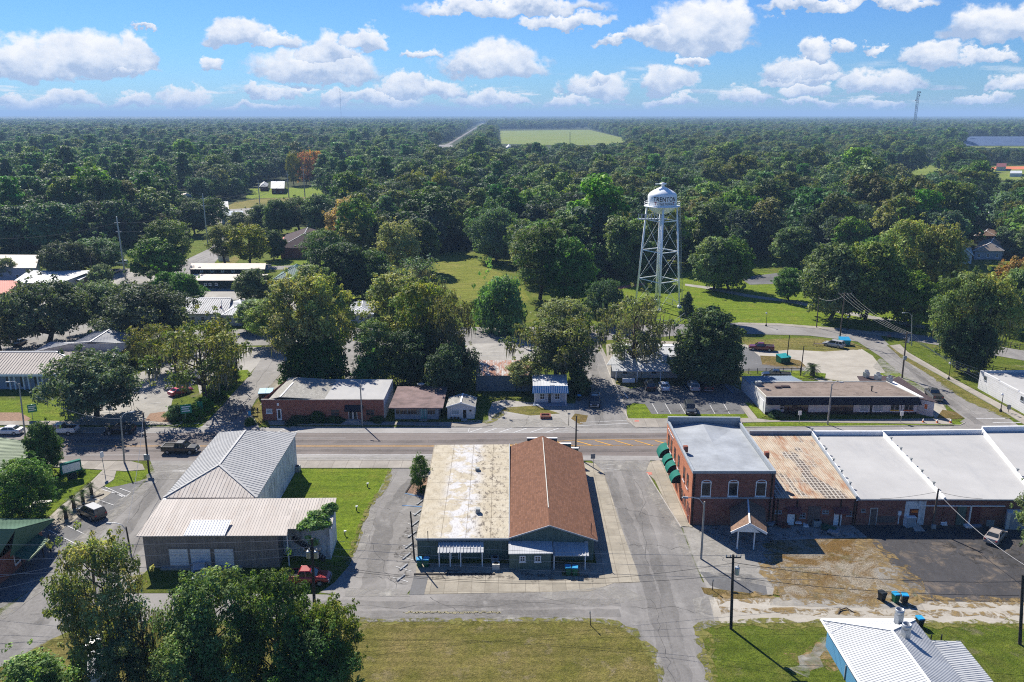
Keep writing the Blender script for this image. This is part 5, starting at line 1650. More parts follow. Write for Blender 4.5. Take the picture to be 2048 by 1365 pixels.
Lf=(b-a).length
m=MB()
m.hexa([P(.05,1.1,Zt-1.15),P(Lf+.3,1.1,Zt-1.15),P(Lf+.3,.03,Zt-1.15),P(.05,.03,Zt-1.15)],[P(.05,.55,Zt+.1),P(Lf-.1,.55,Zt+.1),P(Lf-.1,.03,Zt+.1),P(.05,.03,Zt+.1)])
m.build('awning','navy_awning',root)
for x0,x1,gl,fr2 in((1568,1616,'shop_glass','black_metal'),(1661,1706,'shop_glass','black_metal'),(1719,1737,'curtain','white_trim'),(1746,1766,'curtain','white_trim'),(1780,1798,'window_glass','white_trim'),(1807,1827,'window_glass','white_trim')):
 s0,_=onwall(a,b,x0,820);s1,_=onwall(a,b,x1,820)
 window(root,a,b,s0,s1,.55,2.35,glass=gl,frame=fr2,bars=(3 if x1-x0>30 else 2,1),fw=.07)
part(root,'wall_base','black_metal',lambda m:wallbox(m,a,b,0,Lf,0,.42,.05))
for x0,x1,mt in((1738,1745,'black_metal'),(1799,1805,'white_trim')):
 s0,_=onwall(a,b,x0,820);s1,_=onwall(a,b,x1,820)
 door(root,a,b,s0,s1,.43,2.4,mat=mt,glass='window_glass')
for x0,x1,mt in((1780,1798,'yellow_paint'),(1807,1827,'orange_paint')):
 s0,_=onwall(a,b,x0,820);s1,_=onwall(a,b,x1,820)
 part(root,'window_banner',mt,lambda m:wallbox(m,a,b,s0,s1,.62,.9,.075))
s0,_=onwall(a,b,1560,820);s1,_=onwall(a,b,1567,820)
part(root,'wall_sign','black_metal',lambda m:[wallbox(m,a,b,s0,s1,z_,z_+.35,.05)for z_ in(1.0,1.55,2.1)])
side=[G(1848,803,3.0),G(1876,805.5,3.0),G(1797,753,3.0),G(1714,753,3.0)]
sd2=[flat(b)+V((.05,.6,0)),flat(side[1])+V((-.4,.4,0)),flat(side[2])+V((-.3,-.2,0)),flat(G(1772,764,3.0))+V((.2,0,0))]
part(root,'side_wing_wall','white_wall',lambda m:walls(m,sd2,-.1,2.9))
part(root,'side_wing_roof','plum_roof',lambda m:slabroof(m,[flat(sd2[0],3.05)+V((0,-.2,0)),flat(side[1],3.0),flat(side[2],3.0),flat(sd2[3],3.05)],.12))
part(root,'rear_roof','plum_roof',lambda m:slabroof(m,[flat(G(1722,764.5,3.0),3.04)+V((0,.3,0)),flat(tf[2],3.04)+V((0,.3,0)),flat(sd2[3],3.04),flat(side[2],3.04)+V((-.6,.2,0)),flat(side[3],3.04)],.12))
part(root,'roof_flashing','white_patch',lambda m:slabroof(m,[flat(sd2[0],3.2)+V((-.1,0,0)),flat(sd2[0],3.12)+V((1.3,0,0)),flat(sd2[3],3.12)+V((1.3,0,0)),flat(sd2[3],3.2)],.05))
s0,z1=onwall(sd2[0],sd2[1],1848,812);s1,z0=onwall(sd2[0],sd2[1],1855,822)
window(root,sd2[0],sd2[1],s0,s1,1.2,2.3,glass='orange_paint')
for k,(x,y,sz)in enumerate(((1732,752,.9),(1755,757,1.0),(1778,763,.9))):
 p=G(x,y+3,3.1)
 part(root,'roof_unit','steel',lambda m:[m.box(p+V((0,0,.55)),(sz,sz,1.0),.4),m.lathe([(.3,1.0),(.4,1.05),(.4,1.5),(.3,1.5)],p,10)])
p=G(1743,783,Zt)
part(root,'vent_pipe','dark_pole',lambda m:[m.tube([p,p+V((0,0,.9))],.12,8),m.box(p+V((0,0,.95)),(.4,.4,.1))])
for x,y,sx in((1556,776,1.1),(1571,775,1.6)):
 p=G(x,y,Zt)
 part(root,'roof_hatch','plum_roof',lambda m:m.box(p+V((0,0,.15)),(sx,.8,.3)))
p=G(1516,771,Zt)
part(root,'air_conditioner','ac_grey',lambda m:m.box(p+V((0,0,.4)),(1.2,1.0,.8)))
door(root,tf[3],tf[0],(tf[0]-tf[3]).length-3.2,(tf[0]-tf[3]).length-.9,.05,2.3)
Zx=HT(1955,777,741)
a,b=flat(G(1955,777)),flat(G(2048,829))
u=(b-a).normalized();nn_=V((-u.y,u.x,0))
if nn_.x<0:
 nn_=-nn_
b2=a+u*34
xf=[a,b2,b2+nn_*26,a+nn_*26]
root=house_base('block_building','big white painted block building with a stepped side wall at the right edge','building',xf)
part(root,'wall','white_block',lambda m:walls(m,xf,-.1,Zx-.5))
part(root,'roof','white_roof_membrane',lambda m:slabroof(m,[flat(p,Zx-.45)for p in xf],.1))
part(root,'parapet','white_block',lambda m:[wallbox(m,xf[0],xf[1],s,s+6.2,Zx-.52,Zx-.13*k,.015,0,-.35)for k,s in enumerate((0,6.21,12.42,18.63,24.84))]+[wallbox(m,xf[3],xf[0],.3,25.6,Zx-.52,Zx-.05,.02,0,-.35)])
window(root,xf[0],xf[1],1.6,2.5,2.4,3.3,frame='grey_trim',fw=.06)
window(root,xf[0],xf[1],13.5,14.4,2.2,3.1,frame='grey_trim',fw=.06)
Zu=3.3
root,hf2=simple_house('roadside_shop','white metal roofed shop with a shaded front porch under two mossy trees','shop',[(1222,727),(1452,727),(1425,690),(1262,688)],Zu,1.6,'gable','white_metal_roof','plaster',.6,.6,4,0)
a,b=hf2[0],hf2[1]
part(root,'porch_roof','white_metal_roof',lambda m:slabroof(m,[flat(a,2.5)+V((0,-3,0)),flat(b,2.5)+V((-8,-3,0)),flat(b,3.1)+V((-8,-.65,0)),flat(a,3.1)+V((0,-.65,0))],.1,0,.5))
for t in(0.03,.3,.6,.92):
 p=flat(a)+V(((b-a).length-8,0,0))*t+V((.3,-2.8,0))
 part(root,'porch_post','white_trim',lambda m:m.box((p.x,p.y,1.2),(.15,.15,2.4)))
part(root,'mural','dumpster_teal',lambda m:wallbox(m,a,b,(b-a).length*.58,(b-a).length*.78,.5,2.1,.05))
part(root,'sign_board','white_trim',lambda m:m.box((a.x+3.2,a.y-4.6,1.0),(2.6,.12,.9)))
Zo=3.6
of=[G(-210,748,Zo),G(196,748,Zo),G(232,706,Zo),G(-170,704,Zo)]
root=house_base('clinic','large grey clinic with a pale ribbed hip roof and white columns','clinic',of)
oin=grow(of,-1.0)
part(root,'wall','blue_grey_wall',lambda m:walls(m,oin,-.1,Zo))
ry=Zo+2.6
r1,r2=G(-300,704,ry),G(113,703.5,ry)
Gs=[flat(p,Zo)for p in of]
part(root,'roof','pale_metal_roof',lambda m:[slabroof(m,[Gs[0],Gs[1],r2,r1],.14,0,.6,0,.09,.08),slabroof(m,[Gs[1],Gs[2],r2],.14,0,.6,0,.09,.08),slabroof(m,[Gs[2],Gs[3],r1,r2],.14,0,.6,0,.09,.08)])
part(root,'ridge_cap','white_trim',lambda m:[m.bar(p_+V((0,0,.05)),q_+V((0,0,.05)),.3,.06)for p_,q_ in((r1,r2),(Gs[1],r2))])
part(root,'fascia','white_trim',lambda m:[m.bar(Gs[0]+V((0,-.05,-.3)),Gs[1]+V((0,-.05,-.3)),.12,.5),m.bar(Gs[1]+V((.05,0,-.3)),Gs[2]+V((.05,0,-.3)),.12,.5)])
for x in(12,22,40,50,69,78,98,107):
 p=G(x,785)
 p.y=oin[0].y-.15
 part(root,'column','white_trim',lambda m:m.box((p.x,p.y,Zo/2),(.3,.3,Zo)))
for x in(17,45,73,102):
 s,_=onwall(oin[0],oin[1],x,772)
 window(root,oin[0],oin[1],s-.35,s+.35,.4,3.1,frame='grey_trim',sill=False)
zq2=3.6
wf=[G(66,704,zq2),G(240,704,zq2),G(270,684,zq2),G(100,684,zq2)]
part(root,'wing_wall','blue_grey_wall',lambda m:walls(m,grow(wf,-.5),-.1,zq2))
w=[flat(p,zq2)for p in wf]
m1,m2=G(138,688,zq2+1.9),G(262,686,zq2+1.9)
m0=G(98,684,zq2+1.6)
part(root,'wing_roof','grey_metal_roof',lambda m:[slabroof(m,[w[0],w[1],m2,m1],.14,0,.6),slabroof(m,[w[3],w[0],m1],.14,0,.6),slabroof(m,[w[2],w[3],m1,m2],.14,0,.6)])
cfw=[G(145,686,4),G(250,686,4),G(276,665,4),G(200,660,4)]
part(root,'chapel_wall','blue_grey_wall',lambda m:walls(m,[flat(p)for p in cfw],-.1,3.9))
k0,k1=G(180,684,6.0),G(226,655,6.0)
q_=[flat(p,4)for p in cfw]
part(root,'chapel_roof','grey_metal_roof',lambda m:[slabroof(m,[q_[0],k0,k1,q_[3]],.14,0,.6),slabroof(m,[k0,q_[1],q_[2],k1],.14,0,.6)])
part(root,'chapel_fascia','white_trim',lambda m:[m.bar(q_[1]+V((0,0,-.2)),q_[2]+V((0,0,-.2)),.2,.6),m.bar(k0+V((0,0,.06)),k1+V((0,0,.06)),.25,.06)])
part(root,'chapel_column','white_trim',lambda m:m.box((q_[2].x+.3,q_[2].y-.5,2),(.5,.5,4)))
simple_house('clapboard_house','white house with a pale ribbed gable roof and flagpole, beyond the mossy oaks','house',[(376,626),(452,626),(466,602),(380,600)],3.2,2.4,'gable','grey_metal_roof','white_siding',.5,.6,4,0)
simple_house('blue_roof_house','small white house with a bluish white hip roof beside the ribbed gable house','house',[(446,630),(522,630),(506,606),(452,606)],3.0,2.0,'hip','white_metal_roof','white_siding',.4,.6,3,0)
simple_house('white_bungalow','little white bungalow with a blue white tin roof seen down the alley between trees','bungalow',[(700,628),(744,628),(748,606),(706,606)],2.8,1.2,'hip','white_metal_roof','white_siding',.5,.6,3,0)
def long_hut(label,x0,x1,yt,yb,xs,wy,z=3.0):
 ft=[G(x0,yb,z),G(x1,yb,z),G(x1+2,yt,z),G(x0+5,yt,z)]
 root=house_base('classroom_hut',label,'hut',ft,'dark green classroom huts')
 part(root,'wall','dark_green_boards',lambda m:walls(m,ft,-.1,z))
 g=grow(ft,.35)
 part(root,'roof','pale_metal_roof',lambda m:slabroof(m,[flat(g[0],z),flat(g[1],z),flat(g[2],z+.5),flat(g[3],z+.5)],.16,0))
 for x in xs:
  winpx(root,ft[0],ft[1],x-3,wy-2.6,x+3,wy+2.6,frame='white_trim',fw=.16)
 part(root,'skirting','white_trim',lambda m:wallbox(m,ft[0],ft[1],.2,(ft[1]-ft[0]).length-.2,.1,.22,.06))
long_hut('dark green hut with five square white windows, farther of the two',380,528,530,538.5,(403,424,445,466,487),542)
long_hut('dark green hut with three square white windows, nearer of the two',384,532,552,561,(411,420,432.5),569)
simple_house('depot','long warehouse with a cream roof and grey wall at the left edge','warehouse',[(-80,536),(70,536),(78,516),(-60,515)],4.5,1.0,'flat','pale_metal_roof','blue_grey_wall',.3,None,2,0)
simple_house('depot','white roofed open shed beside the dark round trees','shed',[(24,566),(120,566),(184,547),(60,547)],3.6,.9,'flat','white_metal_roof','plaster',.3,None,0,0)
simple_house('carport_shed','low dark carport with a white flat roof next to a utility pole','carport',[(135,558),(158,560),(188,548),(160,546)],3.2,.5,'flat','white_metal_roof','black_metal',.3,None,0,0)
simple_house('red_roof_shop','shop with a bright red metal roof at the left edge','shop',[(-40,587),(20,587),(38,567),(-30,567)],3.6,.8,'flat','red_roof','brown_brick',.3,.7,3,0)
simple_house('brick_hall','wide brown brick hall with a dark hip roof and skylight by a yellow tree','hall',[(560,496),(655,496),(664,470),(575,470)],4.2,4.4,'hip','plum_roof','brown_brick',.7,None,0,0,None,'tan_grey_shingle' if False else 'grey_trim')
simple_house('red_shed','small shed with a red roof beside the dark brick hall','shed',[(553,487),(570,487),(572,478),(556,478)],2.8,.8,'flat','red_roof','brown_brick',.2,None,0,0)
simple_house('teal_pavilion','pavilion with a teal green hip roof beside the green huts','pavilion',[(550,558),(620,558),(626,540),(572,540)],3.4,3.0,'hip','teal_roof','plaster',.5,.7,2,0,None,'teal_roof')
simple_house('red_house','red barn like house with a white and blue metal roof in a far clearing','house',[(543,377),(567,377),(570,366),(545,366)],4.0,3.0,'gable','white_metal_roof','maroon_boards',.5,None,2,0)
simple_house('red_hut','small red hut with a grey pyramid roof next to the red barn like house','hut',[(520,374),(533,374),(536,368),(522,368)],3.2,2.0,'hip','grey_metal_roof','maroon_boards',.5,None,0,0)
simple_house('cream_roof_house','low house with a cream white roof among far trees','house',[(358,395),(390,395),(393,386),(366,386)],3.2,1.4,'gable','pale_metal_roof','plaster',.5,None,2,0)
simple_house('cafe','white cafe with a blue flat canopy and white posts among dark trees','cafe',[(443,432),(486,432),(484,424),(446,424)],4.2,.5,'flat','blue_grey_roof','white_wall',.5,None,3,0)
simple_house('gable_hut','hut with a slate grey gable roof behind the white cafe','hut',[(439,418),(456,418),(455,407),(440,407)],3.4,2.6,'gable','grey_metal_roof','white_wall',.3,None,1,0)
simple_house('grey_roof_house','cream house with a slate grey gable roof, farthest of the right hand houses','house',[(1962,436),(1990,437),(1996,427),(1956,424)],4.0,2.6,'gable','grey_metal_roof','plaster',.5,None,2,1)
simple_house('brown_roof_house','brick house with a brown hip roof and lawn on the far right','house',[(1950,472),(1990,472),(1994,462),(1958,462)],3.4,1.6,'hip','tan_shingle','brown_brick',.5,None,3,0)
simple_house('porch_house','white house with a gabled porch facing the lane on the far right','house',[(1912,509),(1945,509),(1940,494),(1905,494)],3.6,2.4,'gable','white_metal_roof','white_siding',.5,None,3,1)
simple_house('tan_roof_house','blue house with a broad tan shingle roof on the far right','house',[(1950,502),(2005,502),(2016,486),(1962,484)],3.4,2.6,'hip','tan_grey_shingle','blue_grey_wall',.6,None,3,0)
simple_house('white_roof_house','white cottage with a bright white roof half hidden by the tall right hand trees','house',[(1762,468),(1798,468),(1802,458),(1768,458)],3.4,2.2,'gable','white_metal_roof','white_siding',.5,None,2,0)
simple_house('white_tent_house','white roofed hut behind the water tower','hut',[(1366,500),(1382,500),(1384,492),(1368,492)],3.2,1.6,'gable','white_metal_roof','white_wall',.4,None,1,0)
simple_house('farm_building','white farm building at the near left corner of the green field','farm building',[(1010,299),(1024,299),(1024,294),(1012,294)],7,4,'gable','white_metal_roof','white_wall',.5,None,0,1)
simple_house('long_barn','long white barn near the middle of the field hedge','barn',[(1062,303),(1100,303),(1100,299),(1064,299)],6,2,'gable','white_metal_roof','white_wall',.5,None,0,0)
simple_house('long_barn','longest low white barn at the right of the field hedge','barn',[(1150,303),(1210,303),(1208,300),(1152,300)],5,2,'gable','grey_metal_roof','white_wall',.5,None,0,0)
simple_house('ball_park_shed','dark red roofed shed on the far ball field','shed',[(1993,334),(2012,334),(2012,330),(1994,330)],4,1.5,'flat','maroon_trim','plaster',.3,None,0,0)
simple_house('container','white storage container beside the far ball field','container',[(2020,347),(2044,347),(2044,342),(2021,342)],3,.1,'flat','white_metal_roof','white_wall',.02,None,0,0)
simple_house('garden_shed','small shed with a grey metal roof under the foreground trees','shed',[(178,1350),(208,1350),(207,1312),(180,1312)],2.1,.5,'flat','grey_metal_roof','plaster',.15,None,0,0)
m=MB()
for k in range(7):
 y=283.2+k*1.7
 p,q=G(1924,y),G(2200,y)
 m.hexa([p+V((0,0,1)),q+V((0,0,1)),q+V((0,26,9)),p+V((0,26,9))],[p+V((0,0,1.4)),q+V((0,0,1.4)),q+V((0,26,9.4)),p+V((0,26,9.4))])
tag(m.build('solar_array','solar_blue'),'rows of blue grey solar panels in a far meadow on the right','solar panels')
bl,br,bfnt,bbk=G(1271,606),G(1358,612),G(1321,626),G(1309,605)
ctr=(bl+br+bfnt+bbk)/4
hw=((bl-br).length)/2
dirx=(br-bl).normalized()
diry=V((-dirx.y,dirx.x,0))
dd=ray(1326,412)
zb_=CAMZ+dd.z*ctr.y/dd.y
rt_=hw*0.66
fx_=bfnt-ctr
fx_=V((fx_.x,-hw,0)).normalized()*hw
base=[ctr-dirx*hw,ctr+fx_,ctr+dirx*hw,ctr-fx_]
top=[flat(ctr+(p_-ctr)*.66,zb_)for p_ in base]
root=thing('water_tower','white water tower lettered Trenton on four lattice braced legs','water tower',ctr)
for p,q in zip(base,top):
 part(root,'leg','tower_paint',lambda m:[m.tube([p+V((0,0,.3)),q],[.29,.26],10),m.box(p+V((0,0,.2)),(1.1,1.1,.5))],True)
for t in(.27,.56,.86):
 ps=[lerp(p,q,t)for p,q in zip(base,top)]
 part(root,'strut_ring','tower_paint',lambda m:[m.bar(ps[k],ps[(k+1)%4],.2,.22)for k in range(4)])
for t0,t1 in((.01,.27),(.27,.56),(.56,.86),(.86,1.0)):
 for k in range(4):
  j=(k+1)%4
  part(root,'brace','tower_paint',lambda m:[m.tube([lerp(base[k],top[k],t0),lerp(base[j],top[j],t1)],.035,5),m.tube([lerp(base[j],top[j],t0),lerp(base[k],top[k],t1)],.035,5)])
part(root,'riser_pipe','tower_paint',lambda m:[m.tube([ctr,flat(ctr,zb_-2)],.15,12)],True)
R_=rt_*0.965
prof=[(.3,zb_-2.3),(1.6,zb_-2.15),(R_*.6,zb_-1.7),(R_*.88,zb_-.9),(R_,zb_),(R_,zb_+2.7),(R_*.97,zb_+3.2),(R_*.86,zb_+3.75),(R_*.64,zb_+4.3),(R_*.4,zb_+4.8),(R_*.2,zb_+5.2),(R_*.1,zb_+5.4),(.02,zb_+5.45)]
part(root,'tank','tower_paint',lambda m:m.lathe(prof,ctr,40),True)
part(root,'balcony','tower_paint',lambda m:m.lathe([(R_-.05,zb_-.12),(R_+1.0,zb_-.12),(R_+1.0,zb_+.02),(R_-.05,zb_+.02)],ctr,40))
def f_(m):
 rr=R_+.95
 for zz in(.55,1.1):
  m.tube([ctr+V((rr*math.cos(k*.157),rr*math.sin(k*.157),zb_+zz))for k in range(41)],.035,4)
 for k in range(20):
  t=k*.314
  m.tube([ctr+V((rr*math.cos(t),rr*math.sin(t),zb_)),ctr+V((rr*math.cos(t),rr*math.sin(t),zb_+1.1))],.035,4)
part(root,'railing','tower_paint',f_)
part(root,'roof_vent','tower_paint',lambda m:[m.lathe([(.45,zb_+5.2),(.45,zb_+5.9),(1.0,zb_+6.0),(1.0,zb_+6.25),(.05,zb_+6.5)],ctr,16),m.bar(ctr+V((-.6,-.2,zb_+6.1)),ctr+V((-2.2,-.2,zb_+6.1)),.4,.18)],True)
pl=lerp(base[0],top[0],.865)
part(root,'antenna_platform','steel',lambda m:[m.box(pl+V((1.8,-.6,.1)),(8.2,2.0,.15),.03)]+[m.box(pl+V((-2.2+k*.9,-1.5,.9)),(.25,.12,1.5))for k in range(9)]+[m.bar(pl+V((-2.3,-1.6,1.4)),pl+V((5.9,-1.4,1.4)),.06,.06)])
part(root,'ladder','steel',lambda m:[m.tube([base[2]+V((.5,-.3,1)),top[2]+V((.5,-.3,0))],.05,4),m.tube([base[2]+V((.85,-.3,1)),top[2]+V((.85,-.3,0))],.05,4)])
def bent_text(txt,size,ang,zc,mat,name,sx=1.0):
 """raised lettering wrapped round the tank wall"""
 cu=bpy.data.curves.new(name,'FONT')
 cu.body=txt
 cu.size=size
 cu.align_x='CENTER'
 cu.space_character=1.12
 cu.offset=0.03
 tmp=bpy.data.objects.new(name,cu)
 COL.objects.link(tmp)
 bpy.context.view_layer.update()
 me0=tmp.evaluated_get(bpy.context.evaluated_depsgraph_get()).to_mesh()
 vs=[v.co.copy()for v in me0.vertices]
 fs=[tuple(p.vertices)for p in me0.polygons]
 tmp.evaluated_get(bpy.context.evaluated_depsgraph_get()).to_mesh_clear()
 bpy.data.objects.remove(tmp)
 m=MB()
 rr=R_+.05
 for f in fs:
  pts=[]
  for i in f:
   t=ang+vs[i].x*sx/rr
   pts.append(ctr+V((rr*math.sin(t),-rr*math.cos(t),zc+vs[i].y)))
  m.face(pts,0,[(0,0)]*len(pts))
 return m.build(name,mat,root)
ta=.03
bent_text('TRENTON',1.7,ta,zb_+1.55,'black_letter','lettering',.80)
bent_text('TITLE TOWN',.95,ta,zb_+.55,'black_letter','lettering',.74)
bent_text('T',1.1,ta-2.75/R_,zb_+.55,'red_letter','lettering')
bent_text('T',1.1,ta+2.75/R_,zb_+.55,'red_letter','lettering')
TOWER=ctr
def mast(px,yb,yt,label,w):
 p=G(px[0],yb)
 h=HT(px[0],yb,yt)
 root=thing('radio_mast',label,'mast',p)
 def f_(m):
  for k in range(3):
   t=k*2.094
   m.tube([p+V((w*math.cos(t),w*math.sin(t),0)),p+V((w*math.cos(t),w*math.sin(t),h))],w*.16,4)
  n=22
  for j in range(n):
   for k in range(3):
    t0,t1=k*2.094,(k+1)*2.094
    m.tube([p+V((w*math.cos(t0),w*math.sin(t0),h*j/n)),p+V((w*math.cos(t1),w*math.sin(t1),h*(j+1)/n))],w*.1,3)
 part(root,'lattice','grey_trim',f_)
 part(root,'antenna','dark_pole',lambda m:[m.box(p+V((w*1.6,0,h*.98)),(w*.8,w*.8,w)),m.box(p+V((w*1.4,0,h*.9)),(w*.6,w*.6,w)),m.box(p+V((-w*1.4,0,h*.8)),(w*.6,w*.6,w))])
mast((1826,0),272,183,'tall lattice radio mast rising above the horizon on the right',3.2)
mast((683,0),246,178,'thin radio mast on the left horizon',1.6)
def loft(m,sec,mat=0):
 """skin between successive closed sections (lists of points of equal count), capped"""
 n=len(sec[0])
 for k in range(len(sec)-1):
  for j in range(n):
   i=(j+1)%n
   m.face([sec[k][j],sec[k+1][j],sec[k+1][i],sec[k][i]],mat)
 m.face(sec[0],mat);m.face(sec[-1][::-1],mat)
def vehicle(name,kind,paint,label,cat,px,head,group=None,opened=False):
 """px = ground pixel under the middle, head = ground pixel it points towards"""
 c=G(*px)
 d=(G(*head)-c)
 ang=math.atan2(d.y,d.x)
 root=thing(name,label,cat,c,group)
 if kind=='sedan':
  Ln,Wd,zb,belt,H=4.8,1.82,.28,.92,1.45
  prof=[(-2.40,.45,.80,.86),(-2.34,.30,.98,.95),(-1.9,.28,1.04,.99),(-1.0,.26,.98,1.0),(.9,.26,.95,1.0),(1.5,.27,.88,.98),(2.15,.30,.76,.93),(2.38,.40,.62,.80)]
  cab=((-1.75,.9),(-1.05,.55));wheels=(-1.42,1.42)
  cab=(-1.95,-1.15,.35,1.25)
 elif kind=='suv':
  Ln,Wd,zb,belt,H=4.9,1.96,.32,1.08,1.78
  prof=[(-2.45,.50,.95,.90),(-2.42,.36,1.1,.97),(-1.9,.32,1.12,1.0),(0,.30,1.1,1.0),(1.0,.30,1.08,1.0),(1.5,.32,1.05,.98),(2.2,.36,.95,.93),(2.43,.48,.75,.82)]
  cab=(-2.38,-2.1,.45,1.25);wheels=(-1.48,1.5)
 elif kind=='pickup':
  Ln,Wd,zb,belt,H=5.85,2.02,.42,1.2,1.9
  prof=[(-2.92,.62,1.12,.94),(-2.9,.5,1.24,.98),(-2.3,.45,1.25,1.0),(-.75,.42,1.25,1.0),(.9,.42,1.2,1.0),(1.6,.45,1.18,.98),(2.6,.5,1.08,.94),(2.9,.6,.85,.86)]
  cab=(-.78,-.55,.75,1.45);wheels=(-1.85,1.85)
 hw=Wd/2
 m=MB()
 sec=[]
 for x,z0,z1,k in prof:
  w=hw*k
  sec.append([V((x,-w*.9,z0)),V((x,w*.9,z0)),V((x,w,z0+.16)),V((x,w*.985,z1-.12)),V((x,w*.86,z1)),V((x,-w*.86,z1)),V((x,-w*.985,z1-.12)),V((x,-w,z0+.16))])
 loft(m,sec[::-1])
 b0,t0,t1,b1=cab
 bz=belt-.04
 tw,bw_=hw*.70,hw*.86
 P=lambda x,y,z:V((x,y,z))
 m.hexa([P(t0-.03,-tw-.02,H-.07),P(t1+.03,-tw-.02,H-.07),P(t1+.03,tw+.02,H-.07),P(t0-.03,tw+.02,H-.07)],[P(t0+.1,-tw*.9,H),P(t1-.12,-tw*.9,H),P(t1-.12,tw*.9,H),P(t0+.1,tw*.9,H)])
 for sg in(-1,1):
  for xb,xt in((b0,t0),(b1,t1),((b0+b1)/2-.1,(t0+t1)/2))+(((b0*.72+b1*.28)-.05,t0*.75+t1*.25),)*(kind=='suv'):
   m.bar(P(xb,sg*(bw_+.005),bz),P(xt,sg*(tw+.005),H-.05),.09,.09)
 if kind=='pickup':
  m.hexa([P(-2.9,-hw*.84,1.2),P(-2.75,-hw*.84,1.2),P(-2.75,hw*.84,1.2),P(-2.9,hw*.84,1.2)],[P(-2.9,-hw*.84,1.34),P(-2.75,-hw*.84,1.34),P(-2.75,hw*.84,1.34),P(-2.9,hw*.84,1.34)])
  for sg in(-1,1):
   m.bar(P(-2.9,sg*hw*.9,1.29),P(-.72,sg*hw*.9,1.29),.16,.12)
 body=m.build('body',paint,None,True)
 for p in body.data.polygons:
  p.use_smooth=False
 parts=[body]
 m=MB()
 if kind=='pickup':
  m.hexa([P(-2.74,-hw*.8,1.2),P(-.8,-hw*.8,1.2),P(-.8,hw*.8,1.2),P(-2.74,hw*.8,1.2)],[P(-2.74,-hw*.8,1.262),P(-.8,-hw*.8,1.262),P(-.8,hw*.8,1.262),P(-2.74,hw*.8,1.262)])
  parts.append(m.build('load_bed','rubber'));m=MB()
 m.hexa([P(b0,-bw_,bz),P(b1,-bw_,bz),P(b1,bw_,bz),P(b0,bw_,bz)],[P(t0,-tw,H-.06),P(t1,-tw,H-.06),P(t1,tw,H-.06),P(t0,tw,H-.06)])
 parts.append(m.build('window','car_glass'))
 R=.34 if kind=='sedan' else .39
 for x in wheels:
  for sg in(-1,1):
   m=MB()
   y=sg*(hw-.1)
   m.tube([P(x,y-.12,R),P(x,y+.12,R)],[R,R],14)
   w=m.build('wheel','rubber')
   m=MB()
   m.tube([P(x,y-.125,R),P(x,y+.125,R)],[R*.62,R*.62],10)
   r=m.build('rim','rim')
   r.parent=w
   parts.append(w)
 xf,zf=prof[-1][0],prof[-1][2]
 xr,zr2=prof[0][0],prof[0][2]
 for sg in(-1,1):
  m=MB();m.box((xf-.08,sg*hw*.66,zf-.06),(.18,hw*.36,.17));parts.append(m.build('headlight','headlight_glass'))
  m=MB();m.box((xr+.06,sg*hw*.74,zr2-.02),(.16,hw*.26,.2));parts.append(m.build('taillight','taillight_red'))
  m=MB();m.box((b1-.15,sg*(hw+.08),belt+.06),(.14,.2,.14));parts.append(m.build('mirror',paint))
 m=MB();m.box((xf+.0,0,.5),(.14,Wd*.84,.2));m.box((xr+.0,0,.5+.1),(.14,Wd*.86,.2));parts.append(m.build('bumper','rim' if kind=='pickup' else paint))
 m=MB();m.box((xf-.02,0,.5+.22),(.1,Wd*.45,.2));parts.append(m.build('grille','black_metal'))
 for p in parts:
  p.parent=root
 root.rotation_euler=(0,0,ang)
 return root
vehicle('parked_car','sedan','paint_white','white sedan on the main road at the left edge of the photo','car',(18,868),(-100,868))
vehicle('pickup_truck','pickup','paint_white','white crew cab pickup on the main road behind a bushy tree','pickup',(122,867.5),(0,867.5))
vehicle('parked_car','suv','paint_black','black sport utility car on the main road in leafy shade','car',(241,867),(100,868))
vehicle('moving_truck','pickup','paint_black','black pickup driving right on the main road past the grey hip roof','pickup',(362,905),(480,905))
vehicle('parked_car','suv','paint_charcoal','dark sport utility car nosed into the bays by the sago palms','car',(184,1032),(135,1008))
vehicle('parked_car','suv','paint_white','white car half hidden behind the corner of the taupe lean-to','car',(333,1031),(312,1070))
vehicle('pickup_truck','pickup','paint_red','bright red pickup with a yellow door sign beneath the utility pole','pickup',(612,1165),(700,1164))
vehicle('parked_car','sedan','paint_silver','silver car in front of the white garage doors','car',(400,1150),(400,1120))
vehicle('parked_car','suv','paint_black','black car at the left end of the upper lot row','car',(1298,777),(1290,762))
vehicle('parked_car','sedan','paint_white','white sedan in the lot next to a black car','car',(1328,778),(1320,762))
vehicle('parked_car','suv','paint_silver','silver sport utility car in the upper lot row','car',(1386,778),(1376,762))
vehicle('pickup_truck','pickup','paint_charcoal','grey pickup in tree shade at the right of the upper lot row','pickup',(1414,778),(1408,762))
vehicle('parked_car','suv','paint_charcoal','dark grey sport utility car alone in the lower lot row','car',(1380,824),(1386,840))
vehicle('pickup_truck','pickup','paint_navy','dark blue pickup waiting in the shaded side street by the awning cottage','pickup',(1189,808),(1188,860))
vehicle('pickup_truck','pickup','paint_maroon','maroon pickup parked on the grass edge of the sandy lot','pickup',(1522,701),(1490,699))
vehicle('parked_car','suv','paint_silver','silver estate car parked beside the teal dumpster','car',(1667,694),(1640,689))
vehicle('pickup_truck','pickup','paint_black','black pickup with a blue hood behind the low white store','pickup',(1552,757),(1520,755))
vehicle('pickup_truck','pickup','paint_charcoal','charcoal pickup at the side of the plum roofed store wing','pickup',(1866,796),(1850,780))
vehicle('parked_car','sedan','paint_tan','tan sedan on the black lot beside a white container','car',(1990,1079),(2012,1052))
vehicle('parked_car','sedan','paint_crimson','crimson red car under the mossy tree','car',(362,788),(390,780))
vehicle('parked_car','sedan','paint_teal','teal car nosed into the clinic lot','car',(301,742),(290,728))
vehicle('parked_car','sedan','paint_black','black car on the street left of the clinic','car',(40,690),(80,668))
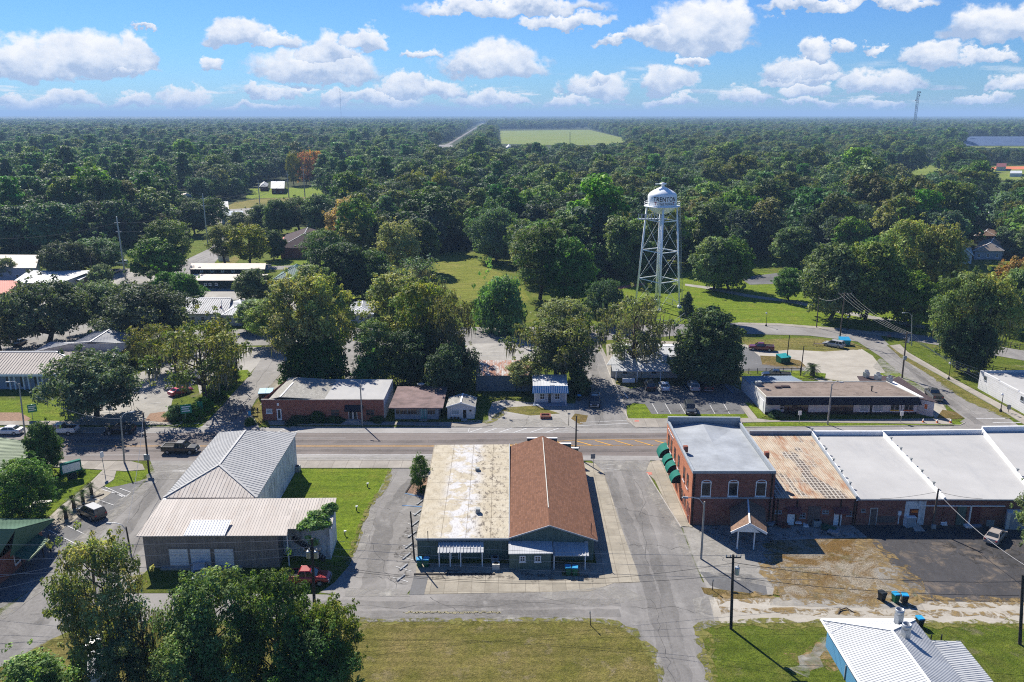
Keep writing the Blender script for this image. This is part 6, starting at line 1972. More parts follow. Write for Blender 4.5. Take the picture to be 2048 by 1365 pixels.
vehicle('parked_car','suv','paint_black','black car under the broad dark tree behind the lot','car',(1402,755),(1430,754))
vehicle('parked_car','sedan','paint_navy','dark blue car near the leaning steel pole','car',(232,546),(250,540))
vehicle('parked_car','suv','paint_white','white van across the street beyond the leaning steel pole','car',(243,530),(230,530))
vehicle('parked_car','sedan','paint_silver','pale car in the yard under the foreground trees','car',(192,1304),(205,1288))
def wheelie(lid,body,label,px,ang,group=None):
 p=G(*px)
 root=thing('wheelie_bin',label,'wheelie bin',p,group)
 q=lambda w,d,z,oy=0:[V((-w,-d+oy,z)),V((w,-d+oy,z)),V((w,d+oy,z)),V((-w,d+oy,z))]
 m=MB();m.hexa(q(.22,.24,.05),q(.31,.35,1.0));bd=m.build('body',body)
 m=MB();m.hexa(q(.34,.39,1.0,.01),q(.30,.33,1.09,.01));m.box((0,.42,1.02),(.5,.06,.06));ld=m.build('lid',lid)
 ws=[]
 for sx in(-1,1):
  m=MB();m.tube([V((sx*.24,.24,.12)),V((sx*.3,.24,.12))],.12,10);ws.append(m.build('wheel','rubber'))
 for o in[bd,ld]+ws:
  o.parent=root
 root.rotation_euler=(0,0,ang)
 root.scale=(1.1,1.1,1.1)
 return root
for lid,body,px,ang,lab in(('bin_black','bin_black',(1763,1202),.3,'all black wheelie bin standing apart at the edge of the sand alley'),('bin_blue','bin_green',(1790,1205),.2,'green wheelie bin with a blue lid next to a dark one by the alley'),('bin_blue','bin_black',(1808,1207),-.2,'dark wheelie bin with a blue lid, rightmost of the alley row'),('bin_blue','bin_black',(1838,1254),.1,'blue lidded bin peeping out behind the white metal roof'),('bin_blue','bin_green',(839,1134),.2,'blue lidded bin at the left corner of the green hall'),('bin_blue','bin_green',(853,1134),-.1,'blue lidded bin second from the left corner of the green hall'),('bin_blue','bin_green',(1136,1150),.1,'left blue lidded bin on the mat under the green hall porch roof'),('bin_blue','bin_green',(1150,1151),-.1,'right blue lidded bin on the mat under the green hall porch roof'),('bin_blue','bin_black',(1158,802),.2,'blue lidded bin in the grass beside the awning cottage')):
 wheelie(lid,body,lab,px,ang,'wheelie bins')
def dumpster(name,mats,label,px,ang,w=2.6):
 p=G(*px)
 root=thing(name,label,'dumpster',p,'dumpsters')
 m=MB();m.hexa([V((-w/2,-.8,.1)),V((w/2,-.8,.1)),V((w/2,.8,.1)),V((-w/2,.8,.1))],[V((-w/2,-1,1.3)),V((w/2,-1,1.3)),V((w/2,1,1.7)),V((-w/2,1,1.7))])
 for sx in(-.8,0,.8):
  m.box((sx,-.92,.7),(.1,.1,1.1))
 a_=m.build('body',mats[0])
 m=MB()
 for sx in(-1,1):
  c0,c1=(.02,w/2+.04)if sx>0 else(-w/2-.04,-.02)
  m.hexa([V((c0,-1.06,1.33)),V((c1,-1.06,1.33)),V((c1,1.04,1.73)),V((c0,1.04,1.73))],[V((c0,-1.06,1.4)),V((c1,-1.06,1.4)),V((c1,1.04,1.8)),V((c0,1.04,1.8))])
 b=m.build('lid',mats[1])
 for o in(a_,b):
  o.parent=root
 root.rotation_euler=(0,0,ang)
dumpster('dumpster',('bin_green','dumpster_teal'),'green dumpster with teal lids on the grass by the wooden posts',(1566,725),.35)
dumpster('dumpster',('dumpster_teal','bin_blue'),'teal dumpster with a blue lid behind the silver estate car',(1688,690),-.1,2.4)
dumpster('dumpster',('paint_navy','bin_blue'),'blue dumpster at the left corner of the long red brick office',(533,797),.1,2.6)
def pole_ends(b,t):
 """upright pole from ground pixel b to the pixel t of its top"""
 g=G(*b)
 d=ray(*t)
 k=g.y/d.y
 return g,V((d.x*k,g.y,CAMZ+d.z*k))
def upole(label,b,t,mat='wood_pole',r=.16,arms=((.3,2.2),),transf=0,armdir=(1,0),boxes=(),name='utility_pole',group='utility poles'):
 g,q=pole_ends(b,t)
 root=thing(name,label,'utility pole',g,group)
 part(root,'pole',mat,lambda m:m.tube([g-V((0,0,.2)),lerp(g,q,.5),q],[r,r*.88,r*.72],10))
 ad=V((armdir[0],armdir[1],0)).normalized()
 for dz,w in arms:
  c=lerp(q,g,dz/max(.1,(q-g).length))
  ar=part(root,'crossarm',mat,lambda m:m.bar(c-ad*w/2+V((0,-.12,0)),c+ad*w/2+V((0,-.12,0)),.1,.13))
  for s in(-.48,-.2,.2,.48):
   pp=c+ad*w*s+V((0,-.12,.06))
   part(ar,'insulator','grey_trim',lambda m:m.lathe([(.05,0),(.07,.08),(.04,.16),(.07,.2),(.03,.26)],pp,8))
 for k in range(transf):
  c=lerp(q,g,1.9/(q-g).length)+(V((.42,-.1,-.4))if k==0 else V((-.42,-.1,-.4)))
  part(root,'transformer','steel',lambda m:[m.lathe([(.02,0),(.26,.02),(.28,.8),(.2,.92),(.03,.95)],c,12),m.tube([c+V((.1,0,.9)),c+V((.12,0,1.2))],.04,6)])
 for f,w in boxes:
  c=lerp(g,q,f)
  part(root,'equipment_box','ac_grey',lambda m:m.box(c+V((0,-.25,0)),(w,.35,w*1.1)))
 return g,q
def slight(label,b,t,arm,mat='concrete_pole',r=.15,name='street_light',rise=.5):
 g,q=pole_ends(b,t)
 root=thing(name,label,'street light',g,'street lights on arms')
 part(root,'pole',mat,lambda m:m.tube([g-V((0,0,.2)),q],[r,r*.65],10))
 a_=V((arm[0],arm[1],0))
 part(root,'arm','steel',lambda m:m.tube([q+V((0,0,-.5)),q+a_*.3+V((0,0,rise*.6)),q+a_*.7+V((0,0,rise)),q+a_+V((0,0,rise*.9))],.045,6))
 e_=q+a_+V((0,0,rise*.9-.04))
 part(root,'lamp_head','grey_trim',lambda m:m.hexa([e_+a_.normalized()*.7+V((-.02,-.12,-.08)),e_+V((0,-.16,-.1)),e_+V((0,.16,-.1)),e_+a_.normalized()*.7+V((-.02,.12,-.08))]if a_.x<0 else[e_+V((0,-.16,-.1)),e_+a_.normalized()*.7+V((0,-.12,-.08)),e_+a_.normalized()*.7+V((0,.12,-.08)),e_+V((0,.16,-.1))],[e_+a_.normalized()*.6+V((0,-.08,.1)),e_+V((0,-.1,.1)),e_+V((0,.1,.1)),e_+a_.normalized()*.6+V((0,.08,.1))]if a_.x<0 else[e_+V((0,-.1,.1)),e_+a_.normalized()*.6+V((0,-.08,.1)),e_+a_.normalized()*.6+V((0,.08,.1)),e_+V((0,.1,.1))]))
 return g,q
def lamppost(label,b,t):
 g,q=pole_ends(b,t)
 root=thing('lamp_post',label,'lamp post',g,'black globe lamp posts')
 part(root,'pole','black_metal',lambda m:[m.lathe([(.28,0),(.28,.25),(.14,.5),(.07,.8),(.055,q.z-.45),(.12,q.z-.4)],g,10)])
 part(root,'globe','white_patch',lambda m:m.lathe([(.05,0),(.18,.08),(.22,.25),(.15,.42),(.03,.5)],q+V((0,0,-.45)),12),True)
P1=slight('concrete street light beside the green sign on the clinic lawn',(52,886),(38,768),(-1.3,-.3))
P2=slight('concrete street light on the corner next to a dark wooden pole',(249,927),(241,834),(1.2,.9))
P3=upole('dark wooden pole with a grey box on the street corner',(298,945),(286,826),'dark_pole',.15,(),0,(1,0),((.27,.8),))
P4=slight('concrete street light in front of the long red brick office',(725,852),(720.5,770),(-1.3,.6))
P5=upole('wooden pole with a small lamp between the green hall and the road',(1151,915),(1153,832),'wood_pole',.15,((5.6,1.2),),0)
P7=slight('concrete street light standing before the low white store',(1655,850),(1664,768),(1.2,-.2))
P8=slight('concrete street light at the back corner of the brick corner block',(1402,1119),(1409,1004),(-2.0,.3))
P9=upole('tall dark utility pole with a blue transformer by the sand alley',(1462,1259),(1466.5,1110),'dark_pole',.17,((.25,1.6),),1)
P10=upole('weathered wooden pole behind the white roofed brick shops',(1864,1062),(1877,978),'wood_pole',.15,(),0,(1,0),((.12,.5),))
P11=upole('leaning black pole at the left corner of the green hall',(829,1120),(821,1023),'black_metal',.12,(),0)
P12=upole('utility pole with two white transformers beside the red pickup',(629,1222),(624,1078),'dark_pole',.18,((1.4,1.9),),2)
P13=upole('wooden pole rising out of the foreground tree by the side street',(193,1218),(179,1078),'wood_pole',.17,(),0)
P14=slight('street light on a dark wooden pole beside the taupe lean-to',(260,1098),(252,1054),(-1.9,.1),'dark_pole',.13)
P15=upole('tall pole with a long crossarm at the bend of the park street',(1679,682),(1690,586),'wood_pole',.18,((.3,3.2),),0)
P16=upole('wooden pole with meters at the side of the sandy lot',(1804,757),(1814,664),'wood_pole',.18,((.4,2.2),(1.4,1.4)),1,(1,.3),((.45,.7),))
P17=upole('short wooden pole on the park lawn edge',(1633,656),(1638,594),'wood_pole',.13,(),0)
P18=slight('grey street light over the park road junction',(1823,692),(1824,630),(-1.6,.2),'steel',.12)
P20=upole('bare wooden post left of the pair on the sandy lot',(1573,725),(1579,671),'dark_pole',.12,(),0)
P21=upole('bare wooden post right of the pair, beside a cabbage palm',(1601,752),(1608,692),'dark_pole',.12,(),0)
P22=upole('wooden pole on the hedge lawn beside the northwest street',(473,770),(473,692),'dark_pole',.14,(),0)
P23=upole('thin pole between the two tall mossy tree groups',(687,757),(682,700),'wood_pole',.1,(),0)
P24=upole('pole in the deep shade behind the wine roofed shop',(902,796),(901,722),'wood_pole',.14,((.2,1.2),),0)
P25=upole('leaning grey steel power pole, nearest of the tall ones',(252,562),(233,434),'steel',.3,((2,2.0),(5,2.0)),0,name='power_pole')
P26=upole('grey steel power pole by the diagonal street',(416,492),(405,388),'steel',.3,((2,2.4),(5,2.4)),0,name='power_pole')
P27=upole('tall far power pole left of the red barn like house',(520,413),(516,362),'steel',.3,(),0,name='power_pole')
P28=upole('tall far power pole right of the red barn like house',(578,397),(574,343),'steel',.34,((2,3),(6,3)),0,name='power_pole')
P29=upole('tall far power pole beside the orange trees',(610,395),(606,332),'steel',.34,((2,3),(6,3),(10,3)),0,name='power_pole')
P30=upole('farthest tall power pole right of the orange trees',(668,370),(665,316),'steel',.36,(),0,name='power_pole')
P31=upole('wooden pole beside the open white shed, far left',(187,566),(180,512),'wood_pole',.16,(),0)
P32=upole('pole among the left forest edge',(38,512),(33,470),'wood_pole',.18,((.5,2.4),),0)
P33=upole('pole at the right edge of the sand alley',(2040,1290),(2046,1150),'dark_pole',.18,(),0)
P34=upole('pole under the park trees near the pale willow',(1190,640),(1189,592),'wood_pole',.16,((.3,1.6),),1)
P35=upole('thin pole at the far side of the back street',(965,655),(964,590),'concrete_pole',.12,(),0)
P36=upole('pole between the shop and the water tower',(1339,678),(1340,632),'dark_pole',.12,(),0)
P37=upole('short post at the back corner of the long brick office',(785,765),(784,745),'grey_trim',.07,(),0)
P38=upole('pole on the far right lane before the porch house',(1922,536),(1925,484),'dark_pole',.16,(),0)
P39=slight('thin street light before the brown brick hall',(584,525),(584,494),(.8,0),'dark_pole',.1)
P40=upole('pale utility pole in the trees between field and horizon, right of centre',(1140,291),(1140,264),'dark_pole',.6,(),0)
P41=upole('pale pole on the far right horizon wood',(1760,272),(1763,247),'steel',.8,((1,6),),0)
for b,t,lab in(((1282,762),(1283,731),'globe lamp post by the mossy tree trunk behind the lot'),((1465,765),(1466,731),'globe lamp post in the shade of the broad dark tree'),((1532,653),(1533,625),'globe lamp post on the park pavement, leftmost on the lawn'),((1695,661),(1696,633),'globe lamp post on the park pavement beside the tall crossarm pole'),((1897,760),(1900,725),'globe lamp post halfway down the east pavement'),((2001,824),(2005,787),'globe lamp post before the white block building')):
 lamppost(lab,b,t)
def post_sign(name,label,cat,b,t,w,h,board,post='steel',marks=None,yaw=0.0,tilt=None,group=None):
 g,q=pole_ends(b,t)
 root=thing(name,label,cat,g,group)
 part(root,'post',post,lambda m:m.tube([g,q],.05,6))
 ca,sa=math.cos(yaw),math.sin(yaw)
 u,n=V((ca,sa,0)),V((sa,-ca,0))
 c=q-V((0,0,h/2))+n*.09
 P_=lambda s,z,o=0:c+u*s+V((0,0,z))+n*o
 part(root,'board',board,lambda m:m.hexa([P_(-w/2,-h/2,.03),P_(w/2,-h/2,.03),P_(w/2,-h/2,-.03),P_(-w/2,-h/2,-.03)],[P_(-w/2,h/2,.03),P_(w/2,h/2,.03),P_(w/2,h/2,-.03),P_(-w/2,h/2,-.03)]))
 if marks:
  def f_(m):
   for(x0,x1,z0,z1)in marks:
    m.face([P_(x0*w,z0*h,.036),P_(x1*w,z0*h,.036),P_(x1*w,z1*h,.036),P_(x0*w,z1*h,.036)])
  part(root,'lettering','white_patch',f_)
 return root
LINES=[(-.4,.4,.18,.3),(-.4,.25,-.05,.07),(-.4,.35,-.3,-.18)]
post_sign('road_sign','green direction sign on the clinic lawn by the concrete street light','sign',(65,838),(63,809),1.5,1.5,'sign_green','steel',LINES,.5)
post_sign('road_sign','green direction sign in front of the hedge and mossy tree','sign',(370,846),(371,809),1.9,1.7,'sign_green','steel',LINES,.35)
post_sign('road_sign','small green and white sign on the hedge corner','sign',(401,833),(399,803),1.0,1.4,'sign_green','steel',None,.1)
post_sign('road_sign','white parking sign in the clinic entrance','sign',(220,832),(219,812),.8,.9,'white_patch','steel')
post_sign('road_sign','white speed sign on the corner pavement by the walkway','sign',(210,949),(202,904),.6,.9,'white_patch','steel',None,1.2)
post_sign('road_sign','blue route sign on the verge beside the long red brick office','sign',(502,845),(499,822),.5,.9,'bin_blue','steel')
post_sign('road_sign','thin brown sign post at the corner of the long red brick office','sign',(516,838),(515,816),.3,.5,'dark_pole','dark_pole')
post_sign('road_sign','dark back of a sign at the right corner of the brown gable','sign',(1187,937),(1186,908),.7,.8,'ac_grey','steel')
post_sign('road_sign','white sign in front of the left windows of the low white store','sign',(1598,848),(1600,822),.6,.8,'white_patch','steel')
post_sign('road_sign','white sign in front of the right windows of the low white store','sign',(1801,846),(1804,823),.6,.8,'white_patch','steel')
post_sign('road_sign','sign post on the corner lot in front of the awning cottage','sign',(1137,852),(1138,826),.5,.3,'ac_grey','dark_pole')
post_sign('road_sign','dark rectangular sign beside the white block building','sign',(2016,826),(2019,810),.6,.9,'ac_grey','dark_pole',None,-.6)
post_sign('road_sign','small post at the corner of the dry lawn, bottom left','sign',(88,1322),(84,1292),.25,.35,'dark_pole','dark_pole')
post_sign('road_sign','thin marker post in the verge by the concrete apron','sign',(1425,1182),(1426,1158),.15,.3,'ac_grey','dark_pole')
post_sign('road_sign','thin marker post at the edge of the dry lawn','sign',(1181,1252),(1180,1222),.12,.3,'ac_grey','dark_pole')
post_sign('notice_sign','white and dark office sign by the diagonal street','sign',(447,523),(447,511),4.2,2.2,'white_patch','dark_pole')
def octagon(label,b,t):
 g,q=pole_ends(b,t)
 root=thing('stop_sign',label,'stop sign',g,'stop signs')
 part(root,'post','steel',lambda m:m.tube([g,q],.05,6))
 c=q+V((0,-.08,-.4))
 def f_(m):
  m.tube([c+V((0,-.02,0)),c+V((0,.02,0))],.48,8)
 part(root,'board','sign_red',f_)
 part(root,'band','white_patch',lambda m:m.box(c+V((0,-.03,0)),(.6,.02,.16)))
octagon('stop sign on the back street beside the willow',(1083,676),(1083,657))
octagon('stop sign at the park road junction',(1882,692),(1883,675))
g=G(145,958)
root=thing('marquee_sign','green roadside marquee with a white letter panel on the corner lawn','sign',g)
yw=.75
u=V((math.cos(yw),math.sin(yw),0));n=V((u.y,-u.x,0))
part(root,'pedestal','dark_green_boards',lambda m:m.box(g+V((0,0,.6)),(1.3,.5,1.2),yw))
part(root,'cabinet','teal_canvas',lambda m:m.box(g+V((0,0,2.0)),(2.9,.6,1.7),yw))
part(root,'letter_panel','white_patch',lambda m:m.hexa([g+u*s+n*o+V((0,0,1.35))for s,o in((-1.25,.33),(1.25,.33),(1.25,.2),(-1.25,.2))],[g+u*s+n*o+V((0,0,2.6))for s,o in((-1.25,.33),(1.25,.33),(1.25,.2),(-1.25,.2))]))
def wire(label,p,q,sag,mat='wire',r=.022,group='overhead wires'):
 m=MB()
 pts=[]
 for k in range(15):
  t=k/14
  z=V(p)*(1-t)+V(q)*t
  z.z-=sag*4*t*(1-t)
  pts.append(z)
 m.tube(pts,r,4)
 tag(m.build('overhead_wire',mat),label,'wire',group)
T=lambda pq,dz=0.0,dx=0.0:pq[1]+V((dx,0,dz))
for k,(z0,zl)in enumerate(((-.1,0),(-1.0,1),(-1.9,2))):
 wire(('top','middle','lowest')[k]+' of the three pale wires from the leaning left edge to the transformer pole',G(-260,1085+36*k,5.5)*1.0,T(P12,z0),.5)
 wire(('top','middle','lowest')[k]+' of the three pale wires across the front of the green hall',T(P12,z0),G(1640,1112+24*k,4.2),.6,'wire',.018)
wire('dark wire from the green hall pole across the cross lane',T(P12,-3),T(P9,-1.0),2.2,'dark_wire')
wire('dark wire looping low from transformer pole over the drive',T(P12,-3.4),T(P9,-2.4),1.6,'dark_wire')
wire('upper dark wire along the sand alley to the right edge',T(P9,-.9),T(P33,-.8),.8,'dark_wire',.03)
wire('lower dark wire along the sand alley to the right edge',T(P9,-2.6),T(P33,-2.4),.6,'dark_wire',.03)
wire('pale cable from the shop back pole down over the black lot',T(P10,-.6),G(2140,1180,4.0),1.2,'wire',.035)
wire('cable between the shop back pole and the shop roof on its left',T(P10,-.4),G(1760,998,4.2),.2,'dark_wire')
wire('cable between the shop back pole and the shop roof on its right',T(P10,-.4),G(1965,998,4.2),.2,'dark_wire')
wire('pale wire from the clinic street light to the corner light',T(P1,-.3),T(P2,-.3),1.6,'wire',.03)
wire('pale guy cable crossing the side street to the lean-to light',T(P3,-.6),T(P14,-.2),1.0,'wire',.03)
wire('cable from the restaurant to the foreground wooden pole',T(P13,-2.2),G(-200,1170,5),.8,'wire')
wire('second cable from the restaurant to the foreground wooden pole',T(P13,-3.0),G(-200,1205,4),.8,'wire')
for k,dx in enumerate((-1.4,-.4,.5,1.4)):
 wire(('first','second','third','fourth')[k]+' of the bright wires from the long crossarm down past the sandy lot',T(P15,-.2,dx),T(P16,-.3,dx*.7),1.0,'wire',.014)
 wire(('first','second','third','fourth')[k]+' of the bright wires from the metered pole to the white block building',T(P16,-.3,dx*.7),G(1956+k*2,738+k*8,Zx-.4-k*.3),.7,'wire',.03)
wire('wire from the tall crossarm pole to the short park pole',T(P15,-.6),T(P17,-.3),1.0,'wire',.03)
wire('first far wire between the two leaning steel poles',T(P25,-2),T(P26,-2),3,'dark_wire',.05)
wire('second far wire between the two leaning steel poles',T(P25,-5),T(P26,-5),3,'dark_wire',.05)
wire('far wire from the leaning steel pole out to the left edge',T(P25,-2),G(-120,470,12),3,'dark_wire',.05)
wire('far wire from the steel street pole to the clearing pole',T(P26,-2),T(P28,-2),4,'dark_wire',.07)
wire('second far wire from the steel street pole to the clearing pole',T(P26,-5),T(P28,-6),4,'dark_wire',.07)
def fence(label,px,h=1.2,posts=8,mat='dark_pole',rails=(.35,.7,1.1)):
 pts=[G(x,y)for x,y in px]
 root=thing('fence',label,'fence',pts[0])
 part(root,'rail',mat,lambda m:[m.bar(pts[k]+V((0,0,z)),pts[k+1]+V((0,0,z)),.06,.09)for k in range(len(pts)-1)for z in rails])
 for k in range(posts):
  t=k/(posts-1)*(len(pts)-1)
  i=min(int(t),len(pts)-2)
  p=lerp(pts[i],pts[i+1],t-i)
  part(root,'post',mat,lambda m:m.box(p+V((0,0,h/2)),(.12,.12,h)))
fence('dark rail fence behind the white block building',[(1960,738),(2200,780)],1.3,10)
fence('row of dark posts and wire behind the low white store',[(1480,748),(1600,746)],1.2,8,'dark_pole',(1.0,))
fence('low fence around the foot of the water tower',[(1250,640),(1345,655),(1385,625),(1330,605)],1.6,12,'grey_trim',(.1,1.5))
fence('grey fence by the park road at the right edge',[(1985,690),(2048,700),(2200,725)],1.4,8,'weathered_planks',(.3,.8,1.2))
def picnic(label,px,ang):
 p=G(*px)
 root=thing('picnic_table',label,'picnic table',p,'picnic tables')
 o=[]
 m=MB();m.box((0,0,.76),(2.4,.8,.07));o.append(m.build('tabletop','plaster'))
 for s in(-1,1):
  m=MB();m.box((0,s*.75,.46),(2.4,.32,.06));o.append(m.build('bench','plaster'))
  m=MB();m.bar((s*.85,-.7,0),(s*.85,.3,.74),.08,.1);m.bar((s*.85,.7,0),(s*.85,-.3,.74),.08,.1);o.append(m.build('leg','weathered_planks'))
 for q in o:
  q.parent=root
 root.rotation_euler=(0,0,ang)
picnic('pale picnic table on the lawn edge, the nearer one by the tree',(70,1024),.1)
picnic('pale picnic table on the lawn edge, the farther one by the tree',(84,1014),.15)
def acunit(label,px,s=.9,mat='ac_grey'):
 p=G(*px)
 root=thing('air_conditioner',label,'air conditioner',p,'ground air conditioners')
 part(root,'cabinet',mat,lambda m:m.box(p+V((0,0,s*.45)),(s,s,s*.9)))
 part(root,'fan_grille','black_metal',lambda m:m.lathe([(.02,s*.9+.04),(s*.36,s*.9+.03),(s*.38,s*.9)],p,14))
acunit('white air conditioner before the green hall back wall',(992,1138),.9,'plaster')
acunit('grey air conditioner against the green hall back wall',(990,1126),.9)
acunit('air conditioner at the far corner of the white block warehouse',(594,943),1.0,'ac_grey')
acunit('air conditioner by the green door of the white roofed shop',(1976,1050),1.0)
acunit('air conditioner left of the sand coloured shop door',(1727,1048),1.0,'bin_black')
acunit('air conditioner beside the second maroon canopy',(1632,1052),1.0)
p=G(1822,1053)
root=thing('fridge','old white fridge standing on the ramp behind the shop','fridge',p)
part(root,'cabinet','white_trim',lambda m:m.box(p+V((-.3,0,.8)),(1.3,.9,1.5),.1))
part(root,'door','grey_trim',lambda m:m.box(p+V((-.3,-.49,.8)),(1.2,.08,1.35),.1))
p=G(1840,1064)
m=MB();m.hexa([G(1822,1052),G(1830,1064),G(1851,1064),G(1834,1050)],[G(1822,1052)+V((0,0,.4)),G(1830,1064)+V((0,0,.06)),G(1851,1064)+V((0,0,.06)),G(1834,1050)+V((0,0,.4))])
tag(m.build('ramp','kerb_concrete'),'pale concrete ramp leading up to the shop back door','ramp')
p=G(1952,1053)
m=MB();m.hexa([G(1938,1046),G(1945,1056),G(1963,1056),G(1958,1046)],[q+V((0,0,.3))for q in(G(1938,1046),G(1945,1056),G(1963,1056),G(1958,1046))])
tag(m.build('platform','blue_grey_wall'),'low grey blue platform under the downpipe behind the shop','platform')
q0=[G(2010,1060),G(2060,1062),G(2060,1045),G(2006,1045)]
root=thing('storage_container','white storage container at the right edge behind the tan sedan','container',q0[0])
part(root,'body','white_wall',lambda m:[walls(m,q0,0,2.5),m.face([V((p_.x,p_.y,2.5))for p_ in q0])])
part(root,'door','grey_trim',lambda m:wallbox(m,q0[0],q0[1],.5,2.4,.1,2.3,.06))
p=G(1091,836)
root=thing('fire_pit','square brick planter box on the corner lot','planter',p)
part(root,'wall','brown_brick',lambda m:[m.box(p+V((0,-.75,.3)),(1.9,.25,.6)),m.box(p+V((0,.75,.3)),(1.9,.25,.6)),m.box(p+V((-.85,0,.3)),(.2,1.25,.6)),m.box(p+V((.85,0,.3)),(.2,1.25,.6))])
part(root,'soil','mulch',lambda m:m.box(p+V((0,0,.15)),(1.5,1.25,.3)))
for k,(x,y)in enumerate(((1846,846),(1874,847),(1901,847))):
 p=G(x,y)
 root=thing('traffic_cone',('left','middle','right')[k]+' one of three orange and white cones on the verge by the store','cone',p,'cones on the verge')
 part(root,'cone','orange_paint',lambda m:m.lathe([(.28,.04),(.22,.06),(.15,.45)],p,10),True)
 part(root,'band','white_patch',lambda m:m.lathe([(.155,.44),(.08,.75),(.01,.76)],p,10),True)
 part(root,'base','rubber',lambda m:m.box(p+V((0,0,.03)),(.6,.6,.05)))
for x,y,hh,lab in((735,975,.55,'small white yard post on the bright lawn, farthest of three'),(713,1022,.6,'small dark yard post on the bright lawn, middle of three'),(690,1072,.6,'small white topped yard post on the bright lawn, nearest')):
 p=G(x,y)
 root=thing('yard_post',lab,'post',p,'posts on the bright lawn')
 part(root,'stake','dark_pole',lambda m:m.tube([p,p+V((0,0,hh))],.07,6))
 part(root,'cap','white_patch',lambda m:m.box(p+V((.05,0,hh+.07)),(.3,.22,.16),.4))
ws=[(862-0,0)]
for k in range(8):
 x,y=817-k*6.2,1004+k*21.8
 if k<2:
  x+=24
 x=852-k*5.7
 p,q=G(x-10,y+5),G(x+2,y-5)
 p,q=G(x-18,y+7),G(x-3,y-5)
 m=MB();m.bar(p+V((0,0,.09)),q+V((0,0,.09)),.2,.16)
 tag(m.build('wheel_stop','debris_grey'),'concrete wheel stop in the bays beside the green hall','wheel stop','wheel stops beside the green hall')
for k,(a_,b_)in enumerate((((208,990),(185,998)),((190,1005),(165,1012)))):
 m=MB();m.bar(G(*a_)+V((0,0,.1)),G(*b_)+V((0,0,.1)),.2,.16)
 tag(m.build('wheel_stop','dark_pole'),('farther' if k==0 else 'nearer')+' dark wheel stop between the sago palms','wheel stop','wheel stops by the palms')
root=thing('flagpole','white flagpole with a red flag beside the ribbed gable house','flagpole',G(445,645))
g,q=pole_ends((445,645),(443,601))
part(root,'pole','white_trim',lambda m:m.tube([g,q],.08,6))
part(root,'flag','red_flag',lambda m:m.hexa([q+V((-.1,.02,-3.4)),q+V((-.9,.02,-3.6)),q+V((-.9,.06,-3.6)),q+V((-.1,.06,-3.4))],[q+V((-.1,.02,-1.4)),q+V((-.7,.02,-1.8)),q+V((-.7,.06,-1.8)),q+V((-.1,.06,-1.4))]))
R7=random.Random(7)
for k,(x,y,mt,lab)in enumerate(((1544,1052,'debris_grey','pile of pale scrap beside the carport'),(1565,1055,'maroon_trim','brown crate by the left white shop door'),(1602,1050,'white_trim','white sack leaning between the shop windows'),(1655,1060,'tarp_green','green tarpaulin spread behind the rusty roofed shop'),(1890,1050,'white_trim','white bundle at the foot of the shop wall'),(1668,1068,'debris_grey','grey plank heap near the green tarpaulin'))):
 p=G(x,y)
 m=MB()
 for j in range(5):
  m.box(p+V((R7.uniform(-.7,.7),R7.uniform(-.5,.5),.14+.1*j)),(R7.uniform(.4,1.5),R7.uniform(.3,.9),R7.uniform(.1,.28)),R7.uniform(0,3))
 tag(m.build('scrap_pile',mt),lab,'scrap','scrap behind the brick shops')
p=G(1690,1222)
m=MB()
m.tube([G(1676,1230)+V((0,0,.05)),G(1680,1223)+V((0,0,.2)),G(1692,1220)+V((0,0,.25)),G(1706,1226)+V((0,0,.12)),G(1718,1229)+V((0,0,.05))],[.1,.08,.07,.05,.03],6)
m.tube([G(1684,1222)+V((0,0,.2)),G(1678,1218)+V((0,0,.1))],[.05,.02],5)
tag(m.build('fallen_branch','bark'),'dead branch lying on the sand alley','branch')
p=G(1639,692)
root=thing('park_bench','wooden bench frame on the grass by the park street','bench',p)
part(root,'seat','weathered_planks',lambda m:m.box(p+V((0,0,.5)),(2.6,.5,.1)))
for s in(-1.4,1.4):
 part(root,'leg','weathered_planks',lambda m:m.box(p+V((s,0,.6)),(.12,.12,1.2)))
p=G(1178,1155)
m=MB();m.box(p+V((-2.2,.3,.09)),(2.6,1.6,.02))
m=MB();m.face([G(1124,1143)+V((0,0,.1)),G(1124,1153)+V((0,0,.1)),G(1160,1154)+V((0,0,.1)),G(1158,1144)+V((0,0,.1))])
tag(m.build('mat','dry_grass'),'olive mat under the two bins of the green hall porch','mat')
p=G(1888,1051-2)
def np_mesh(name,verts,faces4,mat,cols=None):
 me=bpy.data.meshes.new(name)
 nv,nf=len(verts),len(faces4)
 me.vertices.add(nv)
 me.vertices.foreach_set('co',np.asarray(verts,dtype=np.float32).ravel())
 me.loops.add(nf*4)
 me.loops.foreach_set('vertex_index',np.asarray(faces4,dtype=np.int32).ravel())
 me.polygons.add(nf)
 me.polygons.foreach_set('loop_start',np.arange(0,nf*4,4,dtype=np.int32))
 me.polygons.foreach_set('loop_total',np.full(nf,4,dtype=np.int32))
 me.materials.append(MATS[mat])
 if cols is not None:
  at=me.attributes.new('leafcol','FLOAT_COLOR','POINT')
  c4=np.ones((nv,4),dtype=np.float32)
  c4[:,:3]=cols
  at.data.foreach_set('color',c4.ravel())
 me.update(calc_edges=True)
 me.validate()
 return me
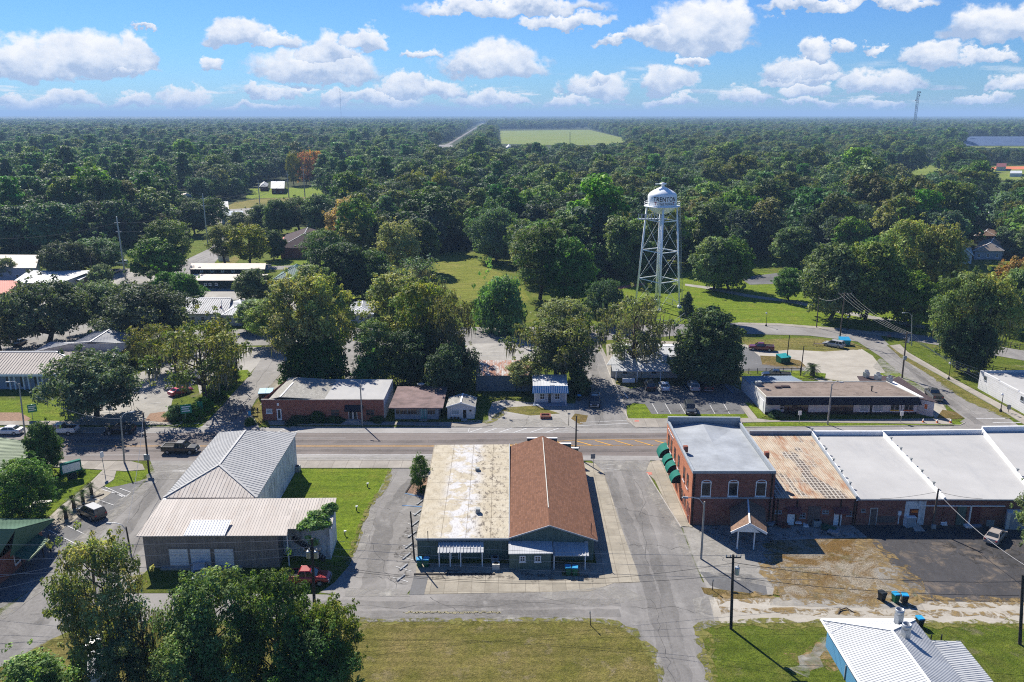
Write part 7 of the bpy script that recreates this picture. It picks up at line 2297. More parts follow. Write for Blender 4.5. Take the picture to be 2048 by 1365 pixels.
def leaf_cloud(rng,centers,radii,per,size,pal,flat_=0.68,drop=0.5,droop=0.12,upbias=0.55,var=0.3):
 V_,C_=[],[]
 for c,r in zip(centers,radii):
  n=int(per*(r/np.mean(radii))**1.6*rng.uniform(0.75,1.25))
  d=rng.normal(size=(n,3))
  d/=np.linalg.norm(d,axis=1)[:,None]
  keep=(d[:,2]>-0.25)|(rng.uniform(size=n)>drop)
  d=d[keep]
  n=len(d)
  if n==0:
   continue
  lump=1+0.22*np.sin(d[:,0]*5+c[0])*np.sin(d[:,1]*5+c[1]*2)+0.16*np.sin(d[:,2]*7+c[2])
  rr=r*(0.45+0.6*rng.uniform(size=n)**0.55)*lump
  p=np.array(c)+d*rr[:,None]*np.array([1,1,flat_])
  nn=d*0.8+rng.normal(size=(n,3))*0.5+np.array([0,0,upbias])
  nn/=np.linalg.norm(nn,axis=1)[:,None]
  t=np.cross(nn,rng.normal(size=(n,3)))
  t/=np.linalg.norm(t,axis=1)[:,None]+1e-9
  b=np.cross(nn,t)
  s=size*rng.uniform(0.55,1.35,size=(n,1))
  a1,b1=t*s,b*s*rng.uniform(0.45,0.8,size=(n,1))
  dr=np.zeros((n,3));dr[:,2]=-droop*s[:,0]
  q=np.stack([p-a1+dr,p-b1,p+a1+dr,p+b1],axis=1)
  V_.append(q.reshape(-1,3))
  cl=np.array(pal[rng.integers(len(pal))])*rng.uniform(1-var,1+var)
  lc=cl[None,:]*rng.uniform(0.65,1.4,size=(n,1))*(1+rng.normal(size=(n,3))*0.07)
  C_.append(np.repeat(np.clip(lc,0.003,0.9),4,axis=0))
 v=np.concatenate(V_)
 f=np.arange(len(v),dtype=np.int32).reshape(-1,4)
 return v,f,np.concatenate(C_)
def moss_strands(rng,centers,radii,n_per,ln,w,pal):
 V_,C_=[],[]
 for c,r in zip(centers,radii):
  for k in range(int(n_per)):
   a=rng.uniform(0,6.283);q=r*math.sqrt(rng.uniform())
   p=np.array(c)+np.array([q*math.cos(a),q*math.sin(a),-r*0.3])
   L_=ln*rng.uniform(0.35,1.2);ww=w*rng.uniform(0.5,1.3)
   t=rng.uniform(0,3.14)
   u=np.array([math.cos(t),math.sin(t),0])*ww
   sw=np.array([rng.normal()*.12,rng.normal()*.12,0])*L_
   p2=p+np.array([0,0,-L_*.55])+sw*.5;p3=p+np.array([0,0,-L_])+sw
   V_+=[p-u,p+u,p2+u*.7,p2-u*.7,p2-u*.7,p2+u*.7,p3+u*.12,p3-u*.12]
   cl=np.array(pal)*rng.uniform(.6,1.3)
   C_+=[cl]*8
 v=np.array(V_)
 return v,np.arange(len(v),dtype=np.int32).reshape(-1,4),np.array(C_)
def limb(m,p,q,r0,r1,rng,n=4,bend=.12,sides=6):
 p,q=V(p),V(q)
 ln=(q-p).length
 off=V((rng.normal(),rng.normal(),abs(rng.normal())*.6))*ln*bend
 pts,rs=[],[]
 for k in range(n+1):
  t=k/n
  pts.append(lerp(p,q,t)+off*(4*t*(1-t))*.5)
  rs.append(r0+(r1-r0)*t)
 m.tube(pts,rs,sides,cap=False)
PAL={'oak':[(0.070,0.108,0.045),(0.091,0.131,0.060),(0.052,0.088,0.038),(0.116,0.154,0.074)],'grey':[(.086,.128,.070),(.108,.155,.088),(.067,.105,.056)],'pecan':[(0.149,0.184,0.035),(0.193,0.210,0.045),(0.105,0.149,0.032),(0.245,0.236,0.052)],'maple':[(0.084,0.149,0.032),(0.123,0.189,0.042),(0.063,0.116,0.026),(0.158,0.210,0.052)],'bright':[(0.080,0.208,0.019),(0.120,0.272,0.026),(0.056,0.160,0.016)],'dark':[(0.037,0.068,0.027),(0.051,0.085,0.034),(0.027,0.051,0.022)],'orange':[(0.442,0.221,0.016),(0.338,0.195,0.026),(0.546,0.260,0.019),(0.156,0.143,0.026)],'rust':[(0.280,0.126,0.035),(0.210,0.119,0.035),(0.140,0.126,0.035)],'yellow':[(0.240,0.255,0.027),(0.315,0.300,0.038),(0.165,0.195,0.027)],'willow':[(0.180,0.232,0.090),(0.150,0.203,0.068),(0.210,0.255,0.105)],'pine':[(0.076,0.145,0.048),(0.093,0.170,0.060),(0.060,0.116,0.037)],}
for q_ in PAL:
 PAL[q_]=[tuple(min(.6,a*(1.38 if q_=='pecan' else 1.3))for a in c)for c in PAL[q_]]
for q_,f_q in(('w_oak',('oak',(.72,.98,.85))),('w_grey',('grey',(.72,.92,.85))),('w_mid',('maple',(.78,.90,.70))),('w_olive',('pecan',(.54,.65,.64))),('w_ash',('grey',(.85,.88,.95))),('w_dark',('dark',(.9,1.2,1.0))),('w_pine',('pine',(.8,1.05,.95)))):
 PAL[q_]=[tuple(a*b for a,b in zip(c,f_q[1]))for c in PAL[f_q[0]]]
PROF={'dome':[(0,.55),(.15,.92),(.35,1.0),(.6,.88),(.8,.66),(.92,.42),(1,.12)],'tall':[(0,.35),(.15,.7),(.35,.95),(.55,1.0),(.72,.85),(.88,.6),(1,.2)],'round':[(0,.45),(.15,.8),(.4,1.0),(.65,.92),(.85,.62),(1,.15)],'cone':[(0,.95),(.15,1.0),(.4,.75),(.7,.42),(.9,.18),(1,.03)],'top':[(0,.4),(.3,1.0),(.6,.9),(.85,.6),(1,.2)],'mound':[(0,1.0),(.3,1.0),(.6,.8),(.85,.5),(1,.15)],}
LIB={}
def tree_kind(key,seed,H,R,base,prof,ncl,cr,per,size,pal,trunk,moss=None,fork=.3,flat_=.68,drop=.5,hollow=.35,droop=.12,var=.3,stems=1,name='tree',sprig=0):
 rng=np.random.default_rng(seed)
 pr=PROF[prof]
 cen,rads=[],[]
 lob=[(rng.uniform(0,6.28),rng.uniform(.78,1.1))for _ in range(5)]
 tries=0
 while len(cen)<ncl and tries<ncl*60:
  tries+=1
  best,bd=None,-1
  for _ in range(3):
   t=rng.uniform()**.9
   a=rng.uniform(0,6.283)
   env=np.interp(t,[p[0]for p in pr],[p[1]for p in pr])
   env*=1+.16*math.sin(a*3+seed)+.12*math.sin(a*5+t*6+seed*2)
   q=R*env*(hollow+(1-hollow)*rng.uniform()**.6)
   p=np.array([q*math.cos(a),q*math.sin(a),base+(H-base)*t])
   dist=min([np.linalg.norm((p-c)*[1,1,1.3])for c in cen],default=9e9)
   if dist>bd:
    best,bd=p,dist
  r=cr*rng.uniform(.62,1.3)
  inner=max(0.1,1-r/max(R,.1)*.75)
  best[0]*=inner;best[1]*=inner
  best[2]=min(best[2],H-r*flat_*.9)
  cen.append(best);rads.append(r)
 cen,rads=np.array(cen),np.array(rads)
 v,f,c=leaf_cloud(rng,cen,rads,per,size,PAL[pal],flat_,drop,droop,var=var)
 if sprig:
  k=rng.integers(len(cen),size=sprig)
  sc=cen[k]+rng.normal(size=(sprig,3))*rads[k][:,None]*.75
  v2,f2,c2=leaf_cloud(rng,sc,rads[k]*.28,per*.06+3,size,PAL[pal],.8,.2,droop,var=var)
  f=np.concatenate([f,f2+len(v)]);v=np.concatenate([v,v2]);c=np.concatenate([c,c2])
 root=thing(name,'tree','tree',(0,0,0))
 m=MB()
 fk=H*fork
 order=np.argsort(-rads)[:min(len(cen),26)]
 for s in range(stems):
  lean=V((rng.normal()*.04*H,rng.normal()*.04*H,0))*(1 if stems==1 else 2.2)
  b0=V((0,0,-.3))if stems==1 else V((rng.normal()*.5,rng.normal()*.5,-.3))
  tip=V((lean.x,lean.y,fk))
  topz=V((lean.x*1.6,lean.y*1.6,base+(H-base)*.72))
  m.tube([b0,b0+V((0,0,.5)),lerp(b0,tip,.6),tip],[trunk*1.5,trunk*1.12,trunk,trunk*.9],9,cap=False)
  m.tube([tip,lerp(tip,topz,.5)+V((rng.normal()*.3,rng.normal()*.3,0)),topz],[trunk*.88,trunk*.5,trunk*.14],7,cap=False)
  for i in order[s::stems]:
   c0=V(cen[i])
   z=min(max(fk*.8,c0.z-(math.hypot(c0.x-tip.x,c0.y-tip.y))*.75),topz.z*.95)
   t=(z-fk)/max(.1,topz.z-fk)
   st_=lerp(tip,topz,t)if t>0 else lerp(b0,tip,z/fk)
   limb(m,st_,c0,trunk*(.42 if t<.4 else .26),trunk*.07,rng)
 tr=m.build('trunk','bark',root,True)
 cme=np_mesh('crown',v,f,'leaf',c)
 co_=bpy.data.objects.new('crown',cme)
 COL.objects.link(co_);co_.parent=root
 if moss:
  low=[i for i in range(len(cen))if cen[i][2]<base+(H-base)*.85]
  v,f,c=moss_strands(rng,cen[low],rads[low],moss[0],moss[1],moss[2],(.155,.155,.115))
  mo=bpy.data.objects.new('hanging_moss',np_mesh('hanging_moss',v,f,'leaf',c))
  COL.objects.link(mo);mo.parent=root
  mo['kind']='stuff'
 LIB.setdefault(key,[]).append([root,H,R,False])
tree_kind('oak',1,14,11,3.6,'dome',64,2.5,420,.29,'oak',.55,(3,2.0,.13),.22,sprig=160)
tree_kind('oak',2,14,11,3.2,'dome',58,2.6,430,.29,'grey',.5,None,.2,sprig=160)
tree_kind('dark',3,14,9,2.2,'round',54,2.3,400,.29,'dark',.45,(2,2.0,.14),.2,sprig=130)
tree_kind('pecan',4,20,8,4.5,'tall',58,1.9,270,.28,'pecan',.48,(6,1.8,.12),.3,hollow=.3,sprig=200)
tree_kind('pecan',5,20,8,5.0,'tall',52,1.9,260,.28,'pecan',.45,(8,2.0,.12),.32,hollow=.45,sprig=220)
tree_kind('pecan',6,20,8.5,4.0,'tall',60,1.9,270,.28,'maple',.48,(5,1.8,.12),.28,sprig=200)
tree_kind('mossy',7,15,9.5,4.5,'tall',44,1.6,150,.25,'pecan',.42,(15,2.0,.12),.3,hollow=.5,sprig=220)
tree_kind('maple',8,15,8,2.6,'round',62,2.1,400,.31,'maple',.38,None,.2,sprig=140)
tree_kind('maple',9,15,8.5,2.2,'dome',64,2.2,400,.31,'maple',.4,None,.18,sprig=140)
tree_kind('shrub',10,8,6,.4,'mound',52,1.7,230,.27,'bright',.18,None,.15,stems=3,sprig=90)
tree_kind('willow',11,11,8,2.0,'dome',46,2.0,240,.28,'willow',.35,None,.2,droop=.35,sprig=110)
tree_kind('cone',12,9,3.2,.6,'cone',44,1.0,200,.20,'dark',.2,None,.15,sprig=60)
tree_kind('orange',13,18,8,4,'tall',48,1.9,200,.32,'orange',.4,None,.3,sprig=160)
tree_kind('rust',14,18,8,4,'tall',48,2.0,190,.32,'rust',.4,(6,2.5,.16),.3,sprig=160)
tree_kind('yellow',15,16,8,3,'round',52,2.0,210,.32,'yellow',.4,None,.25,sprig=140)
tree_kind('bare',16,13,6,4,'tall',34,1.4,55,.22,'grey',.3,(16,2.6,.12),.35,hollow=.5,sprig=160)
tree_kind('front',17,14,6,3.0,'tall',62,1.25,290,.17,'pecan',.34,(5,1.6,.08),.3,hollow=.35,sprig=330,var=.4)
tree_kind('front',18,13,6.5,1.6,'round',84,1.25,330,.165,'maple',.3,None,.16,sprig=330,var=.4)
tree_kind('front',19,13,6.5,1.8,'dome',84,1.3,330,.165,'maple',.3,None,.16,sprig=330,var=.4)
tree_kind('pine',20,24,5,13,'top',30,1.7,190,.34,'pine',.28,None,.6,sprig=60)
RT=random.Random(11)
def place(kind,idx,base,top,hwid,label,cat='tree',tint=(1,1,1),name=None,rz=None,group=None,dy=0.0):
 ent=LIB[kind][idx%len(LIB[kind])]
 g=G(*base)
 H=max(1.0,HT(base[0],base[1],top))
 s=COSP*(base[1]-229.5)/CAMZ
 R=hwid/s
 sc=(R/ent[2],R/ent[2],H/ent[1])
 rz=RT.uniform(0,6.28)if rz is None else rz
 if not ent[3]:
  ent[3]=True
  o=ent[0]
  o.location=g;o.rotation_euler=(0,0,rz);o.scale=sc
  for ch in o.children:
   if ch.name.startswith('crown'):
    ch.color=(*tint,1)
 else:
  o=copy_thing(ent[0],g,rz,None,sc,tint)
  if 'group' in o:
   del o['group']
 if name:
  o.name=name
 o['label']=label
 o['category']=cat
 if group:
  o['group']=group
 return o
D='live_oak_tree'
place('oak',0,(194,835),710,102,'dense dark live oak at the clinic corner, its shade lying across the main road',tint=(1.05,1.05,1.15),name=D)
place('mossy',0,(412,806),648,104,'sparse tree hung with grey moss by the hedge',name='mossy_tree',tint=(.6,.58,.6))
place('mossy',0,(318,748),652,58,'smaller yellowish mossy tree beside the clinic lot',name='mossy_tree',tint=(.72,.7,.65))
place('mossy',0,(352,742),668,52,'grey green mossy tree in the middle of the clinic lot',name='mossy_tree',tint=(.7,.75,.75))
place('maple',0,(268,728),690,26,'small garden tree against the clinic end wall',name='maple_tree',tint=(.8,.85,.8))
place('pecan',0,(455,760),672,34,'slim mossy tree on the hedge lawn by the wooden pole',name='pecan_tree',tint=(.8,.85,.8))
place('oak',0,(98,690),566,96,'broad live oak with forked trunk on the street left of the clinic',name=D)
place('oak',1,(298,690),572,98,'broad live oak with forked trunk right behind the clinic chapel',name=D,tint=(.82,.85,.8))
place('oak',1,(212,662),566,70,'leaning live oak between the two broad ones',name=D,tint=(1.05,1.05,.95))
place('pecan',0,(2,706),636,52,'small yellow green tree at the left edge by the street',tint=(1.3,1.2,1),name='pecan_tree')
place('pecan',0,(596,752),556,66,'tall mossy pecan left of the alley, with tiers of yellow green leaves',name='pecan_tree')
place('pecan',1,(660,750),552,62,'tall mossy pecan nearest the alley',name='pecan_tree')
place('shrub',0,(604,764),690,44,'dark shrub thicket behind the pale gable of the long office',tint=(.35,.4,.6),name='shrub')
place('shrub',0,(652,764),680,46,'dark shrub thicket behind the white flat roof of the long office',tint=(.35,.4,.6),name='shrub')
place('maple',0,(512,660),600,44,'green tree in front of the bluish hip roof',tint=(1,1,1.2),name='maple_tree')
place('pecan',2,(545,690),600,52,'yellow green tree at the bend of the northwest street',tint=(1.1,1.1,1),name='pecan_tree')
place('maple',1,(515,615),540,42,'round dark tree in front of the green huts',tint=(.8,.85,.9),name='maple_tree')
place('pecan',2,(625,640),530,46,'tall mixed green tree in front of the teal pavilion',name='pecan_tree')
place('dark',0,(690,600),485,62,'dark moss draped tree above the white bungalow',tint=(1.2,1.2,1.3),name='dark_tree')
place('dark',0,(745,600),500,52,'second dark tree behind the white bungalow',tint=(1.4,1.4,1.3),name='dark_tree')
place('bare',0,(830,640),515,62,'greyish mossy tree with few leaves above the tall pecans',name='mossy_tree',tint=(1.2,1.2,1.2))
place('pecan',0,(800,705),548,70,'tall yellow green tree, left of the big clump right of the alley',name='pecan_tree')
place('pecan',1,(848,745),565,74,'tallest mossy tree of the big clump right of the alley',name='pecan_tree',tint=(1.1,1.1,.9))
place('mossy',0,(900,760),590,58,'moss curtained tree at the right of the big clump',name='mossy_tree',tint=(.9,.9,.8))
place('pecan',2,(750,760),640,46,'leafy young tree at the edge of the alley',name='pecan_tree',tint=(1,1.1,1))
place('dark',0,(820,772),660,62,'dark understorey tree behind the wine roofed shop',tint=(1.2,1.3,1.2),name='dark_tree')
place('dark',0,(905,792),690,56,'dark understorey tree behind the tiny white gabled office',tint=(.9,1,.9),name='dark_tree')
place('shrub',0,(740,772),715,38,'dark green shrub beside the alley end',tint=(.5,.6,.8),name='shrub')
place('mossy',0,(1113,765),638,92,'spreading mossy tree behind the awning cottage',name='mossy_tree',tint=(.78,.82,.65))
place('pecan',2,(1125,768),645,66,'leafier tree sharing the ground with the spreading mossy tree',name='pecan_tree',tint=(1.05,1.05,.9))
place('pecan',1,(1046,782),722,42,'low yellow green tree over the rusted shed roof',tint=(1,1.05,.9),name='pecan_tree')
place('shrub',0,(1158,790),740,28,'low shrub at the edge of the shaded side street',tint=(.7,.55,.8),name='shrub')
place('mossy',0,(1266,748),598,82,'open mossy tree in front of the white metal roofed shop',name='mossy_tree',tint=(.62,.66,.58))
place('maple',1,(1414,762),624,72,'broad dense dark green tree behind the parking lot',tint=(.8,.82,.9),name='maple_tree')
place('maple',0,(1400,766),690,66,'lower dark crown spreading under the broad dense tree',tint=(.55,.6,.7),name='maple_tree')
place('shrub',0,(1005,662),556,52,'bright green leafy tree at the edge of the mown field',name='bright_tree')
place('shrub',0,(975,640),575,30,'smaller bright green tree beside the bright leafy tree',name='bright_tree',tint=(.8,.85,.9))
place('willow',0,(1130,665),598,56,'pale willow like tree by the back street',name='willow_tree')
place('dark',0,(1210,650),560,40,'dark round tree beside the pale willow',tint=(1.4,1.5,1.5),name='dark_tree')
place('cone',0,(1374,634),584,17,'small dark cone shaped conifer at the foot of the water tower',name='conifer_tree')
place('dark',0,(1424,648),612,20,'small dark round tree beside the cone shaped conifer',name='dark_tree',tint=(1.3,1.4,1.3))
place('maple',0,(1428,579),476,50,'park maple on the lawn, left of the pair',name='maple_tree',tint=(1.0,1.05,1.1))
place('maple',1,(1458,581),480,48,'park maple on the lawn, right of the pair',name='maple_tree',tint=(1.05,1.1,1.0))
place('maple',0,(1577,602),538,33,'small round tree on the park lawn',name='maple_tree',tint=(.95,1.2,.8))
place('maple',1,(1660,640),492,70,'huge round park tree, left crown',name='maple_tree',tint=(1.15,1.1,.9))
place('maple',0,(1730,640),486,72,'huge round park tree, right crown',name='maple_tree',tint=(1.1,1.1,.95))
place('maple',1,(1815,655),545,62,'round tree behind the grey street light by the park road',name='maple_tree',tint=(1.1,1.1,.85))
place('pecan',2,(1915,740),545,66,'giant tree beside the white block building, left half',name='pecan_tree',tint=(1.05,1.1,1))
place('pecan',0,(1958,742),552,62,'giant tree beside the white block building, right half',name='pecan_tree')
place('dark',0,(1935,748),640,52,'dark ivy grown base of the giant tree',name='dark_tree',tint=(1.1,1.2,1))
place('maple',1,(2030,670),540,50,'leafy tree at the right edge above the park road',name='maple_tree')
place('rust',0,(2022,640),520,50,'brownish autumn tree at the right edge',name='autumn_tree')
place('pecan',0,(1868,620),452,52,'tall olive tree before the porch house',name='pecan_tree',tint=(.95,.95,.9))
place('pecan',1,(1800,610),440,60,'tall olive tree left of the porch house',name='pecan_tree',tint=(.9,.95,.9))
place('rust',0,(1852,600),470,46,'brownish olive tree between the tall olive trees',name='autumn_tree',tint=(.8,.95,.9))
place('dark',0,(1876,570),510,30,'dark tree mass in front of the porch house',name='dark_tree',tint=(1.2,1.3,1.1))
place('maple',0,(2072,520),450,48,'grey green oak right of the far right houses',name='maple_tree',tint=(.75,.8,1.3))
place('maple',0,(1580,540),455,46,'green tree behind the tennis court',name='maple_tree',tint=(.7,.75,.8))
place('oak',0,(135,560),485,56,'dark dome shaped oak beside the white open shed',name=D,tint=(.55,.6,.6))
place('oak',1,(195,545),478,62,'green grey oak behind the dome shaped dark oak',name=D,tint=(.9,1,.9))
place('willow',0,(17,560),516,22,'spiky grey shrub tree at the left edge by the long warehouse',name='willow_tree',tint=(.6,.65,.8))
place('maple',1,(205,575),530,26,'small pale street tree by the dark carport',name='maple_tree',tint=(1.1,1.0,1.3))
place('maple',0,(318,565),478,54,'bright green tree near the leaning steel pole',name='maple_tree',tint=(.9,1.0,.8))
place('pecan',2,(345,555),440,52,'tall tree between the leaning steel pole and diagonal street',name='pecan_tree',tint=(.9,1,.9))
place('shrub',0,(370,600),548,40,'rounded bright shrub left of the nearer green hut',name='shrub',tint=(.5,.6,.6))
place('shrub',0,(335,590),545,30,'second rounded shrub left of the green huts',name='shrub',tint=(.6,.65,.6))
place('pecan',0,(450,528),450,36,'yellow green street tree by the white office sign',name='pecan_tree',tint=(.8,.85,.8))
place('yellow',0,(500,530),450,46,'big yellowish street tree left of the brown brick hall',name='yellow_tree',tint=(.62,.66,.8))
place('maple',0,(548,520),462,26,'small tree at the corner of the brown brick hall',name='maple_tree',tint=(.8,.85,1.2))
place('orange',0,(696,500),398,40,'bright orange autumn tree behind the brick hall',name='autumn_tree')
place('yellow',0,(712,520),440,40,'yellow green tree in front of the bright orange one',name='yellow_tree',tint=(.75,.8,.9))
place('orange',0,(636,366),302,22,'largest orange tree of the far pair behind the power poles',name='autumn_tree',tint=(.8,.75,1))
place('rust',0,(612,370),305,20,'rusty tree beside the far orange tree',name='autumn_tree',tint=(1.3,1.0,1))
place('yellow',0,(588,372),308,16,'yellow tree at the left of the far orange pair',name='yellow_tree')
place('maple',1,(560,470),400,36,'green tree between the far clearing and the brick hall',name='maple_tree',tint=(.7,.8,.9))
place('pecan',2,(600,465),395,40,'mossy green tree above the brick hall roof',name='pecan_tree',tint=(.7,.8,.8))
place('maple',0,(645,470),390,40,'tall green tree right of the brick hall',name='maple_tree',tint=(.7,.8,.85))
place('maple',1,(520,462),410,30,'tree below the far meadow',name='maple_tree',tint=(.75,.85,.9))
place('pecan',1,(480,468),425,28,'tree in front of the white cafe',name='pecan_tree',tint=(.7,.8,.8))
place('pecan',2,(425,465),395,34,'tall tree beside the steel street pole',name='pecan_tree',tint=(.6,.7,.7))
place('maple',0,(390,470),405,36,'dark green tree left of the steel street pole',name='maple_tree',tint=(.55,.65,.7))
place('maple',1,(385,450),398,30,'dark green tree by the cream roofed house',name='maple_tree',tint=(.55,.62,.75))
place('pecan',2,(650,560),460,46,'grey green tree right of the brick hall lawn',name='pecan_tree',tint=(.75,.85,1.1))
place('oak',1,(992,522),418,58,'big smoky grey green round tree at the head of the mown field',name=D,tint=(.85,.95,1))
place('pecan',2,(1080,600),452,66,'tall dark green tree right of the mown field',name='pecan_tree',tint=(.75,.82,.8))
place('pecan',1,(1058,568),460,40,'mossy olive tree right of the mown field',name='pecan_tree',tint=(.9,.9,.8))
place('maple',1,(1140,610),480,56,'dark green tree between the mown field and the water tower',name='maple_tree',tint=(.6,.68,.7))
place('maple',0,(1250,560),445,52,'green tree left of the water tower',name='maple_tree',tint=(.85,.95,.9))
place('cone',0,(1262,470),372,16,'dark vine covered column tree left of the tank',name='conifer_tree',tint=(.8,1,1))
place('pecan',0,(800,560),445,48,'yellow green tree standing in front of the dark wood',name='pecan_tree',tint=(1,1,.9))
place('maple',0,(845,545),440,40,'dark tree at the left edge of the mown field',name='maple_tree',tint=(.6,.7,.7))
place('bare',0,(828,598),520,40,'pale grey twiggy tree left of the mown field',name='mossy_tree',tint=(1.3,1.3,1.3))
place('yellow',0,(838,420),345,26,'yellow tree shining out of the middle of the wood',name='yellow_tree')
place('yellow',0,(880,430),348,24,'dull yellow tree beside the shining yellow one',name='yellow_tree',tint=(.7,.75,.8))
for k,(x,y,tp)in enumerate(((205,480,352),(232,478,358),(178,470,365),(262,470,360),(300,420,340))):
 place('pine',0,(x,y),tp,24,'tall pine with a bare trunk, '+('tallest of the left pines','right of the tallest left pine','leftmost of the pines','dead looking rightmost of the near pines','farthest of the left pines')[k],name='pine_tree',tint=((.9,.9,.9),(1,1,1),(.9,.9,.9),(1.2,.7,.7),(.7,.8,.8))[k])
place('front',0,(222,1372),1088,92,'foreground tree with sunlit yellow leaves before the side street',name='pecan_tree',tint=(.85,.82,.75))
place('front',1,(455,1395),1148,108,'bushy foreground tree in front of the garage doors',name='maple_tree',tint=(.68,.72,.7))
place('front',2,(568,1405),1150,92,'bushy foreground tree beneath the utility pole wires',name='maple_tree',tint=(.64,.72,.64))
place('front',0,(672,1410),1208,66,'thin foreground tree at the right of the bushy pair',name='pecan_tree',tint=(.6,.68,.7))
place('bare',0,(296,1400),1196,62,'grey twiggy foreground tree hung with moss',name='mossy_tree',tint=(1.1,1.3,1))
place('front',1,(395,1440),1260,90,'low foreground crown at the bottom edge',name='maple_tree',tint=(.8,.8,.7))
place('front',2,(640,1450),1265,96,'low foreground crown at the bottom edge, rightmost',name='maple_tree',tint=(.6,.7,.65))
place('front',1,(255,1460),1290,70,'low foreground crown at the bottom edge near the white car',name='maple_tree',tint=(1,1,.9))
place('shrub',0,(70,1400),1318,76,'bright yellow green bush at the bottom left corner',name='shrub',tint=(1.4,1.1,.8))
place('shrub',0,(165,1345),1295,22,'small bright bush next to the parked white car',name='shrub',tint=(1.5,1.15,.8))
place('front',1,(55,1042),922,66,'dark leafy tree between the two green roofed restaurants',name='maple_tree',tint=(.7,.8,.85))
place('maple',1,(96,952),846,36,'bushy tree at the corner of the faded green roof',name='maple_tree',tint=(.75,.85,1.1))
place('front',2,(841,978),912,22,'small dark tree in the planting bed by the green hall',name='maple_tree',tint=(.7,.8,.65))
place('front',1,(2085,1120),930,66,'leafy tree cut by the right edge of the photo',name='maple_tree',tint=(1,1,.9))
for k,(x,y,w)in enumerate(((447,775,24),(430,800,22),(408,822,20),(385,838,24),(352,838,22),(462,752,16))):
 place('shrub',0,(x,y),y-26,w,'clipped hedge shrub in the curved row by the northwest street','shrub',(.62,.62,.7),'hedge_shrub',None,'hedge along the northwest street')
for k,(x,y,w,t,lab)in enumerate(((600,843,30,832,'low dark shrubs along the front of the long brick office'),(668,843,22,834,'low dark shrubs beside the office window'),(636,843,18,824,'taller dark shrub on the office front wall'),(755,843,16,834,'low shrubs right of the office entrance'),(1552,833,16,822,'dark shrub at the left end of the white store front'),(1602,834,10,826,'small shrub under the white store window'),(127,950,9,938,'small round shrub left of the marquee sign'),(162,950,9,936,'small round shrub right of the marquee sign'),(850,985,12,972,'grey green shrub in the planting bed'),(500,850,12,836,'scruffy bush at the corner of the northwest street'),(1606,838,8,831,'low weed by the store pavement'))):
 place('shrub',0,(x,y),t,w,lab,'shrub',(.4,.45,.7),'shrub')
lo_,hi_,Zl_,zh_,bw_=WAREV
rv=np.random.default_rng(5)
E=V((bw_[2].x+.2,bw_[2].y,0))
cs,rs_=[],[]
for k in range(34):
 t=rv.uniform()
 y_=-2.2-4.2*t
 w_=.6+3.6*t
 cs.append(np.array([E.x-rv.uniform(0,w_),E.y+y_,zh_+.15+(Zl_-zh_)*(-y_/8.6)+rv.uniform(-.25,.25)]));rs_.append(rv.uniform(.45,.8))
for k in range(2):
 cs.append(np.array([E.x-rv.uniform(0,3.4),E.y-6.6-rv.uniform(0,.5),Zl_+.2-rv.uniform(0,1.6)]));rs_.append(rv.uniform(.35,.6))
v,f,c=leaf_cloud(rv,np.array(cs),np.array(rs_),210,.16,PAL['bright'],.7,.3)
o=bpy.data.objects.new('vine',np_mesh('vine',v,f,'leaf',c))
o.color=(1,1,1,1)
COL.objects.link(o)
tag(o,'green vine hanging over the torn corner of the taupe roof','vine')
def palm(label,px,H,fr,fl,name,seed,trunk=.2,group=None,arch=.5):
 rng=np.random.default_rng(seed)
 g=G(*px)
 root=thing(name,label,'palm',g,group)
 part(root,'trunk','bark',lambda m:m.tube([g-V((0,0,.1)),g+V((.05,0,H*.5)),g+V((0,0,H))],[trunk*1.3,trunk,trunk*1.1],8))
 Vt,Ct=[],[]
 for k in range(fr):
  a=rng.uniform(0,6.283);el_=rng.uniform(-.35,1.2)
  d=np.array([math.cos(a)*math.cos(el_),math.sin(a)*math.cos(el_),math.sin(el_)])
  p=np.array([0,0,H]);L_=fl*rng.uniform(.8,1.1)
  sd=np.array([-math.sin(a),math.cos(a),0])
  pts=[p+d*L_*t+np.array([0,0,-arch*L_*t*t])for t in(0,.25,.5,.75,1)]
  for j in range(4):
   for q in range(3):
    b0=pts[j]+(pts[j+1]-pts[j])*q/3
    b1=pts[j]+(pts[j+1]-pts[j])*(q+.55)/3
    for sg in(-1,1):
     w=fl*.2*(1.1-abs((j+q/3)/4-.4))
     tip=(b0+b1)/2+sd*sg*w+d*w*.6+np.array([0,0,-.12*w])
     Vt+=[b0,b1,tip+d*.04,tip]
     Ct+=[np.array((.05,.09,.025))*rng.uniform(.7,1.3)]*4
 me=np_mesh('frond_crown',np.array(Vt),np.arange(len(Vt),dtype=np.int32).reshape(-1,4),'leaf',np.array(Ct))
 o=bpy.data.objects.new('frond_crown',me)
 COL.objects.link(o);o.parent=root
for k,(px,lab)in enumerate((((183,990),'sago palm at the head of the row, nearest the road'),((166,1005),'second sago palm from the road'),((148,1017),'third sago palm, beside the dark parked car'),((132,1038),'sago palm nearest the green roofed restaurant'))):
 palm(lab,px,1.3,26,1.25,'sago_palm',40+k,.24,'sago palms along the walkway')
palm('cabbage palm with a round head on the sandy lot',(1624,752),1.8,46,2.1,'cabbage_palm',50,.5)
FK={}
def forest_kind(key,seed,H,R,base,prof,ncl,cr,per,size,pal,trunk=.3,moss=None):
 n=len(LIB.get('~'+key,[]))
 tree_kind('~'+key,seed,H,R,base,prof,ncl,cr,per,size,pal,trunk,moss,.35,sprig=40,name='woodland_tree')
 LIB['~'+key][n][0].name='woodland_tree'
forest_kind('oak',101,18,10,3,'dome',38,2.6,190,.55,'w_oak')
forest_kind('grey',102,18,10.5,3,'dome',36,2.8,190,.55,'w_grey')
forest_kind('mid',103,20,9,3,'round',38,2.5,190,.55,'w_mid')
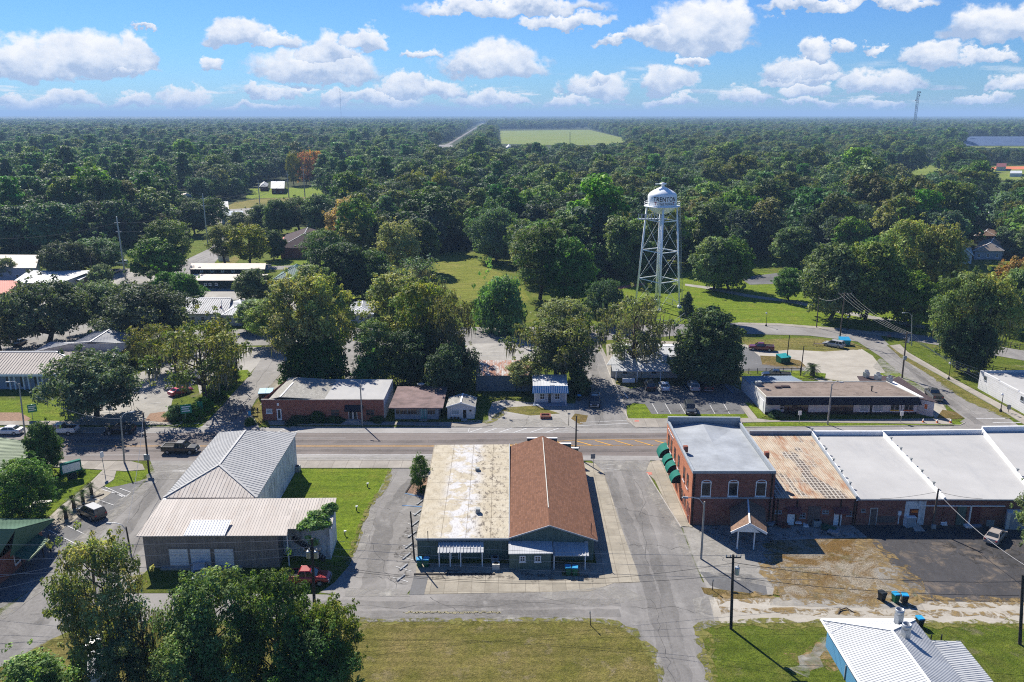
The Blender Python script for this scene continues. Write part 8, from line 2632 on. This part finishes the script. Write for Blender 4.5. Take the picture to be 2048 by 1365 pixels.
forest_kind('olive',104,21,8.5,4,'tall',36,2.3,170,.52,'w_olive',.3,(4,3,.2))
forest_kind('dark',105,17,9,2,'round',34,2.6,190,.55,'w_dark')
forest_kind('ash',107,19,9,4,'tall',30,2.2,110,.5,'w_ash',.3,(7,3,.22))
forest_kind('tall',108,24,8,5,'tall',34,2.5,180,.55,'w_mid')
forest_kind('pine',106,25,5,12,'top',22,1.9,180,.5,'w_pine')
def inside(poly,x,y):
 c=False
 n=len(poly)
 j=n-1
 for i in range(n):
  if(poly[i][1]>y)!=(poly[j][1]>y)and x<(poly[j][0]-poly[i][0])*(y-poly[i][1])/(poly[j][1]-poly[i][1])+poly[i][0]:
   c=not c
  j=i
 return c
OPEN=[[(866,298),(870,288),(893,282),(978,236),(988,236),(925,282),(905,297)],[(1000,291),(997,259),(1178,257.5),(1264,281),(1240,288),(1120,288)],[(430,440),(436,406),(470,398),(515,362),(572,360),(650,372),(650,402),(520,418),(490,440)],[(1785,347),(1800,331),(1895,330),(1902,336),(1850,352)],[(1962,340),(1955,331),(2300,330),(2300,360),(2000,358)],[(1922,296),(1926,280.5),(2300,280),(2300,297)],[(550,515),(552,478),(600,456),(664,460),(664,515)],[(1950,447),(1950,420),(1995,420),(1995,447)],[(1945,480),(1950,455),(1995,455),(1990,480)],[(1902,526),(1902,488),(1952,488),(1952,542),(1906,542)],[(1950,504),(1962,480),(2016,478),(2008,504)],[(1756,472),(1764,454),(1802,454),(1802,474)],[(862,505),(890,508),(935,508),(1012,545),(1034,562),(1020,595),(896,585)],[(368,540),(400,497),(440,468),(474,488),(430,545)],[(1004,301),(1008,288),(1026,288),(1026,301)],[(1060,304),(1062,296),(1102,296),(1102,304)],[(1148,304),(1148,298),(1212,298),(1212,304)],[(356,397),(358,384),(396,384),(394,398)]]
BND=[(-400,505),(100,508),(200,500),(330,485),(345,465),(360,432),(430,408),(520,400),(640,402),(660,432),(680,470),(700,520),(860,520),(890,495),(1000,512),(1060,555),(1130,572),(1250,556),(1380,540),(1480,526),(1600,518),(1750,540),(1900,528),(2048,522),(2500,560)]
bx,by=[p[0]for p in BND],[p[1]for p in BND]
RF=np.random.default_rng(77)
def fits(x,y,H,R,margin=True):
 px,py=PR((x,y,0))
 if py>np.interp(px,bx,by):
  return False
 for poly in OPEN:
  if inside(poly,px,py):
   return False
  if margin:
   for z,s in((.35,0),(.65,0),(.92,0),(.6,-.85),(.6,.85)):
    qx,qy=PR((x+s*R,y,z*H))
    if inside(poly,qx,qy):
     return False
 return True
def choose(x,y):
 n=mnoise.noise(V((x/140,y/190,3.1)))
 w={'oak':2.6,'grey':2.2,'mid':1.8,'olive':1.3,'dark':1.4,'pine':.7,'ash':1.1,'tall':1.2}
 if x<-80:
  w['grey']+=1.5;w['pine']+=1.6;w['dark']+=.8;w['olive']-=.6
 if x>40:
  w['olive']+=1.6;w['mid']+=.8
 if n>.15:
  w['olive']*=2;w['mid']*=1.5
 if n<-.15:
  w['grey']*=2;w['oak']*=1.4
 k=list(w)
 p=np.array([max(.05,w[q])for q in k])
 return k[RF.choice(len(k),p=p/p.sum())]
cands=[]
y=225.0
while y<1500:
 sp=11.5 if y<600 else 12.5
 half=.66*y+40
 x=-half+RF.uniform(0,sp)
 while x<half:
  cx,cy=x+RF.uniform(-3,3),y+RF.uniform(-3,3)
  x+=sp*RF.uniform(.8,1.25)
  k=choose(cx,cy)
  sc=RF.uniform(.55,1.15)*(1.25 if RF.uniform()<.12 else 1)
  if cy>420 and mnoise.noise(V((cx/60,cy/110,7.7)))<-.5:
   continue
  Hn={'pine':25,'olive':21,'mid':20,'tall':24}.get(k,18)*sc
  if fits(cx,cy,Hn,8*sc):
   cands.append((cx,cy,k,sc,Hn))
 y+=sp*.92
def in_frame(c):
 px,py=PR((c[0],c[1],c[4]*.7))
 return-10<px<2058
near=[c for c in sorted(cands,key=lambda c:c[1])if in_frame(c)][:205]
nid=set(id(c)for c in near)
rest=[c for c in cands if id(c)not in nid]
WL={'oak':'dark green broad crowned oak in the near rows of the wood beyond the town','grey':'greyish green broad crowned oak in the near rows of the wood beyond the town','mid':'mid green round crowned tree in the near rows of the wood beyond the town','olive':'tall olive yellow mossy tree in the near rows of the wood beyond the town','dark':'very dark rounded tree in the near rows of the wood beyond the town','pine':'slim pine with a high crown in the near rows of the wood beyond the town','ash':'thin grey mossy tree in the near rows of the wood beyond the town','tall':'very tall mid green tree rising over the near rows of the wood beyond the town'}
for cx,cy,k,sc,Hn in near:
 ent=LIB['~'+k][0]
 s3=(sc*RF.uniform(.85,1.15),sc*RF.uniform(.85,1.15),sc)
 tint=tuple(RF.uniform(.85,1.15)*q for q in(1,1,1))
 if not ent[3]:
  ent[3]=True
  o=ent[0]
  o.location=(cx,cy,0);o.scale=s3
 else:
  o=copy_thing(ent[0],(cx,cy,0),RF.uniform(0,6.28),None,s3,tint)
 o['label']=WL[k];o['category']='tree';o['group']='woodland trees, '+k+' kind' if False else{'oak':'dark green oaks of the wood','grey':'greyish oaks of the wood','mid':'mid green trees of the wood','olive':'olive mossy trees of the wood','dark':'very dark trees of the wood','pine':'slim pines of the wood','ash':'thin grey mossy trees of the wood','tall':'tallest trees of the wood'}[k]
KEYS=['oak','grey','mid','olive','dark','pine','ash','tall']
CROWNS=[]
for k in KEYS:
 r=LIB['~'+k][0][0]
 CROWNS.append([c for c in r.children if c.name.startswith('crown')][0])
def scatter(name,pts,label):
 """one object of many crowns: a point cloud with the wood's own crowns set on its points"""
 me=bpy.data.meshes.new(name)
 n=len(pts)
 me.vertices.add(n)
 A=np.array([(p[0],p[1],p[2])for p in pts],dtype=np.float32)
 me.vertices.foreach_set('co',A.ravel())
 for nm,typ,dat in(('kind_id','INT',np.array([p[3]for p in pts],dtype=np.int32)),):
  at=me.attributes.new(nm,typ,'POINT');at.data.foreach_set('value',dat)
 for nm,dat in(('size',np.array([p[4]for p in pts],dtype=np.float32)),('turn',np.array([(0,0,p[5])for p in pts],dtype=np.float32))):
  at=me.attributes.new(nm,'FLOAT_VECTOR','POINT');at.data.foreach_set('vector',dat.ravel())
 o=bpy.data.objects.new(name,me)
 COL.objects.link(o)
 ng=bpy.data.node_groups.new(name+'_scatter','GeometryNodeTree')
 ng.interface.new_socket('Geometry',in_out='INPUT',socket_type='NodeSocketGeometry')
 ng.interface.new_socket('Geometry',in_out='OUTPUT',socket_type='NodeSocketGeometry')
 gi,go=ng.nodes.new('NodeGroupInput'),ng.nodes.new('NodeGroupOutput')
 iop=ng.nodes.new('GeometryNodeInstanceOnPoints')
 jn=ng.nodes.new('GeometryNodeJoinGeometry')
 for cobj in reversed(CROWNS):
  oi=ng.nodes.new('GeometryNodeObjectInfo')
  oi.transform_space='ORIGINAL'
  oi.inputs['Object'].default_value=cobj
  oi.inputs['As Instance'].default_value=True
  ng.links.new(oi.outputs['Geometry'],jn.inputs[0])
 def attr(nm,dt):
  a_=ng.nodes.new('GeometryNodeInputNamedAttribute')
  a_.data_type=dt
  a_.inputs['Name'].default_value=nm
  return[s for s in a_.outputs if s.enabled][0]
 ng.links.new(gi.outputs[0],iop.inputs['Points'])
 ng.links.new(jn.outputs[0],iop.inputs['Instance'])
 iop.inputs['Pick Instance'].default_value=True
 ng.links.new(attr('kind_id','INT'),iop.inputs['Instance Index'])
 ng.links.new(attr('size','FLOAT_VECTOR'),iop.inputs['Scale'])
 ng.links.new(attr('turn','FLOAT_VECTOR'),iop.inputs['Rotation'])
 ng.links.new(iop.outputs[0],go.inputs[0])
 md=o.modifiers.new('scatter','NODES')
 md.node_group=ng
 return stuff(o,label)
pts=[(c[0],c[1],0,KEYS.index(c[2]),(c[3]*RF.uniform(.85,1.2),c[3]*RF.uniform(.85,1.2),c[3]),RF.uniform(0,6.28))for c in rest]
scatter('forest',pts,'wood of oaks and pines stretching from the town to the far fields')
pts=[]
y=1500.0
while y<5600:
 sp=16+(y-1500)*.0022
 half=.65*y+60
 n=int(2*half/sp)
 xs=-half+(np.arange(n)+RF.uniform(0,1,n))*sp
 for x in xs:
  dn=mnoise.noise(V((x/420,y/300,9.7)))
  if dn<-.42:
   continue
  sc=RF.uniform(.8,1.3)
  if fits(x,y,18*sc,11*sc):
   k=KEYS.index(choose(x,y))
   pts.append((x,y+RF.uniform(-5,5),0,k,(sc*1.2,sc*1.2,sc),RF.uniform(0,6.28)))
 y+=sp
while y<17000:
 sp=40+(y-5600)*.012
 half=.65*y+60
 n=int(2*half/sp)
 xs=-half+(np.arange(n)+RF.uniform(0,1,n))*sp
 for x in xs:
  if mnoise.noise(V((x/1500,y/500,4.7)))<-.35:
   continue
  pts.append((x,y+RF.uniform(-12,12),0,int(RF.integers(5)),(sp/14,sp/14,RF.uniform(.8,1.2)),RF.uniform(0,6.28)))
 y+=sp*.9
scatter('distant_forest',pts,'far wooded plain fading to the horizon')
print('forest',len(near),len(rest),len(pts))
for k,lst in LIB.items():
 for ent in lst:
  if not ent[3]:
   print('UNUSED',k)
   for ch in list(ent[0].children):
    bpy.data.objects.remove(ch)
   bpy.data.objects.remove(ent[0])
bpy.context.view_layer.update()
m=MB()
m.hexa([V((-26000,-400,-1)),V((26000,-400,-1)),V((26000,40000,-1)),V((-26000,40000,-1))],[V((-26000,-400,135)),V((26000,-400,135)),V((26000,40000,135)),V((-26000,40000,135))])
hm=bpy.data.materials.new('haze')
hm.use_nodes=True
hm.node_tree.nodes.clear()
pv=hm.node_tree.nodes.new('ShaderNodeVolumePrincipled')
pv.inputs['Color'].default_value=(0.44,0.67,1.0,1)
pv.inputs['Density'].default_value=0.000125
pv.inputs['Anisotropy'].default_value=0.0
ho=hm.node_tree.nodes.new('ShaderNodeOutputMaterial')
hm.node_tree.links.new(pv.outputs[0],ho.inputs['Volume'])
MATS['haze']=hm
stuff(m.build('haze','haze'),'thin bluish air over the plain')
